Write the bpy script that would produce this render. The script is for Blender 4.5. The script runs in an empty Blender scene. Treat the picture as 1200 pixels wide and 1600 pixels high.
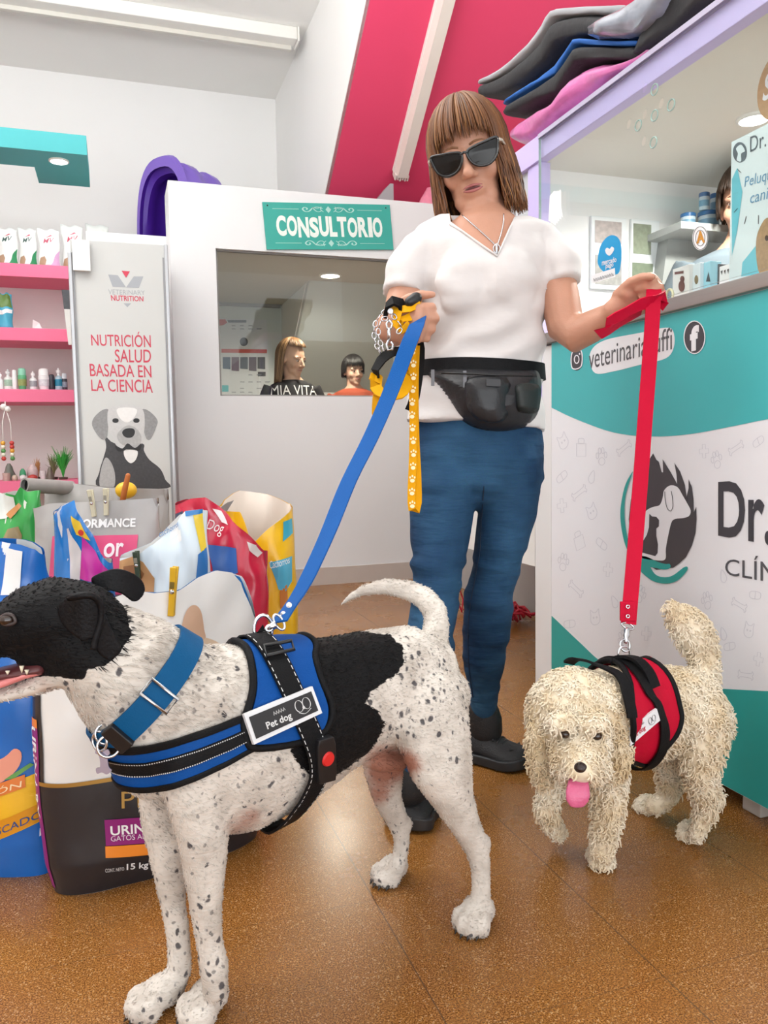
import bpy, bmesh, math, random
import numpy as np
from mathutils import Vector, Matrix, noise
from mathutils.bvhtree import BVHTree
from mathutils.geometry import tessellate_polygon

random.seed(7)
R = math.radians
SC = bpy.context.scene
COL = SC.collection

# ------------------------------------------------------------------ camera
# Room axes: +X runs along the consulting-room front, +Y into the shop, +Z up.
FPX, CAMH = 1240.0, 0.76
YAW, PITCH, ROLL = R(18.6), R(4.5), R(0.95)
_f0 = Vector((math.sin(YAW), math.cos(YAW), 0)); _z = Vector((0, 0, 1))
_r0 = Vector((math.cos(YAW), -math.sin(YAW), 0))
FWD = _f0*math.cos(PITCH) - _z*math.sin(PITCH)
_u0 = _f0*math.sin(PITCH) + _z*math.cos(PITCH)
RGT = _r0*math.cos(ROLL) - _u0*math.sin(ROLL)
UPV = _u0*math.cos(ROLL) + _r0*math.sin(ROLL)
EYE = Vector((0, 0, CAMH))
cd = bpy.data.cameras.new('camera'); cam = bpy.data.objects.new('camera', cd); COL.objects.link(cam)
cd.sensor_fit = 'VERTICAL'; cd.sensor_height = 36.0; cd.lens = FPX/1600*36.0; cd.clip_start = 0.05
M3 = Matrix((RGT, UPV, -FWD)).transposed()
cam.matrix_world = Matrix.Translation(EYE) @ M3.to_4x4()
SC.camera = cam
SC.view_settings.view_transform = 'Standard'; SC.view_settings.look = 'None'
SC.view_settings.exposure = 0.0; SC.view_settings.gamma = 1.0; SC.view_settings.use_curve_mapping = False

# ------------------------------------------------------------------ light
w = bpy.data.worlds.new('daylight'); SC.world = w; w.use_nodes = True
w.node_tree.nodes['Background'].inputs[0].default_value = (0.93, 0.97, 1.0, 1)
w.node_tree.nodes['Background'].inputs[1].default_value = 1.25
def area(name, loc, rot, sx, sy, e, col=(1, 1, 1)):
    l = bpy.data.lights.new(name, 'AREA'); l.shape = 'RECTANGLE'; l.size = sx; l.size_y = sy; l.energy = e; l.color = col
    o = bpy.data.objects.new(name, l); COL.objects.link(o); o.location = loc; o.rotation_euler = rot; return o
# daylight through the open shop front behind the camera
area('shopfront_daylight', (0.3, -4.6, 2.3), (R(97), 0, 0), 7.5, 4.2, 100, (0.94, 0.975, 1.0))
# added upward fill outside the frontage, brightening the ceiling and back wall
area('outdoor_upfill', (-0.4, -4.3, 0.05), (R(132), 0, 0), 7.5, 2.4, 215, (0.95, 0.98, 1.0))
# added out-of-view fill lights, no fitting: one down, one up to brighten the ceiling
area('overhead_fill_down', (-0.7, 1.5, 3.0), (0, 0, 0), 2.8, 2.4, 6, (0.94, 0.975, 1.0))
area('overhead_fill_up', (-0.9, 2.1, 2.36), (R(176), 0, 0), 2.8, 1.0, 145, (0.97, 0.985, 1.0))
def spot(name, loc, e, col=(1, .93, .82), r=.04):
    l = bpy.data.lights.new(name, 'POINT'); l.energy = e; l.color = col; l.shadow_soft_size = r
    o = bpy.data.objects.new(name, l); COL.objects.link(o); o.location = loc; return o

# ------------------------------------------------------------------ helpers
def ray(x, y): return FWD + RGT*((x-600)/FPX) - UPV*((y-800)/FPX)
def P(x, y, d): return EYE + ray(x, y)*d
def PZ(x, y, z=0.0):
    r = ray(x, y); return EYE + r*((z-CAMH)/r.z)
def PV(x, y, v):
    r = ray(x, y); return EYE + r*(v/r.y)
def PU(x, y, u):
    r = ray(x, y); return EYE + r*(u/r.x)
def px(p):
    q = Vector(p)-EYE; d = q.dot(FWD); return (600+FPX*q.dot(RGT)/d, 800-FPX*q.dot(UPV)/d, d)
def np_px(A):
    q = A - np.array(EYE); d = q@np.array(FWD)
    return 600+FPX*(q@np.array(RGT))/d, 800-FPX*(q@np.array(UPV))/d, d

def lin(h):
    if isinstance(h, str):
        h = h.lstrip('#'); c = [int(h[i:i+2], 16)/255 for i in (0, 2, 4)]
    else: c = list(h)
    return tuple((x/12.92 if x <= .04045 else ((x+.055)/1.055)**2.4) for x in c) + (1.0,)

MATS = {}
def mat(name, col, rough=.5, metal=0.0, var=0.06, vscale=9.0, bump=0.0, bscale=200.0, spec=.5, trans=0.0, emit=None, coat=0.0, sub=0.0, stretch=None, sheen=0.0):
    """principled material with a little procedural variation and bump"""
    if name in MATS: return MATS[name]
    m = bpy.data.materials.new(name); m.use_nodes = True; nt = m.node_tree; b = nt.nodes['Principled BSDF']
    c = lin(col)
    b.inputs['Base Color'].default_value = c
    b.inputs['Roughness'].default_value = rough; b.inputs['Metallic'].default_value = metal
    b.inputs['Specular IOR Level'].default_value = spec
    if trans: b.inputs['Transmission Weight'].default_value = trans
    if coat: b.inputs['Coat Weight'].default_value = coat; b.inputs['Coat Roughness'].default_value = .15
    if sheen: b.inputs['Sheen Weight'].default_value = sheen
    if sub:
        b.inputs['Subsurface Weight'].default_value = sub; b.inputs['Subsurface Radius'].default_value = (.012, .005, .003); b.inputs['Subsurface Scale'].default_value = 1.0
    if emit: b.inputs['Emission Color'].default_value = lin(col); b.inputs['Emission Strength'].default_value = emit
    tc = nt.nodes.new('ShaderNodeTexCoord'); src = tc.outputs['Object']
    if stretch:
        mp = nt.nodes.new('ShaderNodeMapping'); mp.inputs['Scale'].default_value = stretch; nt.links.new(src, mp.inputs[0]); src = mp.outputs[0]
    if var and not emit:
        n = nt.nodes.new('ShaderNodeTexNoise'); n.inputs['Scale'].default_value = vscale; n.inputs['Detail'].default_value = 4
        nt.links.new(src, n.inputs['Vector'])
        mr = nt.nodes.new('ShaderNodeMapRange'); mr.inputs['To Min'].default_value = 1-var; mr.inputs['To Max'].default_value = 1+var
        nt.links.new(n.outputs['Fac'], mr.inputs['Value'])
        mx = nt.nodes.new('ShaderNodeVectorMath'); mx.operation = 'SCALE'; mx.inputs[0].default_value = c[:3]
        nt.links.new(mr.outputs[0], mx.inputs['Scale']); nt.links.new(mx.outputs[0], b.inputs['Base Color'])
    if bump:
        n2 = nt.nodes.new('ShaderNodeTexNoise'); n2.inputs['Scale'].default_value = bscale; n2.inputs['Detail'].default_value = 3
        nt.links.new(src, n2.inputs['Vector'])
        bp = nt.nodes.new('ShaderNodeBump'); bp.inputs['Strength'].default_value = bump; bp.inputs['Distance'].default_value = .004
        nt.links.new(n2.outputs['Fac'], bp.inputs['Height']); nt.links.new(bp.outputs[0], b.inputs['Normal'])
    MATS[name] = m; return m

def tag(o, label=None, cat=None, group=None, kind=None):
    if label: o['label'] = label
    if cat: o['category'] = cat
    if group: o['group'] = group
    if kind: o['kind'] = kind
    return o
def root(name, loc, label, cat, group=None, rz=0.0):
    o = bpy.data.objects.new(name, None); COL.objects.link(o); o.empty_display_size = .05
    o.location = loc; o.rotation_euler = (0, 0, rz)
    return tag(o, label, cat, group)
def wloc(o):
    v = Vector((0, 0, 0))
    while o is not None: v += o.location; o = o.parent
    return v
def link_mesh(name, me, m, parent=None, smooth=False, local=False):
    o = bpy.data.objects.new(name, me); COL.objects.link(o)
    ms = m if isinstance(m, (list, tuple)) else [m]
    if m is not None:
        me.materials.clear()
        for k in ms: me.materials.append(k)
    if smooth: me.polygons.foreach_set('use_smooth', [True]*len(me.polygons))
    if parent is not None:
        o.parent = parent
        if not local: me.transform(Matrix.Translation(-wloc(parent)))
    return o
def copy_tree(o, parent=None):
    c = o.copy(); COL.objects.link(c); c.parent = parent
    for ch in list(o.children): copy_tree(ch, c)
    return c
def evaluated(o):
    bpy.context.view_layer.update()
    dg = bpy.context.evaluated_depsgraph_get()
    return bpy.data.meshes.new_from_object(o.evaluated_get(dg), depsgraph=dg)
def bake(o):
    """apply the modifiers of o in place"""
    me = evaluated(o); old = o.data; mats = [m for m in old.materials]
    o.modifiers.clear(); o.data = me
    if not me.materials:
        for m in mats: me.materials.append(m)
    bpy.data.meshes.remove(old); return o

def frame(d, up=Vector((0, 0, 1))):
    d = d.normalized(); s = d.cross(up)
    if s.length < 1e-4: s = d.cross(Vector((0, 1, 0)))
    s.normalize(); return d, s, s.cross(d)
def resample(pts, step):
    """Catmull-Rom through pts (tuples of floats), roughly every `step`"""
    A = [np.array(p, float) for p in pts]; out = []
    for i in range(len(A)-1):
        p0 = A[max(i-1, 0)]; p1 = A[i]; p2 = A[i+1]; p3 = A[min(i+2, len(A)-1)]
        n = max(1, int(np.linalg.norm((p2-p1)[:3])/step))
        for k in range(n):
            t = k/n
            out.append(.5*((2*p1)+(-p0+p2)*t+(2*p0-5*p1+4*p2-p3)*t*t+(-p0+3*p1-3*p2+p3)*t**3))
    out.append(A[-1]); return out

class MB:
    def __init__(s): s.bm = bmesh.new()
    def face(s, vs, mi=0):
        try: f = s.bm.faces.new(vs); f.material_index = mi; return f
        except ValueError: return None
    def quad(s, pts, mi=0): return s.face([s.bm.verts.new(p) for p in pts], mi)
    def box(s, a, b, mi=0, M=None):
        x0, y0, z0 = a; x1, y1, z1 = b
        c = [Vector(q) for q in ((x0,y0,z0),(x1,y0,z0),(x1,y1,z0),(x0,y1,z0),(x0,y0,z1),(x1,y0,z1),(x1,y1,z1),(x0,y1,z1))]
        if M is not None: c = [M @ q for q in c]
        v = [s.bm.verts.new(q) for q in c]
        for f in ((0,3,2,1),(4,5,6,7),(0,1,5,4),(1,2,6,5),(2,3,7,6),(3,0,4,7)): s.face([v[i] for i in f], mi)
        return s
    def rings(s, rings, mi=0, closed=True, cap=True, loop=False):
        R_ = [[s.bm.verts.new(p) for p in r] for r in rings]; n = len(R_[0])
        m = len(R_)
        for i in range(m if loop else m-1):
            a, b = R_[i], R_[(i+1) % m]
            for k in range(n if closed else n-1):
                s.face([a[k], a[(k+1) % n], b[(k+1) % n], b[k]], mi)
        if cap and closed and not loop: s.face(R_[0][::-1], mi); s.face(R_[-1], mi)
        return s
    def tube(s, pts, r, n=8, mi=0, loop=False, cap=True):
        pts = [Vector(p) for p in pts]; m = len(pts); rs = []
        rr = r if isinstance(r, (list, tuple)) else [r]*m
        up = None
        for i, p in enumerate(pts):
            if loop: t = pts[(i+1) % m]-pts[i-1]
            else: t = pts[min(i+1, m-1)]-pts[max(i-1, 0)]
            t.normalize()
            if up is None: _, sd, up = frame(t)
            else: up = (up - t*up.dot(t)).normalized()
            sd = t.cross(up)
            rs.append([p + (sd*math.cos(2*math.pi*k/n)+up*math.sin(2*math.pi*k/n))*rr[i] for k in range(n)])
        return s.rings(rs, mi, True, cap, loop)
    def cyl(s, a, b, r0, r1=None, n=20, mi=0): return s.tube([a, b], [r0, r0 if r1 is None else r1], n, mi)
    def lathe(s, prof, c, n=20, mi=0, axis=Vector((0, 0, 1))):
        d, sd, up = frame(axis, Vector((0, 1, 0)) if abs(axis.z) > .9 else Vector((0, 0, 1))); c = Vector(c)
        return s.rings([[c + d*z + (sd*math.cos(2*math.pi*k/n)+up*math.sin(2*math.pi*k/n))*max(r, 1e-4) for k in range(n)] for r, z in prof], mi)
    def ball(s, c, rx, ry=None, rz=None, n=16, m=10, M=None, mi=0):
        ry = rx if ry is None else ry; rz = rx if rz is None else rz; c = Vector(c); rg = []
        for i in range(m+1):
            a = -math.pi/2+math.pi*i/m; ca = max(math.cos(a), .02)
            ring = []
            for k in range(n):
                q = Vector((rx*ca*math.cos(2*math.pi*k/n), ry*ca*math.sin(2*math.pi*k/n), rz*math.sin(a)))
                ring.append(c + (M @ q if M is not None else q))
            rg.append(ring)
        return s.rings(rg, mi)
    def loft(s, secs, side=None, n=18, mi=0, caps=True, upv=None):
        """secs: (Vector, a, b); b is the radius along `side`, a across it"""
        secs = [(Vector(q[0]), q[1], q[2] if len(q) > 2 else q[1]) for q in secs]; m = len(secs); rg = []
        def ring(p, t, a, b):
            S = (side if side is not None else frame(t)[1]); S = (S - t*S.dot(t)).normalized(); N = t.cross(S)
            return [p + N*(a*math.cos(2*math.pi*k/n)) + S*(b*math.sin(2*math.pi*k/n)) for k in range(n)]
        for i, (p, a, b) in enumerate(secs):
            t = (secs[min(i+1, m-1)][0]-secs[max(i-1, 0)][0]).normalized()
            if i == 0 and caps:
                for q in (80, 55, 28): rg.append(ring(p - t*min(a, b)*math.sin(R(q)), t, a*math.cos(R(q)), b*math.cos(R(q))))
            rg.append(ring(p, t, a, b))
            if i == m-1 and caps:
                for q in (28, 55, 80): rg.append(ring(p + t*min(a, b)*math.sin(R(q)), t, a*math.cos(R(q)), b*math.cos(R(q))))
        return s.rings(rg, mi)
    def strip(s, pts, wdir, w_, th, mi=0, nrm=None, loop=False):
        """flat strap: pts path, wdir width direction (Vector or list), thickness th"""
        rg = []; m = len(pts)
        for i, p in enumerate(pts):
            p = Vector(p); wd = wdir[i] if isinstance(wdir, list) else wdir
            t = (Vector(pts[(i+1) % m])-Vector(pts[i-1])) if loop else (Vector(pts[min(i+1, m-1)])-Vector(pts[max(i-1, 0)]))
            t.normalize(); wd = (wd - t*wd.dot(t)).normalized(); nn = t.cross(wd)
            ww = w_[i] if isinstance(w_, list) else w_
            rg.append([p+wd*ww/2+nn*th/2, p-wd*ww/2+nn*th/2, p-wd*ww/2-nn*th/2, p+wd*ww/2-nn*th/2])
        return s.rings(rg, mi, True, True, loop)
    def poly(s, pts3, th=0.0, nrm=None, mi=0):
        """planar polygon (tessellated); extruded backwards by th along -nrm"""
        pts3 = [Vector(p) for p in pts3]
        tri = tessellate_polygon([pts3])
        v = [s.bm.verts.new(p) for p in pts3]
        for t in tri: s.face([v[i] for i in t], mi)
        if th:
            v2 = [s.bm.verts.new(p - nrm*th) for p in pts3]
            for t in tri: s.face([v2[i] for i in t[::-1]], mi)
            for i in range(len(v)): s.face([v[i], v[(i+1) % len(v)], v2[(i+1) % len(v)], v2[i]], mi)
        return s
    def mapverts(s, fn):
        for v in s.bm.verts: v.co = fn(v.co)
        return s
    def mesh(s, name, norm=True):
        if norm: bmesh.ops.recalc_face_normals(s.bm, faces=s.bm.faces[:])
        me = bpy.data.meshes.new(name); s.bm.to_mesh(me); s.bm.free(); return me
    def build(s, name, m, parent=None, smooth=False, local=False, bevel=0.0, bseg=2, kind=None, auto=False, label=None, norm=True):
        o = link_mesh(name, s.mesh(name, norm), m, parent, smooth, local)
        if bevel:
            md = o.modifiers.new('bevel', 'BEVEL'); md.width = bevel; md.segments = bseg; md.limit_method = 'ANGLE'; md.angle_limit = R(40)
            o.data.polygons.foreach_set('use_smooth', [True]*len(o.data.polygons))
            wn = o.modifiers.new('wn', 'WEIGHTED_NORMAL'); wn.keep_sharp = True
        if auto:
            o.data.polygons.foreach_set('use_smooth', [True]*len(o.data.polygons)); sharpen(o.data)
        if kind: o['kind'] = kind
        if label: o['label'] = label
        return o
def sharpen(me, ang=38):
    b = bmesh.new(); b.from_mesh(me)
    for e in b.edges:
        if len(e.link_faces) == 2 and e.calc_face_angle(0) > R(ang): e.smooth = False
    b.to_mesh(me); b.free()

def fuse(mb, name, voxel, smooth, m, parent=None, keep=False):
    """one continuous skin over all the closed shapes in mb"""
    me = mb.mesh(name); o = bpy.data.objects.new(name, me); COL.objects.link(o)
    md = o.modifiers.new('r', 'REMESH'); md.mode = 'VOXEL'; md.voxel_size = voxel; md.use_smooth_shade = True
    if smooth:
        sm = o.modifiers.new('s', 'SMOOTH'); sm.factor = .5; sm.iterations = smooth
    out = evaluated(o); bpy.data.objects.remove(o); bpy.data.meshes.remove(me)
    out.name = name
    return link_mesh(name, out, m, parent, True)
def bvh_of(o, wofs=None):
    b = bmesh.new(); b.from_mesh(o.data); ofs = wloc(o)
    for v in b.verts: v.co += ofs
    t = BVHTree.FromBMesh(b); b.free(); return t
def verts_np(me):
    A = np.empty(len(me.vertices)*3, np.float32); me.vertices.foreach_get('co', A); return A.reshape(-1, 3).astype(float)
def set_attr(me, name, rgb):
    at = me.color_attributes.new(name, 'FLOAT_COLOR', 'POINT')
    C = np.ones((len(rgb), 4), np.float32); C[:, :rgb.shape[1]] = rgb; at.data.foreach_set('color', C.ravel())
def poly_sd(X, Y, poly):
    """signed distance (positive inside) of points to polygon"""
    X = np.asarray(X); Y = np.asarray(Y); d = np.full(X.shape, 1e9); ins = np.zeros(X.shape, bool); n = len(poly)
    for i in range(n):
        x1, y1 = poly[i]; x2, y2 = poly[(i+1) % n]; dx, dy = x2-x1, y2-y1
        t = np.clip(((X-x1)*dx+(Y-y1)*dy)/(dx*dx+dy*dy+1e-9), 0, 1)
        d = np.minimum(d, np.hypot(X-x1-t*dx, Y-y1-t*dy))
        c = ((y1 > Y) != (y2 > Y)) & (X < (x2-x1)*(Y-y1)/(y2-y1+1e-12)+x1); ins ^= c
    return np.where(ins, d, -d)

def text_bm(body, bold=0.0, shear=0.0, spacing=1.0):
    """flat letters as a bmesh normalised to the box 0..1 x 0..1; returns (verts, faces, aspect)"""
    c = bpy.data.curves.new('t', 'FONT'); c.body = body; c.size = 1; c.offset = bold; c.shear = shear; c.space_character = spacing
    c.resolution_u = 4
    o = bpy.data.objects.new('t', c); COL.objects.link(o)
    me = evaluated(o); bpy.data.objects.remove(o); bpy.data.curves.remove(c)
    V = [v.co.copy() for v in me.vertices]; Fc = [tuple(p.vertices) for p in me.polygons]; bpy.data.meshes.remove(me)
    x0 = min(v.x for v in V); x1 = max(v.x for v in V); y0 = min(v.y for v in V); y1 = max(v.y for v in V)
    return [((v.x-x0)/(x1-x0), (v.y-y0)/(y1-y0)) for v in V], Fc, (x1-x0)/(y1-y0)
def letters(mb, body, fn, mi=0, **k):
    """fn(x, y) maps the unit text box to 3-D"""
    V, Fc, asp = text_bm(body, **k)
    vs = [mb.bm.verts.new(fn(x, y)) for x, y in V]
    for f in Fc: mb.face([vs[i] for i in f], mi)
    return mb
def quadmap(tl, tr, br, bl):
    tl, tr, br, bl = map(Vector, (tl, tr, br, bl))
    return lambda x, y: (bl*(1-x)+br*x)*(1-y) + (tl*(1-x)+tr*x)*y
def patch2d(mb, pts, fn, maxlen=.08, mi=0):
    """2-D polygon tessellated finely then mapped by fn(x, y)"""
    b = bmesh.new(); P3 = [Vector((x, y, 0)) for x, y in pts]
    vs = [b.verts.new(p) for p in P3]
    for t in tessellate_polygon([P3]):
        try: b.faces.new([vs[i] for i in t])
        except ValueError: pass
    for _ in range(7):
        es = [e for e in b.edges if e.calc_length() > maxlen]
        if not es: break
        bmesh.ops.subdivide_edges(b, edges=es, cuts=1); bmesh.ops.triangulate(b, faces=b.faces[:])
    b.verts.ensure_lookup_table()
    nv = [mb.bm.verts.new(fn(v.co.x, v.co.y)) for v in b.verts]
    b.verts.index_update()
    for f in b.faces: mb.face([nv[v.index] for v in f.verts], mi)
    b.free(); return mb
def ell(cx, cy, rx, ry, n=28, a0=0, a1=360): return [(cx+rx*math.cos(R(a0+(a1-a0)*k/n)), cy+ry*math.sin(R(a0+(a1-a0)*k/n))) for k in range(n if a1-a0 == 360 else n+1)]
def smooth2(pts, n=6, closed=False):
    A = [np.array(p, float) for p in pts]; m = len(A); out = []
    for i in range(m if closed else m-1):
        g = (lambda j: A[j % m]) if closed else (lambda j: A[min(max(j, 0), m-1)])
        p0, p1, p2, p3 = g(i-1), g(i), g(i+1), g(i+2)
        for k in range(n):
            t = k/n; out.append(tuple(.5*((2*p1)+(-p0+p2)*t+(2*p0-5*p1+4*p2-p3)*t*t+(-p0+3*p1-3*p2+p3)*t**3)))
    if not closed: out.append(tuple(A[-1]))
    return out
def line2d(mb, pts, w_, fn, closed=False, mi=0):
    """stroke of width w_ along a 2-D polyline mapped by fn"""
    m = len(pts); L = []; Rr = []
    for i in range(m):
        a = Vector(pts[(i-1) % m] if (closed or i > 0) else pts[0]); b = Vector(pts[(i+1) % m] if (closed or i < m-1) else pts[-1])
        d = (b-a); d = d.normalized() if d.length > 1e-9 else Vector((1, 0)); nn = Vector((-d.y, d.x))*w_/2; p = Vector(pts[i])
        L.append(mb.bm.verts.new(fn(p.x+nn.x, p.y+nn.y))); Rr.append(mb.bm.verts.new(fn(p.x-nn.x, p.y-nn.y)))
    for i in range(m if closed else m-1):
        j = (i+1) % m; mb.face([L[i], Rr[i], Rr[j], L[j]], mi)
    return mb

# ------------------------------------------------------------------ the setting
def floor_mat():
    m = bpy.data.materials.new('granite_tiles'); m.use_nodes = True; nt = m.node_tree; N = nt.nodes; L = nt.links; b = N['Principled BSDF']
    tc = N.new('ShaderNodeTexCoord')
    def noise_(sc, det=3, rough=.6):
        n = N.new('ShaderNodeTexNoise'); n.inputs['Scale'].default_value = sc; n.inputs['Detail'].default_value = det; n.inputs['Roughness'].default_value = rough
        L.new(tc.outputs['Object'], n.inputs['Vector']); return n
    big = noise_(1.6, 3); grain = noise_(420, 3, .8); speck = N.new('ShaderNodeTexVoronoi'); speck.inputs['Scale'].default_value = 520; L.new(tc.outputs['Object'], speck.inputs['Vector'])
    r1 = N.new('ShaderNodeValToRGB'); e = r1.color_ramp.elements
    e[0].position = .40; e[0].color = lin('#54310f'); e[1].position = .60; e[1].color = lin('#bd8644')
    x = e.new(.5); x.color = lin('#8a5826')
    L.new(grain.outputs['Fac'], r1.inputs[0])
    r2 = N.new('ShaderNodeValToRGB'); r2.color_ramp.elements[0].position = .18; r2.color_ramp.elements[1].position = .85
    r2.color_ramp.elements[0].color = (.84, .82, .80, 1); r2.color_ramp.elements[1].color = (1.1, 1.1, 1.12, 1); L.new(big.outputs['Fac'], r2.inputs[0])
    mx = N.new('ShaderNodeMix'); mx.data_type = 'RGBA'; mx.blend_type = 'MULTIPLY'; mx.inputs[0].default_value = 1
    L.new(r1.outputs[0], mx.inputs[6]); L.new(r2.outputs[0], mx.inputs[7])
    # pale chips
    lt = N.new('ShaderNodeMath'); lt.operation = 'GREATER_THAN'; lt.inputs[1].default_value = .95; sep = N.new('ShaderNodeSeparateColor')
    L.new(speck.outputs['Color'], sep.inputs[0]); L.new(sep.outputs[0], lt.inputs[0])
    m2 = N.new('ShaderNodeMix'); m2.data_type = 'RGBA'; m2.inputs[7].default_value = lin('#b89061'); L.new(lt.outputs[0], m2.inputs[0]); L.new(mx.outputs[2], m2.inputs[6])
    # tile joints on a 33 cm grid
    s = N.new('ShaderNodeSeparateXYZ'); L.new(tc.outputs['Object'], s.inputs[0])
    def joint(sock, off):
        a = N.new('ShaderNodeMath'); a.operation = 'SUBTRACT'; a.inputs[1].default_value = off; L.new(sock, a.inputs[0])
        p = N.new('ShaderNodeMath'); p.operation = 'PINGPONG'; p.inputs[1].default_value = .165; L.new(a.outputs[0], p.inputs[0])
        l = N.new('ShaderNodeMath'); l.operation = 'LESS_THAN'; l.inputs[1].default_value = .0011; L.new(p.outputs[0], l.inputs[0]); return l.outputs[0]
    jx = joint(s.outputs[0], .385); jy = joint(s.outputs[1], .24)
    jm = N.new('ShaderNodeMath'); jm.operation = 'MULTIPLY'; jm.inputs[1].default_value = .45; L.new(jy, jm.inputs[0])
    mxj = N.new('ShaderNodeMath'); mxj.operation = 'MAXIMUM'; L.new(jx, mxj.inputs[0]); L.new(jm.outputs[0], mxj.inputs[1])
    ja = N.new('ShaderNodeMath'); ja.operation = 'MULTIPLY'; ja.inputs[1].default_value = .75; L.new(mxj.outputs[0], ja.inputs[0])
    m3 = N.new('ShaderNodeMix'); m3.data_type = 'RGBA'; m3.inputs[7].default_value = lin('#4e3a28'); L.new(ja.outputs[0], m3.inputs[0]); L.new(m2.outputs[2], m3.inputs[6])
    L.new(m3.outputs[2], b.inputs['Base Color'])
    rr = N.new('ShaderNodeMapRange'); rr.inputs['To Min'].default_value = .19; rr.inputs['To Max'].default_value = .34; L.new(noise_(5, 4).outputs['Fac'], rr.inputs['Value']); L.new(rr.outputs[0], b.inputs['Roughness'])
    b.inputs['Specular IOR Level'].default_value = .5
    return m
WHITE = mat('white_paint', '#f4f3f1', .62, var=.02, vscale=2.5, bump=.05, bscale=60)
CEIL = mat('ceiling_paint', '#f6f5f1', .7, var=.02, vscale=2)
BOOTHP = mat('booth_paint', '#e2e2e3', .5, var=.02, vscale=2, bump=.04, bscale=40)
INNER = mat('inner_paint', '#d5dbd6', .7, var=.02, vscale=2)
RED = mat('raspberry_paint', '#e84770', .55, var=.03, vscale=2, bump=.04, bscale=50)
GREYW = mat('grey_panel', '#c3c6cb', .55, var=.03)
LAV = mat('lavender_paint', '#cbbdf0', .5, var=.02)
SKIRT = mat('skirting', '#c3b8b0', .4, var=.05)
TEAL = mat('teal_paint', '#43b3b8', .5, var=.02)
TEALP = mat('teal_print', '#46b2b6', .38, var=.015)
TEALD = mat('teal_print_deep', '#28a09b', .38, var=.015)
PINK = mat('pink_laminate', '#e8698f', .42, var=.02)
PANELW = mat('printed_white', '#e9e9ee', .38, var=.01)
LAMP = mat('lamp_diffuser', '#fff4e2', emit=14.0)
LAMPC = mat('cool_lamp_diffuser', '#ffffff', emit=12.0)
BLACK = mat('black_plastic', '#17171a', .4, var=.1)
METAL = mat('bright_metal', '#cfd1d6', .22, metal=1.0, var=.03)
STEEL = mat('brushed_steel', '#a9a5a3', .38, metal=.85, var=.05, stretch=(1, 1, 30))

def slab(name, a, b, m, **k): return MB().box(a, b).build(name, m, kind='structure', **k)
slab('floor', (-2.6, -3.2, -.06), (3.4, 6.16, 0), floor_mat())
slab('ceiling', (-2.6, -3.2, 3.39), (3.4, 6.16, 3.47), CEIL)
slab('wall_back', (-2.6, 6.1, 0), (3.4, 6.16, 3.39), WHITE)
slab('wall_left', (-2.66, -3.2, 0), (-2.6, 6.16, 3.39), WHITE)
slab('wall_right', (3.4, -3.2, 0), (3.46, 6.16, 3.39), WHITE)
SZ = lambda v: 2.292-.77*(v-4.701)          # underside of the stair flight
V0 = 4.701-(3.39-2.292)/.77
# white side of the stair flight, above its slope
MB().poly([(1.246, V0, 3.39), (1.246, 6.1, 3.39), (1.246, 6.1, SZ(6.1))], .02, Vector((-1, 0, 0))).build('wall_stair_side', WHITE, kind='structure')
def soffit(name, va, vb, m):
    MB().rings([[(1.25, va, SZ(va)), (1.25, vb, SZ(vb)), (1.25, vb, SZ(vb)+.05), (1.25, va, SZ(va)+.05)],
                [(3.4, va, SZ(va)), (3.4, vb, SZ(vb)), (3.4, vb, SZ(vb)+.05), (3.4, va, SZ(va)+.05)]]).build(name, m, kind='structure')
soffit('ceiling_stair_slope', V0, 5.15, RED)
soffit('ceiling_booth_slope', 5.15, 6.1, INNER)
# consulting room: front wall with the window opening
BV = 4.347
wa, wb = PV(338, 388, BV), PV(343, 617, BV)
WX0, WZ1, WZ0, WX1 = .548, 1.836, 1.062, 1.56
m = MB()
m.box((.315, BV, 0), (WX0, BV+.06, 2.165)); m.box((WX1, BV, 0), (3.4, BV+.06, 2.165))
m.box((WX0, BV, 0), (WX1, BV+.06, WZ0)); m.box((WX0, BV, WZ1), (WX1, BV+.06, 2.165))
m.build('wall_booth_front', BOOTHP, kind='structure')
slab('wall_booth_side', (.315, BV+.06, 0), (.345, 4.62, 2.165), BOOTHP)
slab('wall_booth_step', (-.1, 4.62, 0), (.345, 4.65, 1.95), BOOTHP)
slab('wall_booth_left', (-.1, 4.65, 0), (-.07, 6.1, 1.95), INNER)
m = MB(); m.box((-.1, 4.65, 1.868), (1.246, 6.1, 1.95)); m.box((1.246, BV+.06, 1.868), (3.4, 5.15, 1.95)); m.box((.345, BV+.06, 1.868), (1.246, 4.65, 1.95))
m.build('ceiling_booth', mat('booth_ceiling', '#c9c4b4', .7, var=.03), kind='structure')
slab('baseboard_booth', (.31, BV-.012, 0), (3.4, BV, .098), SKIRT)
# inner faces of the consulting room
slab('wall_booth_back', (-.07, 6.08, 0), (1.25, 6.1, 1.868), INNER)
GLASSM = bpy.data.materials.new('clear_glass'); GLASSM.use_nodes = True
_nt = GLASSM.node_tree; _nt.nodes.remove(_nt.nodes['Principled BSDF']); _o = _nt.nodes['Material Output']
_t = _nt.nodes.new('ShaderNodeBsdfTransparent'); _t.inputs[0].default_value = (.955, .975, .968, 1)
_g = _nt.nodes.new('ShaderNodeBsdfGlossy'); _g.inputs['Roughness'].default_value = .02
_lw = _nt.nodes.new('ShaderNodeLayerWeight'); _pw = _nt.nodes.new('ShaderNodeMath'); _pw.operation = 'POWER'; _pw.inputs[1].default_value = 5
_fr = _nt.nodes.new('ShaderNodeMapRange'); _fr.inputs['To Min'].default_value = .03; _fr.inputs['To Max'].default_value = .8; _mx = _nt.nodes.new('ShaderNodeMixShader')
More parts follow.
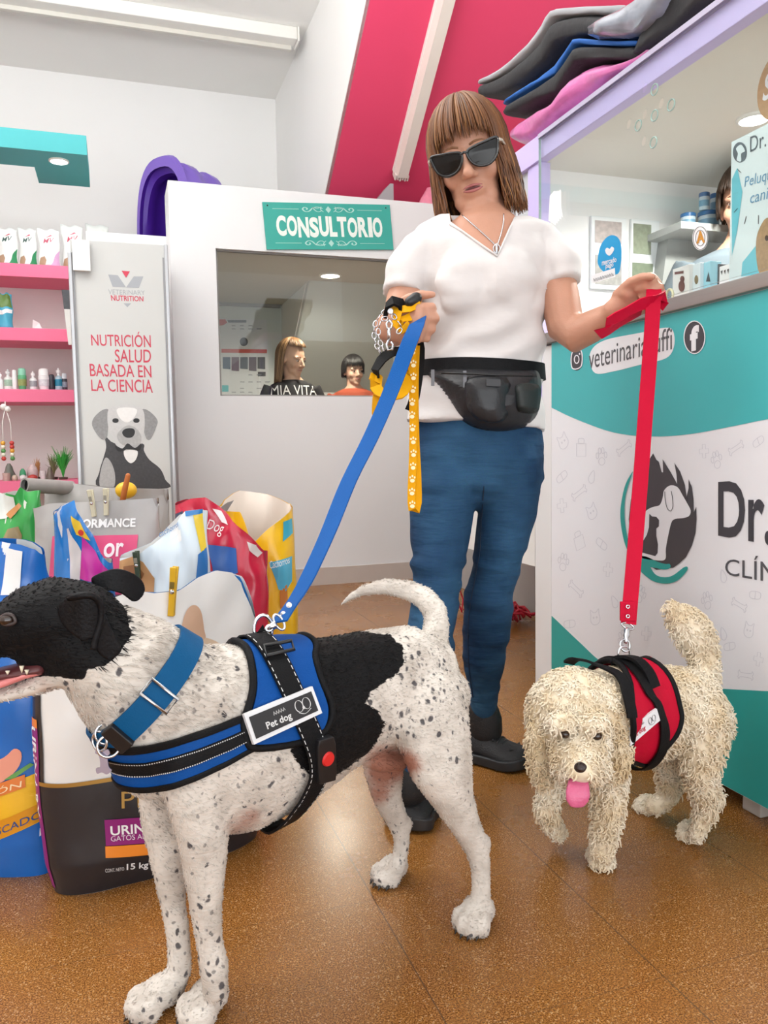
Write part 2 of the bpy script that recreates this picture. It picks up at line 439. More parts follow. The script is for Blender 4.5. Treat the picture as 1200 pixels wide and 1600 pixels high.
_nt.links.new(_lw.outputs['Facing'], _pw.inputs[0]); _nt.links.new(_pw.outputs[0], _fr.inputs['Value'])
_nt.links.new(_fr.outputs[0], _mx.inputs[0]); _nt.links.new(_t.outputs[0], _mx.inputs[1]); _nt.links.new(_g.outputs[0], _mx.inputs[2]); _nt.links.new(_mx.outputs[0], _o.inputs[0])
win = MB().box((WX0, BV+.030, WZ0), (WX1, BV+.036, WZ1)).build('window_1', GLASSM, kind='structure')
m = MB()
for a, b in (((WX0, BV+.022, WZ0), (WX0+.01, BV+.044, WZ1)), ((WX1-.01, BV+.022, WZ0), (WX1, BV+.044, WZ1)), ((WX0, BV+.022, WZ0), (WX1, BV+.044, WZ0+.008)), ((WX0, BV+.022, WZ1-.008), (WX1, BV+.044, WZ1))): m.box(a, b)
m.build('window_frame', mat('grey_frame', '#8d8b88', .5), win)

# reception enclosure behind the counter
UC = 1.183
slab('ceiling_reception', (UC+.02, .3, 1.585), (2.75, 2.46, 1.64), mat('reception_ceiling', '#e8e5da', .6, var=.02))
slab('wall_reception_end', (UC+.03, 2.15, .80), (2.75, 2.18, 1.585), WHITE)
slab('wall_reception_rear', (2.72, .3, 0), (2.75, 2.15, 1.585), WHITE)
m = MB(); m.box((UC-.012, .3, 1.57), (UC+.02, 2.46, 1.64)); m.box((UC-.005, 2.06, .79), (UC+.03, 2.13, 1.57)); m.box((UC-.005, 2.43, .79), (UC+.03, 2.46, 1.57))
m.build('trim_1', LAV, kind='structure', bevel=.002)
slab('wall_reception_panel', (UC+.005, 2.13, .79), (UC+.02, 2.43, 1.57), GREYW)
slab('trim_2', (UC+.02, .3, 1.578), (2.72, .33, 1.585), LAV)

# lamps
def downlight(p, label, m, r=.055, group=None, energy=0, col=(1, .9, .75)):
    t = root('ceiling_light', p, label, 'ceiling light', group)
    k = MB().lathe([(r*1.18, 0), (r*1.18, -.005), (r*.98, -.008), (r*.98, -.002)], p, 28).build('bezel', mat('lamp_bezel', '#f2f0ea', .3), t, smooth=False)
    MB().lathe([(r*.96, -.002), (r*.96, -.006), (.002, -.0065)], p, 28).build('diffuser', m, t)
    if energy:
        l = bpy.data.lights.new('lamp_glow', 'SPOT'); l.energy = energy; l.color = col; l.spot_size = R(165); l.spot_blend = .6; l.shadow_soft_size = r
        o = bpy.data.objects.new('lamp_glow', l); COL.objects.link(o); o.location = Vector(p)+Vector((0, 0, -.02))
    return t
downlight(PZ(516, 430, 1.868), 'round warm downlight glowing in the consulting-room ceiling', LAMP, .06, energy=75)
downlight(PZ(1178, 184, 1.585), 'round white downlight glowing behind the glass screen over the counter', LAMPC, .036, energy=38, col=(1, .97, .92))
downlight(PZ(92, 251, 2.27), 'small white downlight set into the underside of the teal canopy', LAMPC, .042, energy=8, col=(1, .98, .94))

# teal canopy over the shelves, reaching from the left wall
m = MB(); c0 = PZ(146, 293, 2.27); c1 = PZ(52, 261, 2.27); c2 = PZ(62, 290, 2.27); fr = 4.40
xr = PV(136, 242, fr).x
prof = [(-2.6, fr), (xr, fr), (xr, c0.y), (c2.x, c0.y), (c2.x, c1.y), (-2.6, c1.y)]
m.poly([(x, y, 2.27) for x, y in prof], .095, Vector((0, 0, -1)))
tag(m.build('shelf_canopy', TEAL), 'teal L-shaped canopy jutting out above the wall shelves', 'canopy')

# long white light fitting on the ceiling, top left
a = PZ(462, 48, 3.39); d = (PZ(0, -22, 3.39)-a); d.z = 0; d.normalize(); sx = Vector((-d.y, d.x, 0))
Mt = Matrix((d, sx, Vector((0, 0, 1)))).transposed().to_4x4(); Mt.translation = a
t = root('batten_light', a, 'long white batten light on the white ceiling, upper left', 'ceiling light')
BATT = mat('batten_enamel', '#eeece6', .4, var=.02)
MB().box((0, -.05, -.075), (2.2, .05, 0), M=Mt).build('housing', BATT, t, bevel=.006)
MB().box((.02, -.075, -.10), (2.18, -.04, -.06), M=Mt).build('channel', mat('batten_channel', '#d6d2c9', .5), t, bevel=.004)
MB().box((-.012, -.06, -.09), (.0, .06, 0), M=Mt).build('end_cap', BATT, t, bevel=.004)
# unlit fitting on the red slope
p0, p1 = PU(694, -30, 1.6), PU(632, 262, 1.6)
v0 = lambda q: Vector((q.x, q.y, SZ(q.y)))
# solve the slope for the two ends
def on_slope(x, y):
    r = ray(x, y); k = (2.292-CAMH+.77*4.701)/(r.z+.77*r.y); return EYE + r*k
a, b = on_slope(625, 266), on_slope(704, -40)
d = (b-a).normalized(); nn = Vector((0, -.77, -1)).normalized(); sx = d.cross(nn).normalized()
Mt = Matrix((d, sx, nn)).transposed().to_4x4(); Mt.translation = a
ln = (b-a).length
t = root('batten_light', a, 'unlit cream batten light slanting down the raspberry-red stair slope', 'ceiling light')
MB().box((0, -.05, 0), (ln, .05, .028), M=Mt).build('housing', BATT, t, bevel=.004)
m = MB()
rg = []
for k in range(25):
    x = ln*k/24; rg.append([Mt @ Vector(q) for q in ((x, -.045, .028), (x, -.03, .075), (x, .03, .075), (x, .045, .028))])
m.rings(rg, closed=True)
for k in range(6): m.box((-.018-.012*random.random(), -.045+.015*k, .012), (.01, -.036+.015*k, .07), M=Mt)
m.build('diffuser', mat('batten_diffuser', '#e9dfd6', .45, var=.04), t)

# ------------------------------------------------------------------ reception counter
def on_u(u): return lambda x, y: PU(x, y, u)
t = root('reception_counter', (UC+.2, 1.2, 0), 'long white reception counter with teal and white printed front, right side', 'counter')
fp = MB().box((UC, .35, .045), (UC+.018, 2.003, 1.052)).build('front_panel', PANELW, t)
MB().box((UC+.018, .35, .07), (UC+.34, 1.99, 1.052)).build('carcass', mat('counter_carcass', '#8d8f92', .6), t)
MB().box((UC-.012, .3, 1.052), (UC+.36, 2.055, 1.083)).build('worktop', STEEL, t, bevel=.003)
MB().box((UC+.002, 2.006, .004), (UC+.03, 2.106, 1.05)).build('end_panel', mat('white_laminate', '#e3e3e4', .35, var=.02), t, bevel=.006)
for vv in (.62, 1.235, 1.9):
    MB().box((UC+.028, vv, 0), (UC+.078, vv+.05, .07)).build('leg', mat('counter_leg', '#b9b2aa', .5), t, bevel=.003)
DARKP = mat('charcoal_print', '#45444a', .4, var=.01)
INK = mat('ink_grey', '#56565b', .4, var=.01)
ICON = mat('icon_line', '#cfcfd8', .4, var=0)
f1 = on_u(UC-.0006); f2 = on_u(UC-.0012); f3 = on_u(UC-.0018); f4 = on_u(UC-.0024)
wave = smooth2([(862, 637), (900, 655), (960, 676), (1020, 682), (1080, 678), (1150, 665), (1200, 655), (1290, 642)], 5)
top = PU(1200, 440, UC)
tl = Vector((UC-.0006, 2.003, 1.05)); 
m = MB(); pts = [f1(x, y) for x, y in wave]; pts[0].y = 2.003
edge = pts[-1].y
m.poly(pts + [Vector((UC-.0006, edge, 1.051)), Vector((UC-.0006, 2.003, 1.051))]).build('teal_wave', TEALP, fp)
low = smooth2([(862, 962), (905, 1003), (945, 1038), (1000, 1062), (1060, 1072), (1126, 1076), (1200, 1080), (1290, 1084)], 5)
pts = [f1(x, y) for x, y in low]; pts[0].y = 2.003; edge = pts[-1].y
MB().poly(pts + [Vector((UC-.0006, edge, .046)), Vector((UC-.0006, 2.003, .046))]).build('teal_foot_wave', TEALD, fp)
# logo: flame disc, dog, cat, hand and arc
k = lambda L: [(840+x*.3312, 430+y*.3312) for x, y in L]
m = MB()
m.poly([f2(*q) for q in k([(455,1005),(475,950),(520,880),(545,840),(560,870),(572,880),(585,930),(592,930),(590,868),(625,925),(650,970),(658,985),(655,940),(645,885),(672,925),(695,990),(703,1045),(712,1005),(712,962),(728,1000),(735,1055),(737,1118),(748,1092),(750,1150),(745,1215),(728,1275),(700,1330),(668,1360),(640,1380),(560,1390),(480,1340),(440,1260),(430,1150),(440,1060)])])
lg = m.build('logo', DARKP, fp)
MB().poly([f3(*q) for q in k(smooth2([(505,1120),(540,1095),(575,1085),(590,1050),(597,1015),(625,992),(660,1000),(685,1040),(705,1075),(722,1110),(715,1135),(690,1145),(650,1150),(632,1165),(618,1220),(605,1290),(602,1340),(560,1345),(480,1330),(455,1290),(470,1200)], 4, True))]).build('dog_outline', PANELW, lg)
m = MB(); m.poly([f4(*q) for q in k([(527,1125),(540,1138),(560,1140),(573,1155),(572,1185),(560,1195),(560,1230),(568,1270),(566,1310),(555,1325),(480,1305),(462,1270),(480,1255),(500,1250),(515,1225),(525,1190)])])
line2d(m, k(smooth2([(600,1020),(602,1060),(612,1100),(628,1112),(638,1090),(636,1050),(630,1018)], 4)), 1.0, f4)
m.build('cat_outline', DARKP, lg)
m = MB(); m.poly([f3(*q) for q in k(smooth2([(478,1325),(520,1330),(560,1350),(600,1362),(622,1362),(628,1375),(618,1385),(590,1388),(540,1378),(535,1384),(560,1415),(600,1425),(640,1415),(690,1378),(708,1378),(700,1400),(660,1440),(610,1455),(550,1445),(500,1410),(470,1370)], 4, True))])
m.poly([f3(*q) for q in k(smooth2([(450,925),(415,985),(395,1070),(390,1140),(400,1220),(420,1290),(450,1330),(440,1290),(420,1220),(410,1140),(412,1060),(428,990)], 4, True))])
m.build('hand_and_arc', TEALD, lg)
# lettering on the counter
def lettering(name, body, quad, fn, mt, parent, **kw):
    q = [fn(*p) for p in quad]; m_ = MB(); letters(m_, body, quadmap(*q), **kw); return m_.build(name, mt, parent)
lettering('lettering', 'Dr.', [(1122, 753), (1206, 748), (1206, 853), (1122, 838)], f2, DARKP, fp, bold=.02)
lettering('lettering', 'CLÍNICA', [(1133, 867), (1290, 872), (1290, 925), (1133, 898)], f2, INK, fp)
m = MB(); m.poly([f2(*q) for q in smooth2([(921, 560), (928, 542), (950, 530), (1000, 520), (1040, 512), (1052, 518), (1053, 542), (1040, 560), (1000, 570), (960, 580), (930, 583)], 5, True)])
m.build('name_cloud', PANELW, fp)
lettering('lettering', 'veterinariaruffi', [(920, 545), (1050, 511), (1050, 546), (920, 577)], f3, INK, fp)
dk = MB().poly([f2(*q) for q in ell(901, 561, 10, 18)]).build('social_badge', DARKP, fp)
m = MB(); line2d(m, smooth2([(894, 551), (908, 548), (908, 572), (894, 575)], 5, True), 1.6, f3, True); line2d(m, ell(901, 561.5, 3.6, 6.2), 1.5, f3, True); m.poly([f3(*q) for q in ell(905.5, 553, 1.1, 1.6)]); m.build('badge_mark', PANELW, dk)
dk = MB().poly([f2(*q) for q in ell(1085, 527, 16, 25)]).build('social_badge', DARKP, fp); m = MB()
line2d(m, ell(1085, 527, 16.3, 25.4), 1.5, f3, True)
letters(m, 'f', quadmap(*[f3(*q) for q in ((1078, 511), (1092, 507), (1092, 546), (1078, 550))]), bold=.06)
m.build('badge_mark', PANELW, dk)
# faint pet icons scattered over the white of the panel
m = MB()
paw = [ell(0, 5, 6, 5), ell(-8, -3, 2.6, 4), ell(-3, -9, 2.6, 4), ell(3, -9, 2.6, 4), ell(8, -3, 2.6, 4)]
bone = [smooth2([(-10,-3),(-12,-6),(-15,-3),(-13,0),(-15,3),(-12,6),(-10,3),(10,3),(12,6),(15,3),(13,0),(15,-3),(12,-6),(10,-3)], 3, True)]
cross = [[(-3,-9),(3,-9),(3,-3),(9,-3),(9,3),(3,3),(3,9),(-3,9),(-3,3),(-9,3),(-9,-3),(-3,-3)]]
pill = [smooth2([(-9,-4),(0,-5),(9,-4),(11,0),(9,4),(0,5),(-9,4),(-11,0)], 3, True), [(0,-5),(0,5)]]
cat = [smooth2([(-8,-4),(-8,-11),(-3,-7),(3,-7),(8,-11),(8,-4),(9,4),(4,9),(-4,9),(-9,4)], 3, True), ell(-3,0,1,1), ell(3,0,1,1)]
bag_ = [[(-9,-6),(9,-6),(9,11),(-9,11)], smooth2([(-5,-6),(-5,-12),(5,-12),(5,-6)], 3)]
drop = [smooth2([(0,-9),(5,0),(5,6),(0,9),(-5,6),(-5,0)], 3, True)]
kit = [(880,690,cat),(908,700,bag_),(878,745,pill),(940,715,paw),(975,700,bone),(905,770,bone),(878,790,cross),(925,745,drop),(925,800,cat),(905,845,bag_),(880,880,paw),(940,850,pill),(950,890,cross),(930,965,cat),(900,920,bone),(960,940,drop),(1000,930,paw),(1120,720,paw),(1150,700,bone),(1185,690,pill),(1105,940,paw),(1155,945,bone),(1130,990,drop),(1180,930,pill),(1185,1030,cross),(1140,1010,pill),(1010,990,cross),(1060,960,cat),(975,1000,paw),(1130,900,drop),(1170,985,cat),(890,975,pill),(1105,1050,paw),(1165,1055,bone),(1100,705,cross)]
for i, (cx, cy, shp) in enumerate(kit):
    a = R(random.uniform(-35, 35)); s = .95; m = MB()
    for L in shp:
        q = [(cx+(x*math.cos(a)-y*math.sin(a))*s*.85, cy+(x*math.sin(a)+y*math.cos(a))*s*1.25) for x, y in L]
        line2d(m, q, .8, f1, closed=len(L) > 2)
    m.build('printed_icon', ICON, fp)

# side desk continuing behind the counter
t = root('side_desk', (UC+.25, 2.6, 0), 'white hanging desk with grey ledge behind the counter end and the woman', 'desk')
MB().box((UC+.006, 2.11, .40), (UC+.02, 3.15, .755)).build('front_panel', mat('desk_white', '#e6e5e3', .4, var=.02), t)
MB().box((UC-.004, 2.11, .757), (UC+.6, 3.16, .79)).build('ledge', mat('desk_ledge', '#a9a8ab', .4), t, bevel=.003)
MB().box((UC+.58, 2.2, 0), (UC+.6, 4.33, .757)).build('back_panel', mat('desk_grey', '#a9a6a6', .5), t)
# tangled red cord on the floor under it
t = root('cord_tangle', PZ(796, 970), 'tangled bright red cord lying on the floor behind the legs', 'cord')
c = PZ(798, 972); pts = []
rr = random.Random(3)
for i in range(60):
    a = i*.83; k_ = rr.uniform(.4, 1)
    pts.append((c.x+.085*k_*math.cos(a)+.02*math.sin(i*2.1), c.y+.12*k_*math.sin(a*1.1), .006+.085*abs(math.sin(i*1.7))*(1-.3*k_)))
MB().tube([Vector(q[:3]) for q in resample(pts, .03)], .005, 6).build('coils', mat('red_cord_nylon', '#d0243f', .5), t, smooth=True)
l0 = PZ(722, 958)
MB().tube([l0+Vector(q) for q in ((0, 0, .004), (-.02, .02, .07), (0, .03, .11), (.015, .02, .06), (.0, 0, .02), (.03, 0, .006), (.1, .01, .006))], .004, 6).build('loose_end', mat('red_cord_nylon', '#d0243f', .5), t, smooth=True)

# ------------------------------------------------------------------ glass screen with its stickers
GU = UC+.006
cu = bpy.data.curves.new('pane', 'CURVE'); cu.dimensions = '2D'; cu.fill_mode = 'BOTH'; cu.extrude = .003
def spl(pts):
    s = cu.splines.new('POLY'); s.points.add(len(pts)-1); s.use_cyclic_u = True
    for q, (x, y) in zip(s.points, pts): q.co = (x, y, 0, 1)
GZ1 = 1.62
spl([(.35, 1.0845), (2.034, 1.0845), (2.034, GZ1), (.35, GZ1)])
holes = [(1022.7, 140), (1048.6, 164), (1022.7, 180.5), (997.3, 196), (1021, 222.6)]
hc = [PU(x, y, GU) for x, y in holes]
for h in hc: spl(ell(h.y, h.z, .0115, .0115, 24))
co = bpy.data.objects.new('pane', cu); COL.objects.link(co); me = evaluated(co); bpy.data.objects.remove(co)
GX = UC-.020
me.transform(Matrix(((0, 0, 1, GX), (1, 0, 0, 0), (0, 1, 0, 0), (0, 0, 0, 1))))
t = root('glass_screen', (GX, 1.2, 1.0845), 'clear glass screen with five round speaking holes standing on the counter', 'glass screen')
link_mesh('pane', me, GLASSM, t)
EDGE = mat('glass_edge', '#9fb9b3', .2, var=0)
for x, y in holes:
    h = PU(x, y, GX); MB().tube([h+Vector((0, .0115*math.cos(R(a)), .0115*math.sin(R(a)))) for a in range(0, 360, 15)], .0016, 6, loop=True).build('hole_rim', EDGE, t, smooth=True)
MB().box((GX-.003, 2.031, 1.0845), (GX+.003, 2.0345, GZ1)).build('ground_edge', EDGE, t)
MB().box((GX-.006, .35, GZ1), (GX+.0125+.004, 2.034, GZ1+.012)).build('top_channel', mat('channel_clear', '#b9b3cc', .3), t)
g1 = on_u(GX-.0037); g2 = on_u(GX-.0043); g3 = on_u(GX-.0049)
cs = lambda L: [(850+x*.2917, 180+y*.2917) for x, y in L]
s = MB().poly([g1(*q) for q in cs(smooth2([(290,800),(292,740),(310,685),(345,648),(380,645),(405,670),(415,720),(412,790),(395,850),(330,845)], 5, True))]).build('payment_sticker', mat('sticker_blue', '#0f9bd8', .35, var=0), t)
m = MB(); m.poly([g2(*q) for q in cs(smooth2([(328,722),(338,710),(352,716),(362,704),(375,712),(372,728),(352,752),(334,742)], 4, True))])
letters(m, 'mercado', quadmap(*[g2(*q) for q in cs([(310, 775), (388, 757), (388, 785), (310, 806)])]), bold=.02); letters(m, 'pago', quadmap(*[g2(*q) for q in cs([(330, 803), (372, 792), (372, 818), (330, 828)])]), bold=.02)
m.build('sticker_print', PANELW, s)
s = MB().poly([g2(*q) for q in cs([(252,858),(380,818),(382,865),(255,903)])]).build('card_sticker', mat('card_white', '#f1f1f4', .4, var=0), t)
m = MB()
rr = random.Random(5)
for i in range(9):
    x = 266+i*12; y = 884-i*3.7
    line2d(m, cs([(x, y-9), (x+3, y+8), (x+7, y-8), (x+9, y+6)]), .8, g3)
m.build('scrawl', INK, s)
s = MB().poly([g1(*q) for q in cs(ell(837, 658, 42, 66))]).build('seal_sticker', mat('card_white', '#f1f1f4', .4, var=0), t)
m = MB(); line2d(m, cs(ell(837, 658, 38, 61)), .9, g2, True); line2d(m, cs(ell(837, 658, 25, 42)), .9, g2, True); m.build('seal_rings', INK, s)
lettering('seal_letter', 'A', cs([(814, 622), (860, 618), (862, 682), (816, 688)]), g3, mat('ochre_ink', '#c58a35', .4), s, bold=.04)
m = MB()
for i in range(5):
    q = [(857+i*3.6, 345-i*5), (859+i*3.9, 306-i*2.5), (866+i*2.6, 298), (872+i*1.2, 312+i*3), (868+i*2.8, 352-i*3)]
    m.poly([PU(x, y, GX-.004-.0016*i) for x, y in q], .0008, Vector((-1, 0, 0)))
m.build('paper_note', mat('paper_white', '#f3f3f2', .7, var=.01), t)

# ------------------------------------------------------------------ things behind the glass
EW = 2.15
def wall_frame(x0, y0, x1, y1, label, hole, cols, grp=None):
    a, b = PV(x0, y0, EW), PV(x1, y1, EW); zt, zb = max(a.z, b.z), min(a.z, b.z)
    t = root('picture_frame', ((a.x+b.x)/2, EW, zb), label, 'picture frame', grp)
    MB().box((a.x, EW-.012, zb), (b.x, EW-.001, zt)).build('frame', mat('white_frame', '#eceff0', .4), t, bevel=.002)
    for (hx0, hy0, hx1, hy1), c in zip(hole, cols):
        p, q = PV(hx0, hy0, EW-.013), PV(hx1, hy1, EW-.013)
        MB().box((p.x, EW-.0135, q.z), (q.x, EW-.0118, p.z)).build('photo', mat('photo_'+c, '#'+c, .4, var=.45, vscale=70), t)
wall_frame(921, 338, 975, 455, 'large white frame holding photos on the wall behind the blue sticker', [(930, 344, 971, 382), (930, 398, 971, 446)], ['b7aaa6', '9a9793'])
wall_frame(983, 343, 1026, 440, 'narrow white frame with two garden photos on the wall behind the glass', [(990, 349, 1017, 398), (988, 410, 1020, 440)], ['8a927c', '75816b'])
# small boxes on the worktop
def counter_box(x0, y0, x1, u, c, label, mark=None, dep=.03):
    a = PU(x0, y0, u); b = PU(x1, y0, u)
    t = root('medicine_box', (u, (a.y+b.y)/2, 1.083), label, 'box', 'small boxes on the worktop')
    MB().box((u, b.y, 1.083), (u+dep, a.y, a.z)).build('carton', mat('carton_'+c, '#'+c, .45, var=.03), t, bevel=.001)
    if mark:
        mc, pts = mark; m_ = MB()
        for L in pts: m_.poly([PU(x, y, u-.0006) for x, y in L])
        m_.build('print', mat('carton_ink_'+mc, '#'+mc, .45), t)
bu = UC+.07
counter_box(1051, 421, 1077, bu, 'e9e6e3', 'white carton with a dark spaniel picture on the worktop', ('6b3a30', [ell(1065, 447, 5, 9), ell(1066, 436, 3.5, 5), [(1054, 425), (1068, 423), (1068, 427), (1054, 429)]]))
counter_box(1082, 414, 1094, bu+.01, 'dfeaf0', 'narrow pale blue carton standing beside the spaniel carton', ('8a7a58', [ell(1088, 437, 3, 7)]))
counter_box(1096, 412, 1110, bu+.02, '9fd6e6', 'sky blue carton between the pale carton and the dark one', ('3f4a52', [[(1103, 440), (1107, 424), (1110, 440)]]))
counter_box(1111, 416, 1123, bu+.04, '4a4a4f', 'small dark grey carton on the worktop behind the white cards')
counter_box(1124, 417, 1142, bu+.005, 'eff0f2', 'white carton with black strokes left of the longest white card', ('2a2a2e', [[(1126, 424), (1129, 422), (1128, 430)], [(1131, 423), (1134, 421), (1133, 429)], [(1136, 421), (1139, 420), (1138, 428)]]), .01)
counter_box(1144, 409, 1175, bu, 'f1f2f3', 'longest white card leaning in front of the grooming poster', ('7d8790', [[(1152, 416), (1168, 411), (1168, 414), (1152, 419)]]), .008)
# cream tape ring and price strip near the hand
c = PU(1046, 462, UC+.03)
t = tag(MB().tube([c+Vector((.0, .012*math.cos(a*.3), .014*math.sin(a*.3))) for a in range(21)], .003, 6, loop=True).build('tape_ring', mat('cream_tape', '#e3dcb6', .4), smooth=True), 'cream ring of tape on the worktop beside the fist with the red leash', 'tape')
# jars on a wall shelf
SZT = 1.415
a, b = PV(1047, 352, 2.03), PV(1137, 352, 2.03)
t = root('wall_shelf', ((a.x+b.x)/2, 2.1, SZT), 'grey wall shelf on a sloping bracket carrying blue-lidded jars', 'shelf')
MB().box((a.x, 1.98, SZT-.022), (b.x+.35, 2.15, SZT)).build('board', mat('shelf_grey', '#b9bdba', .5), t, bevel=.002)
MB().poly([Vector((a.x+.04, 2.149, SZT-.022)), Vector((b.x+.3, 2.149, SZT-.022)), Vector((b.x+.3, 2.149, SZT-.16)), Vector((a.x+.02, 2.149, SZT-.16))], .06, Vector((0, 1, 0))).build('bracket', mat('bracket_grey', '#a3a6a3', .6), t)
JARB = mat('jar_body', '#cfe0ea', .2, var=.06); JARL = mat('jar_lid', '#3f74ad', .35); JLAB = mat('jar_label', '#7fa9c6', .4)
def jar(x, v, z, r, h, label):
    c = Vector((x, v, z)); t = root('jar', c, label, 'jar', 'blue-lidded jars on the wall shelf')
    MB().lathe([(r*.9, 0), (r, .004), (r, h*.74), (r*.93, h*.78)], c, 20).build('body', JARB, t, auto=True)
    MB().lathe([(r*1.04, h*.76), (r*1.04, h*.97), (r*.95, h), (.001, h)], c, 20).build('lid', JARL, t, auto=True)
    MB().lathe([(r*1.01, h*.2), (r*1.01, h*.55)], c, 20).build('label', JLAB, t, auto=True)
q = PV(1075, 350, 2.05); jar(q.x, 2.05, SZT, .022, .045, 'small blue-lidded jar at the left end of the wall shelf')
q2 = PV(1107, 350, 2.05); jar(q2.x, 2.05, SZT, .031, .056, 'wide blue-lidded jar with two jars stacked on it')
q = PV(1101, 300, 2.04); jar(q.x-.001, 2.04, SZT+.056, .0155, .052, 'small upper jar with blue lid, left of the stacked pair')
q = PV(1118, 300, 2.06); jar(q.x, 2.06, SZT+.056, .0155, .06, 'taller upper jar with blue lid, beside the half-hidden face')
# grooming poster
pu = UC+.045
t = root('grooming_poster', PU(1170, 430, pu), 'pale blue grooming poster with a dog picture behind the glass', 'poster')
e = [PU(1143, 222, pu), PU(1262, 165, pu)]; zt = e[0].z
v1, v2 = e[0].y, e[1].y
MB().box((pu, v2, 1.083), (pu+.006, v1, zt)).build('board', mat('poster_pale', '#dcebef', .4, var=.03), t)
q1 = on_u(pu-.0006); q2_ = on_u(pu-.0012)
m = MB(); m.poly([q1(*p) for p in [(1158, 432), (1160, 410), (1180, 385), (1215, 360), (1262, 340), (1262, 418)]]); m.poly([q1(*p) for p in [(1143.5, 280), (1152, 262), (1160, 300), (1152, 360), (1143.5, 400)]]).build('teal_shape', mat('poster_teal', '#6cc3d3', .4, var=.02), t)
m = MB(); m.poly([q1(*p) for p in ell(1156, 238, 11, 16)]).build('logo', mat('poster_grey', '#5d6a73', .4), t)
m = MB(); m.poly([q2_(*p) for p in smooth2([(1150, 232), (1158, 226), (1164, 236), (1158, 240), (1158, 252), (1151, 250), (1153, 240)], 3, True)]).build('logo_dog', mat('poster_pale', '#dcebef'), t)
lettering('lettering', 'Dr.', [(1172, 214), (1197, 203), (1197, 229), (1172, 238)], q1, mat('poster_grey', '#5d6a73', .4), t)
lettering('lettering', 'Peluquería', [(1163, 277), (1232, 252), (1232, 280), (1163, 297)], q1, mat('poster_blue_ink', '#6d9fc0', .4), t, shear=.15)
lettering('lettering', 'canina', [(1172, 302), (1218, 287), (1218, 306), (1172, 318)], q1, mat('poster_blue_ink', '#6d9fc0', .4), t, shear=.15)
for a, b in (((1152, 264), (1158, 270)), ((1146, 303), (1153, 301)), ((1147, 332), (1153, 325)), ((1163, 350), (1166, 338)), ((1185, 350), (1185, 336))): line2d(MB(), [a, b], 1.2, q1).build('dash_mark', INK, t)
m = MB(); m.poly([q2_(*p) for p in smooth2([(1182, 372), (1190, 350), (1200, 340), (1222, 345), (1232, 372), (1234, 410), (1222, 428), (1190, 430), (1182, 405)], 4, True)]).build('dog_picture', mat('poster_dog', '#a98a66', .6, var=.35, vscale=120), t)
m = MB(); [m.poly([on_u(pu-.0018)(*p) for p in ell(x, y, 3, 4.5)]) for x, y in ((1198, 372), (1216, 368), (1207, 384))]; m.build('dog_picture_face', mat('poster_dog_dark', '#3c2c22', .6), t)
# round wooden plaque hanging above it
c = PU(1216, 132, UC+.02); c.x = UC+.10; c = PU(1216, 132, UC+.10)
t = root('wooden_plaque', c, 'round wooden plaque with white script hanging behind the glass, top right', 'plaque')
rg = [[c+Vector((dx, .055*math.cos(a*math.pi/20), .066*math.sin(a*math.pi/20))) for a in range(40)] for dx in (0, .008)]
MB().rings(rg).build('board', mat('pale_wood', '#bb946c', .55, var=.18, vscale=20, stretch=(1, 1, 6)), t)
MB().tube([c+Vector((.004, 0, .066)), Vector((c.x+.004, c.y, 1.585))], .0016, 6).build('cord', BLACK, t)
letters(m := MB(), 'S', lambda x, y: c+Vector((-.0006, .040-.028*x, -.018+.052*y)), shear=.25, bold=.02); m.build('lettering', PANELW, t)

# ------------------------------------------------------------------ consulting-room sign
def on_v(v): return lambda x, y: PV(x, y, v)
sv = BV-.012
s0, s1, s2_, s3_ = (410, 315.5), (609, 320), (615, 390), (417, 389.5)
t = root('hanging_sign', PV(512, 350, BV), 'teal sign reading CONSULTORIO above the consulting-room window', 'sign')
q = [PV(*k, sv) for k in (s0, s1, s2_, s3_)]
bd = MB().poly(q, .011, Vector((0, -1, 0))).build('board', mat('sign_teal', '#2fa396', .4, var=.04), t)
h1 = on_v(sv-.0008); CREAM = mat('sign_cream', '#e6efe9', .5, var=.05, vscale=60)
qm = quadmap(*[h1(*k) for k in (s0, s1, s2_, s3_)])
# uneven hand-drawn capitals
x0 = .085
wd = dict(C=.1, O=.105, N=.112, S=.095, U=.1, L=.08, T=.1, R=.105, I=.045)
tot = sum(wd[c] for c in 'CONSULTORIO'); sc = .84/tot
m = MB(); jit = random.Random(2)
for c in 'CONSULTORIO':
    ww = wd[c]*sc; dy = jit.uniform(-.015, .015)
    letters(m, c, lambda x, y, a=x0, w_=ww, d=dy: qm(a+w_*(.03+.94*x), .27+d+.44*y), bold=.045); x0 += ww
m.build('lettering', CREAM, bd)
def qs(L): return L
m = MB(); fn = lambda x, y: qm(x, y)
def scroll(sx, sy, base):
    f = lambda x, y: qm(.5+sx*x, base+sy*y)
    line2d(m, smooth2([(.045, .02), (.08, .05), (.12, .03), (.15, -.04), (.18, -.05), (.2, .0), (.185, .04), (.165, .02), (.17, -.01)], 5), .012, f)
    line2d(m, smooth2([(.05, -.02), (.075, -.05), (.1, -.03), (.12, .04), (.09, .02), (.07, .035)], 5), .009, f)
    line2d(m, [(.23, .0), (.43, .0)], .009, f)
    line2d(m, smooth2([(.04, -.05), (.06, .0), (.055, .06)], 4), .007, f)
for sx in (1, -1):
    scroll(sx, 1.0, .865); scroll(sx, -1.0, .135)
for by in (.865, .135): m.poly([qm(*k) for k in ((.5, by+.075), (.522, by), (.5, by-.075), (.478, by))])
m.build('ornament', mat('sign_pale_line', '#a9d8cf', .5, var=0), bd)
for k in ((.035, .93), (.965, .93)):
    MB().ball(qm(*k), .004).build('screw', mat('screw_dark', '#3a4340', .4), t, smooth=True)

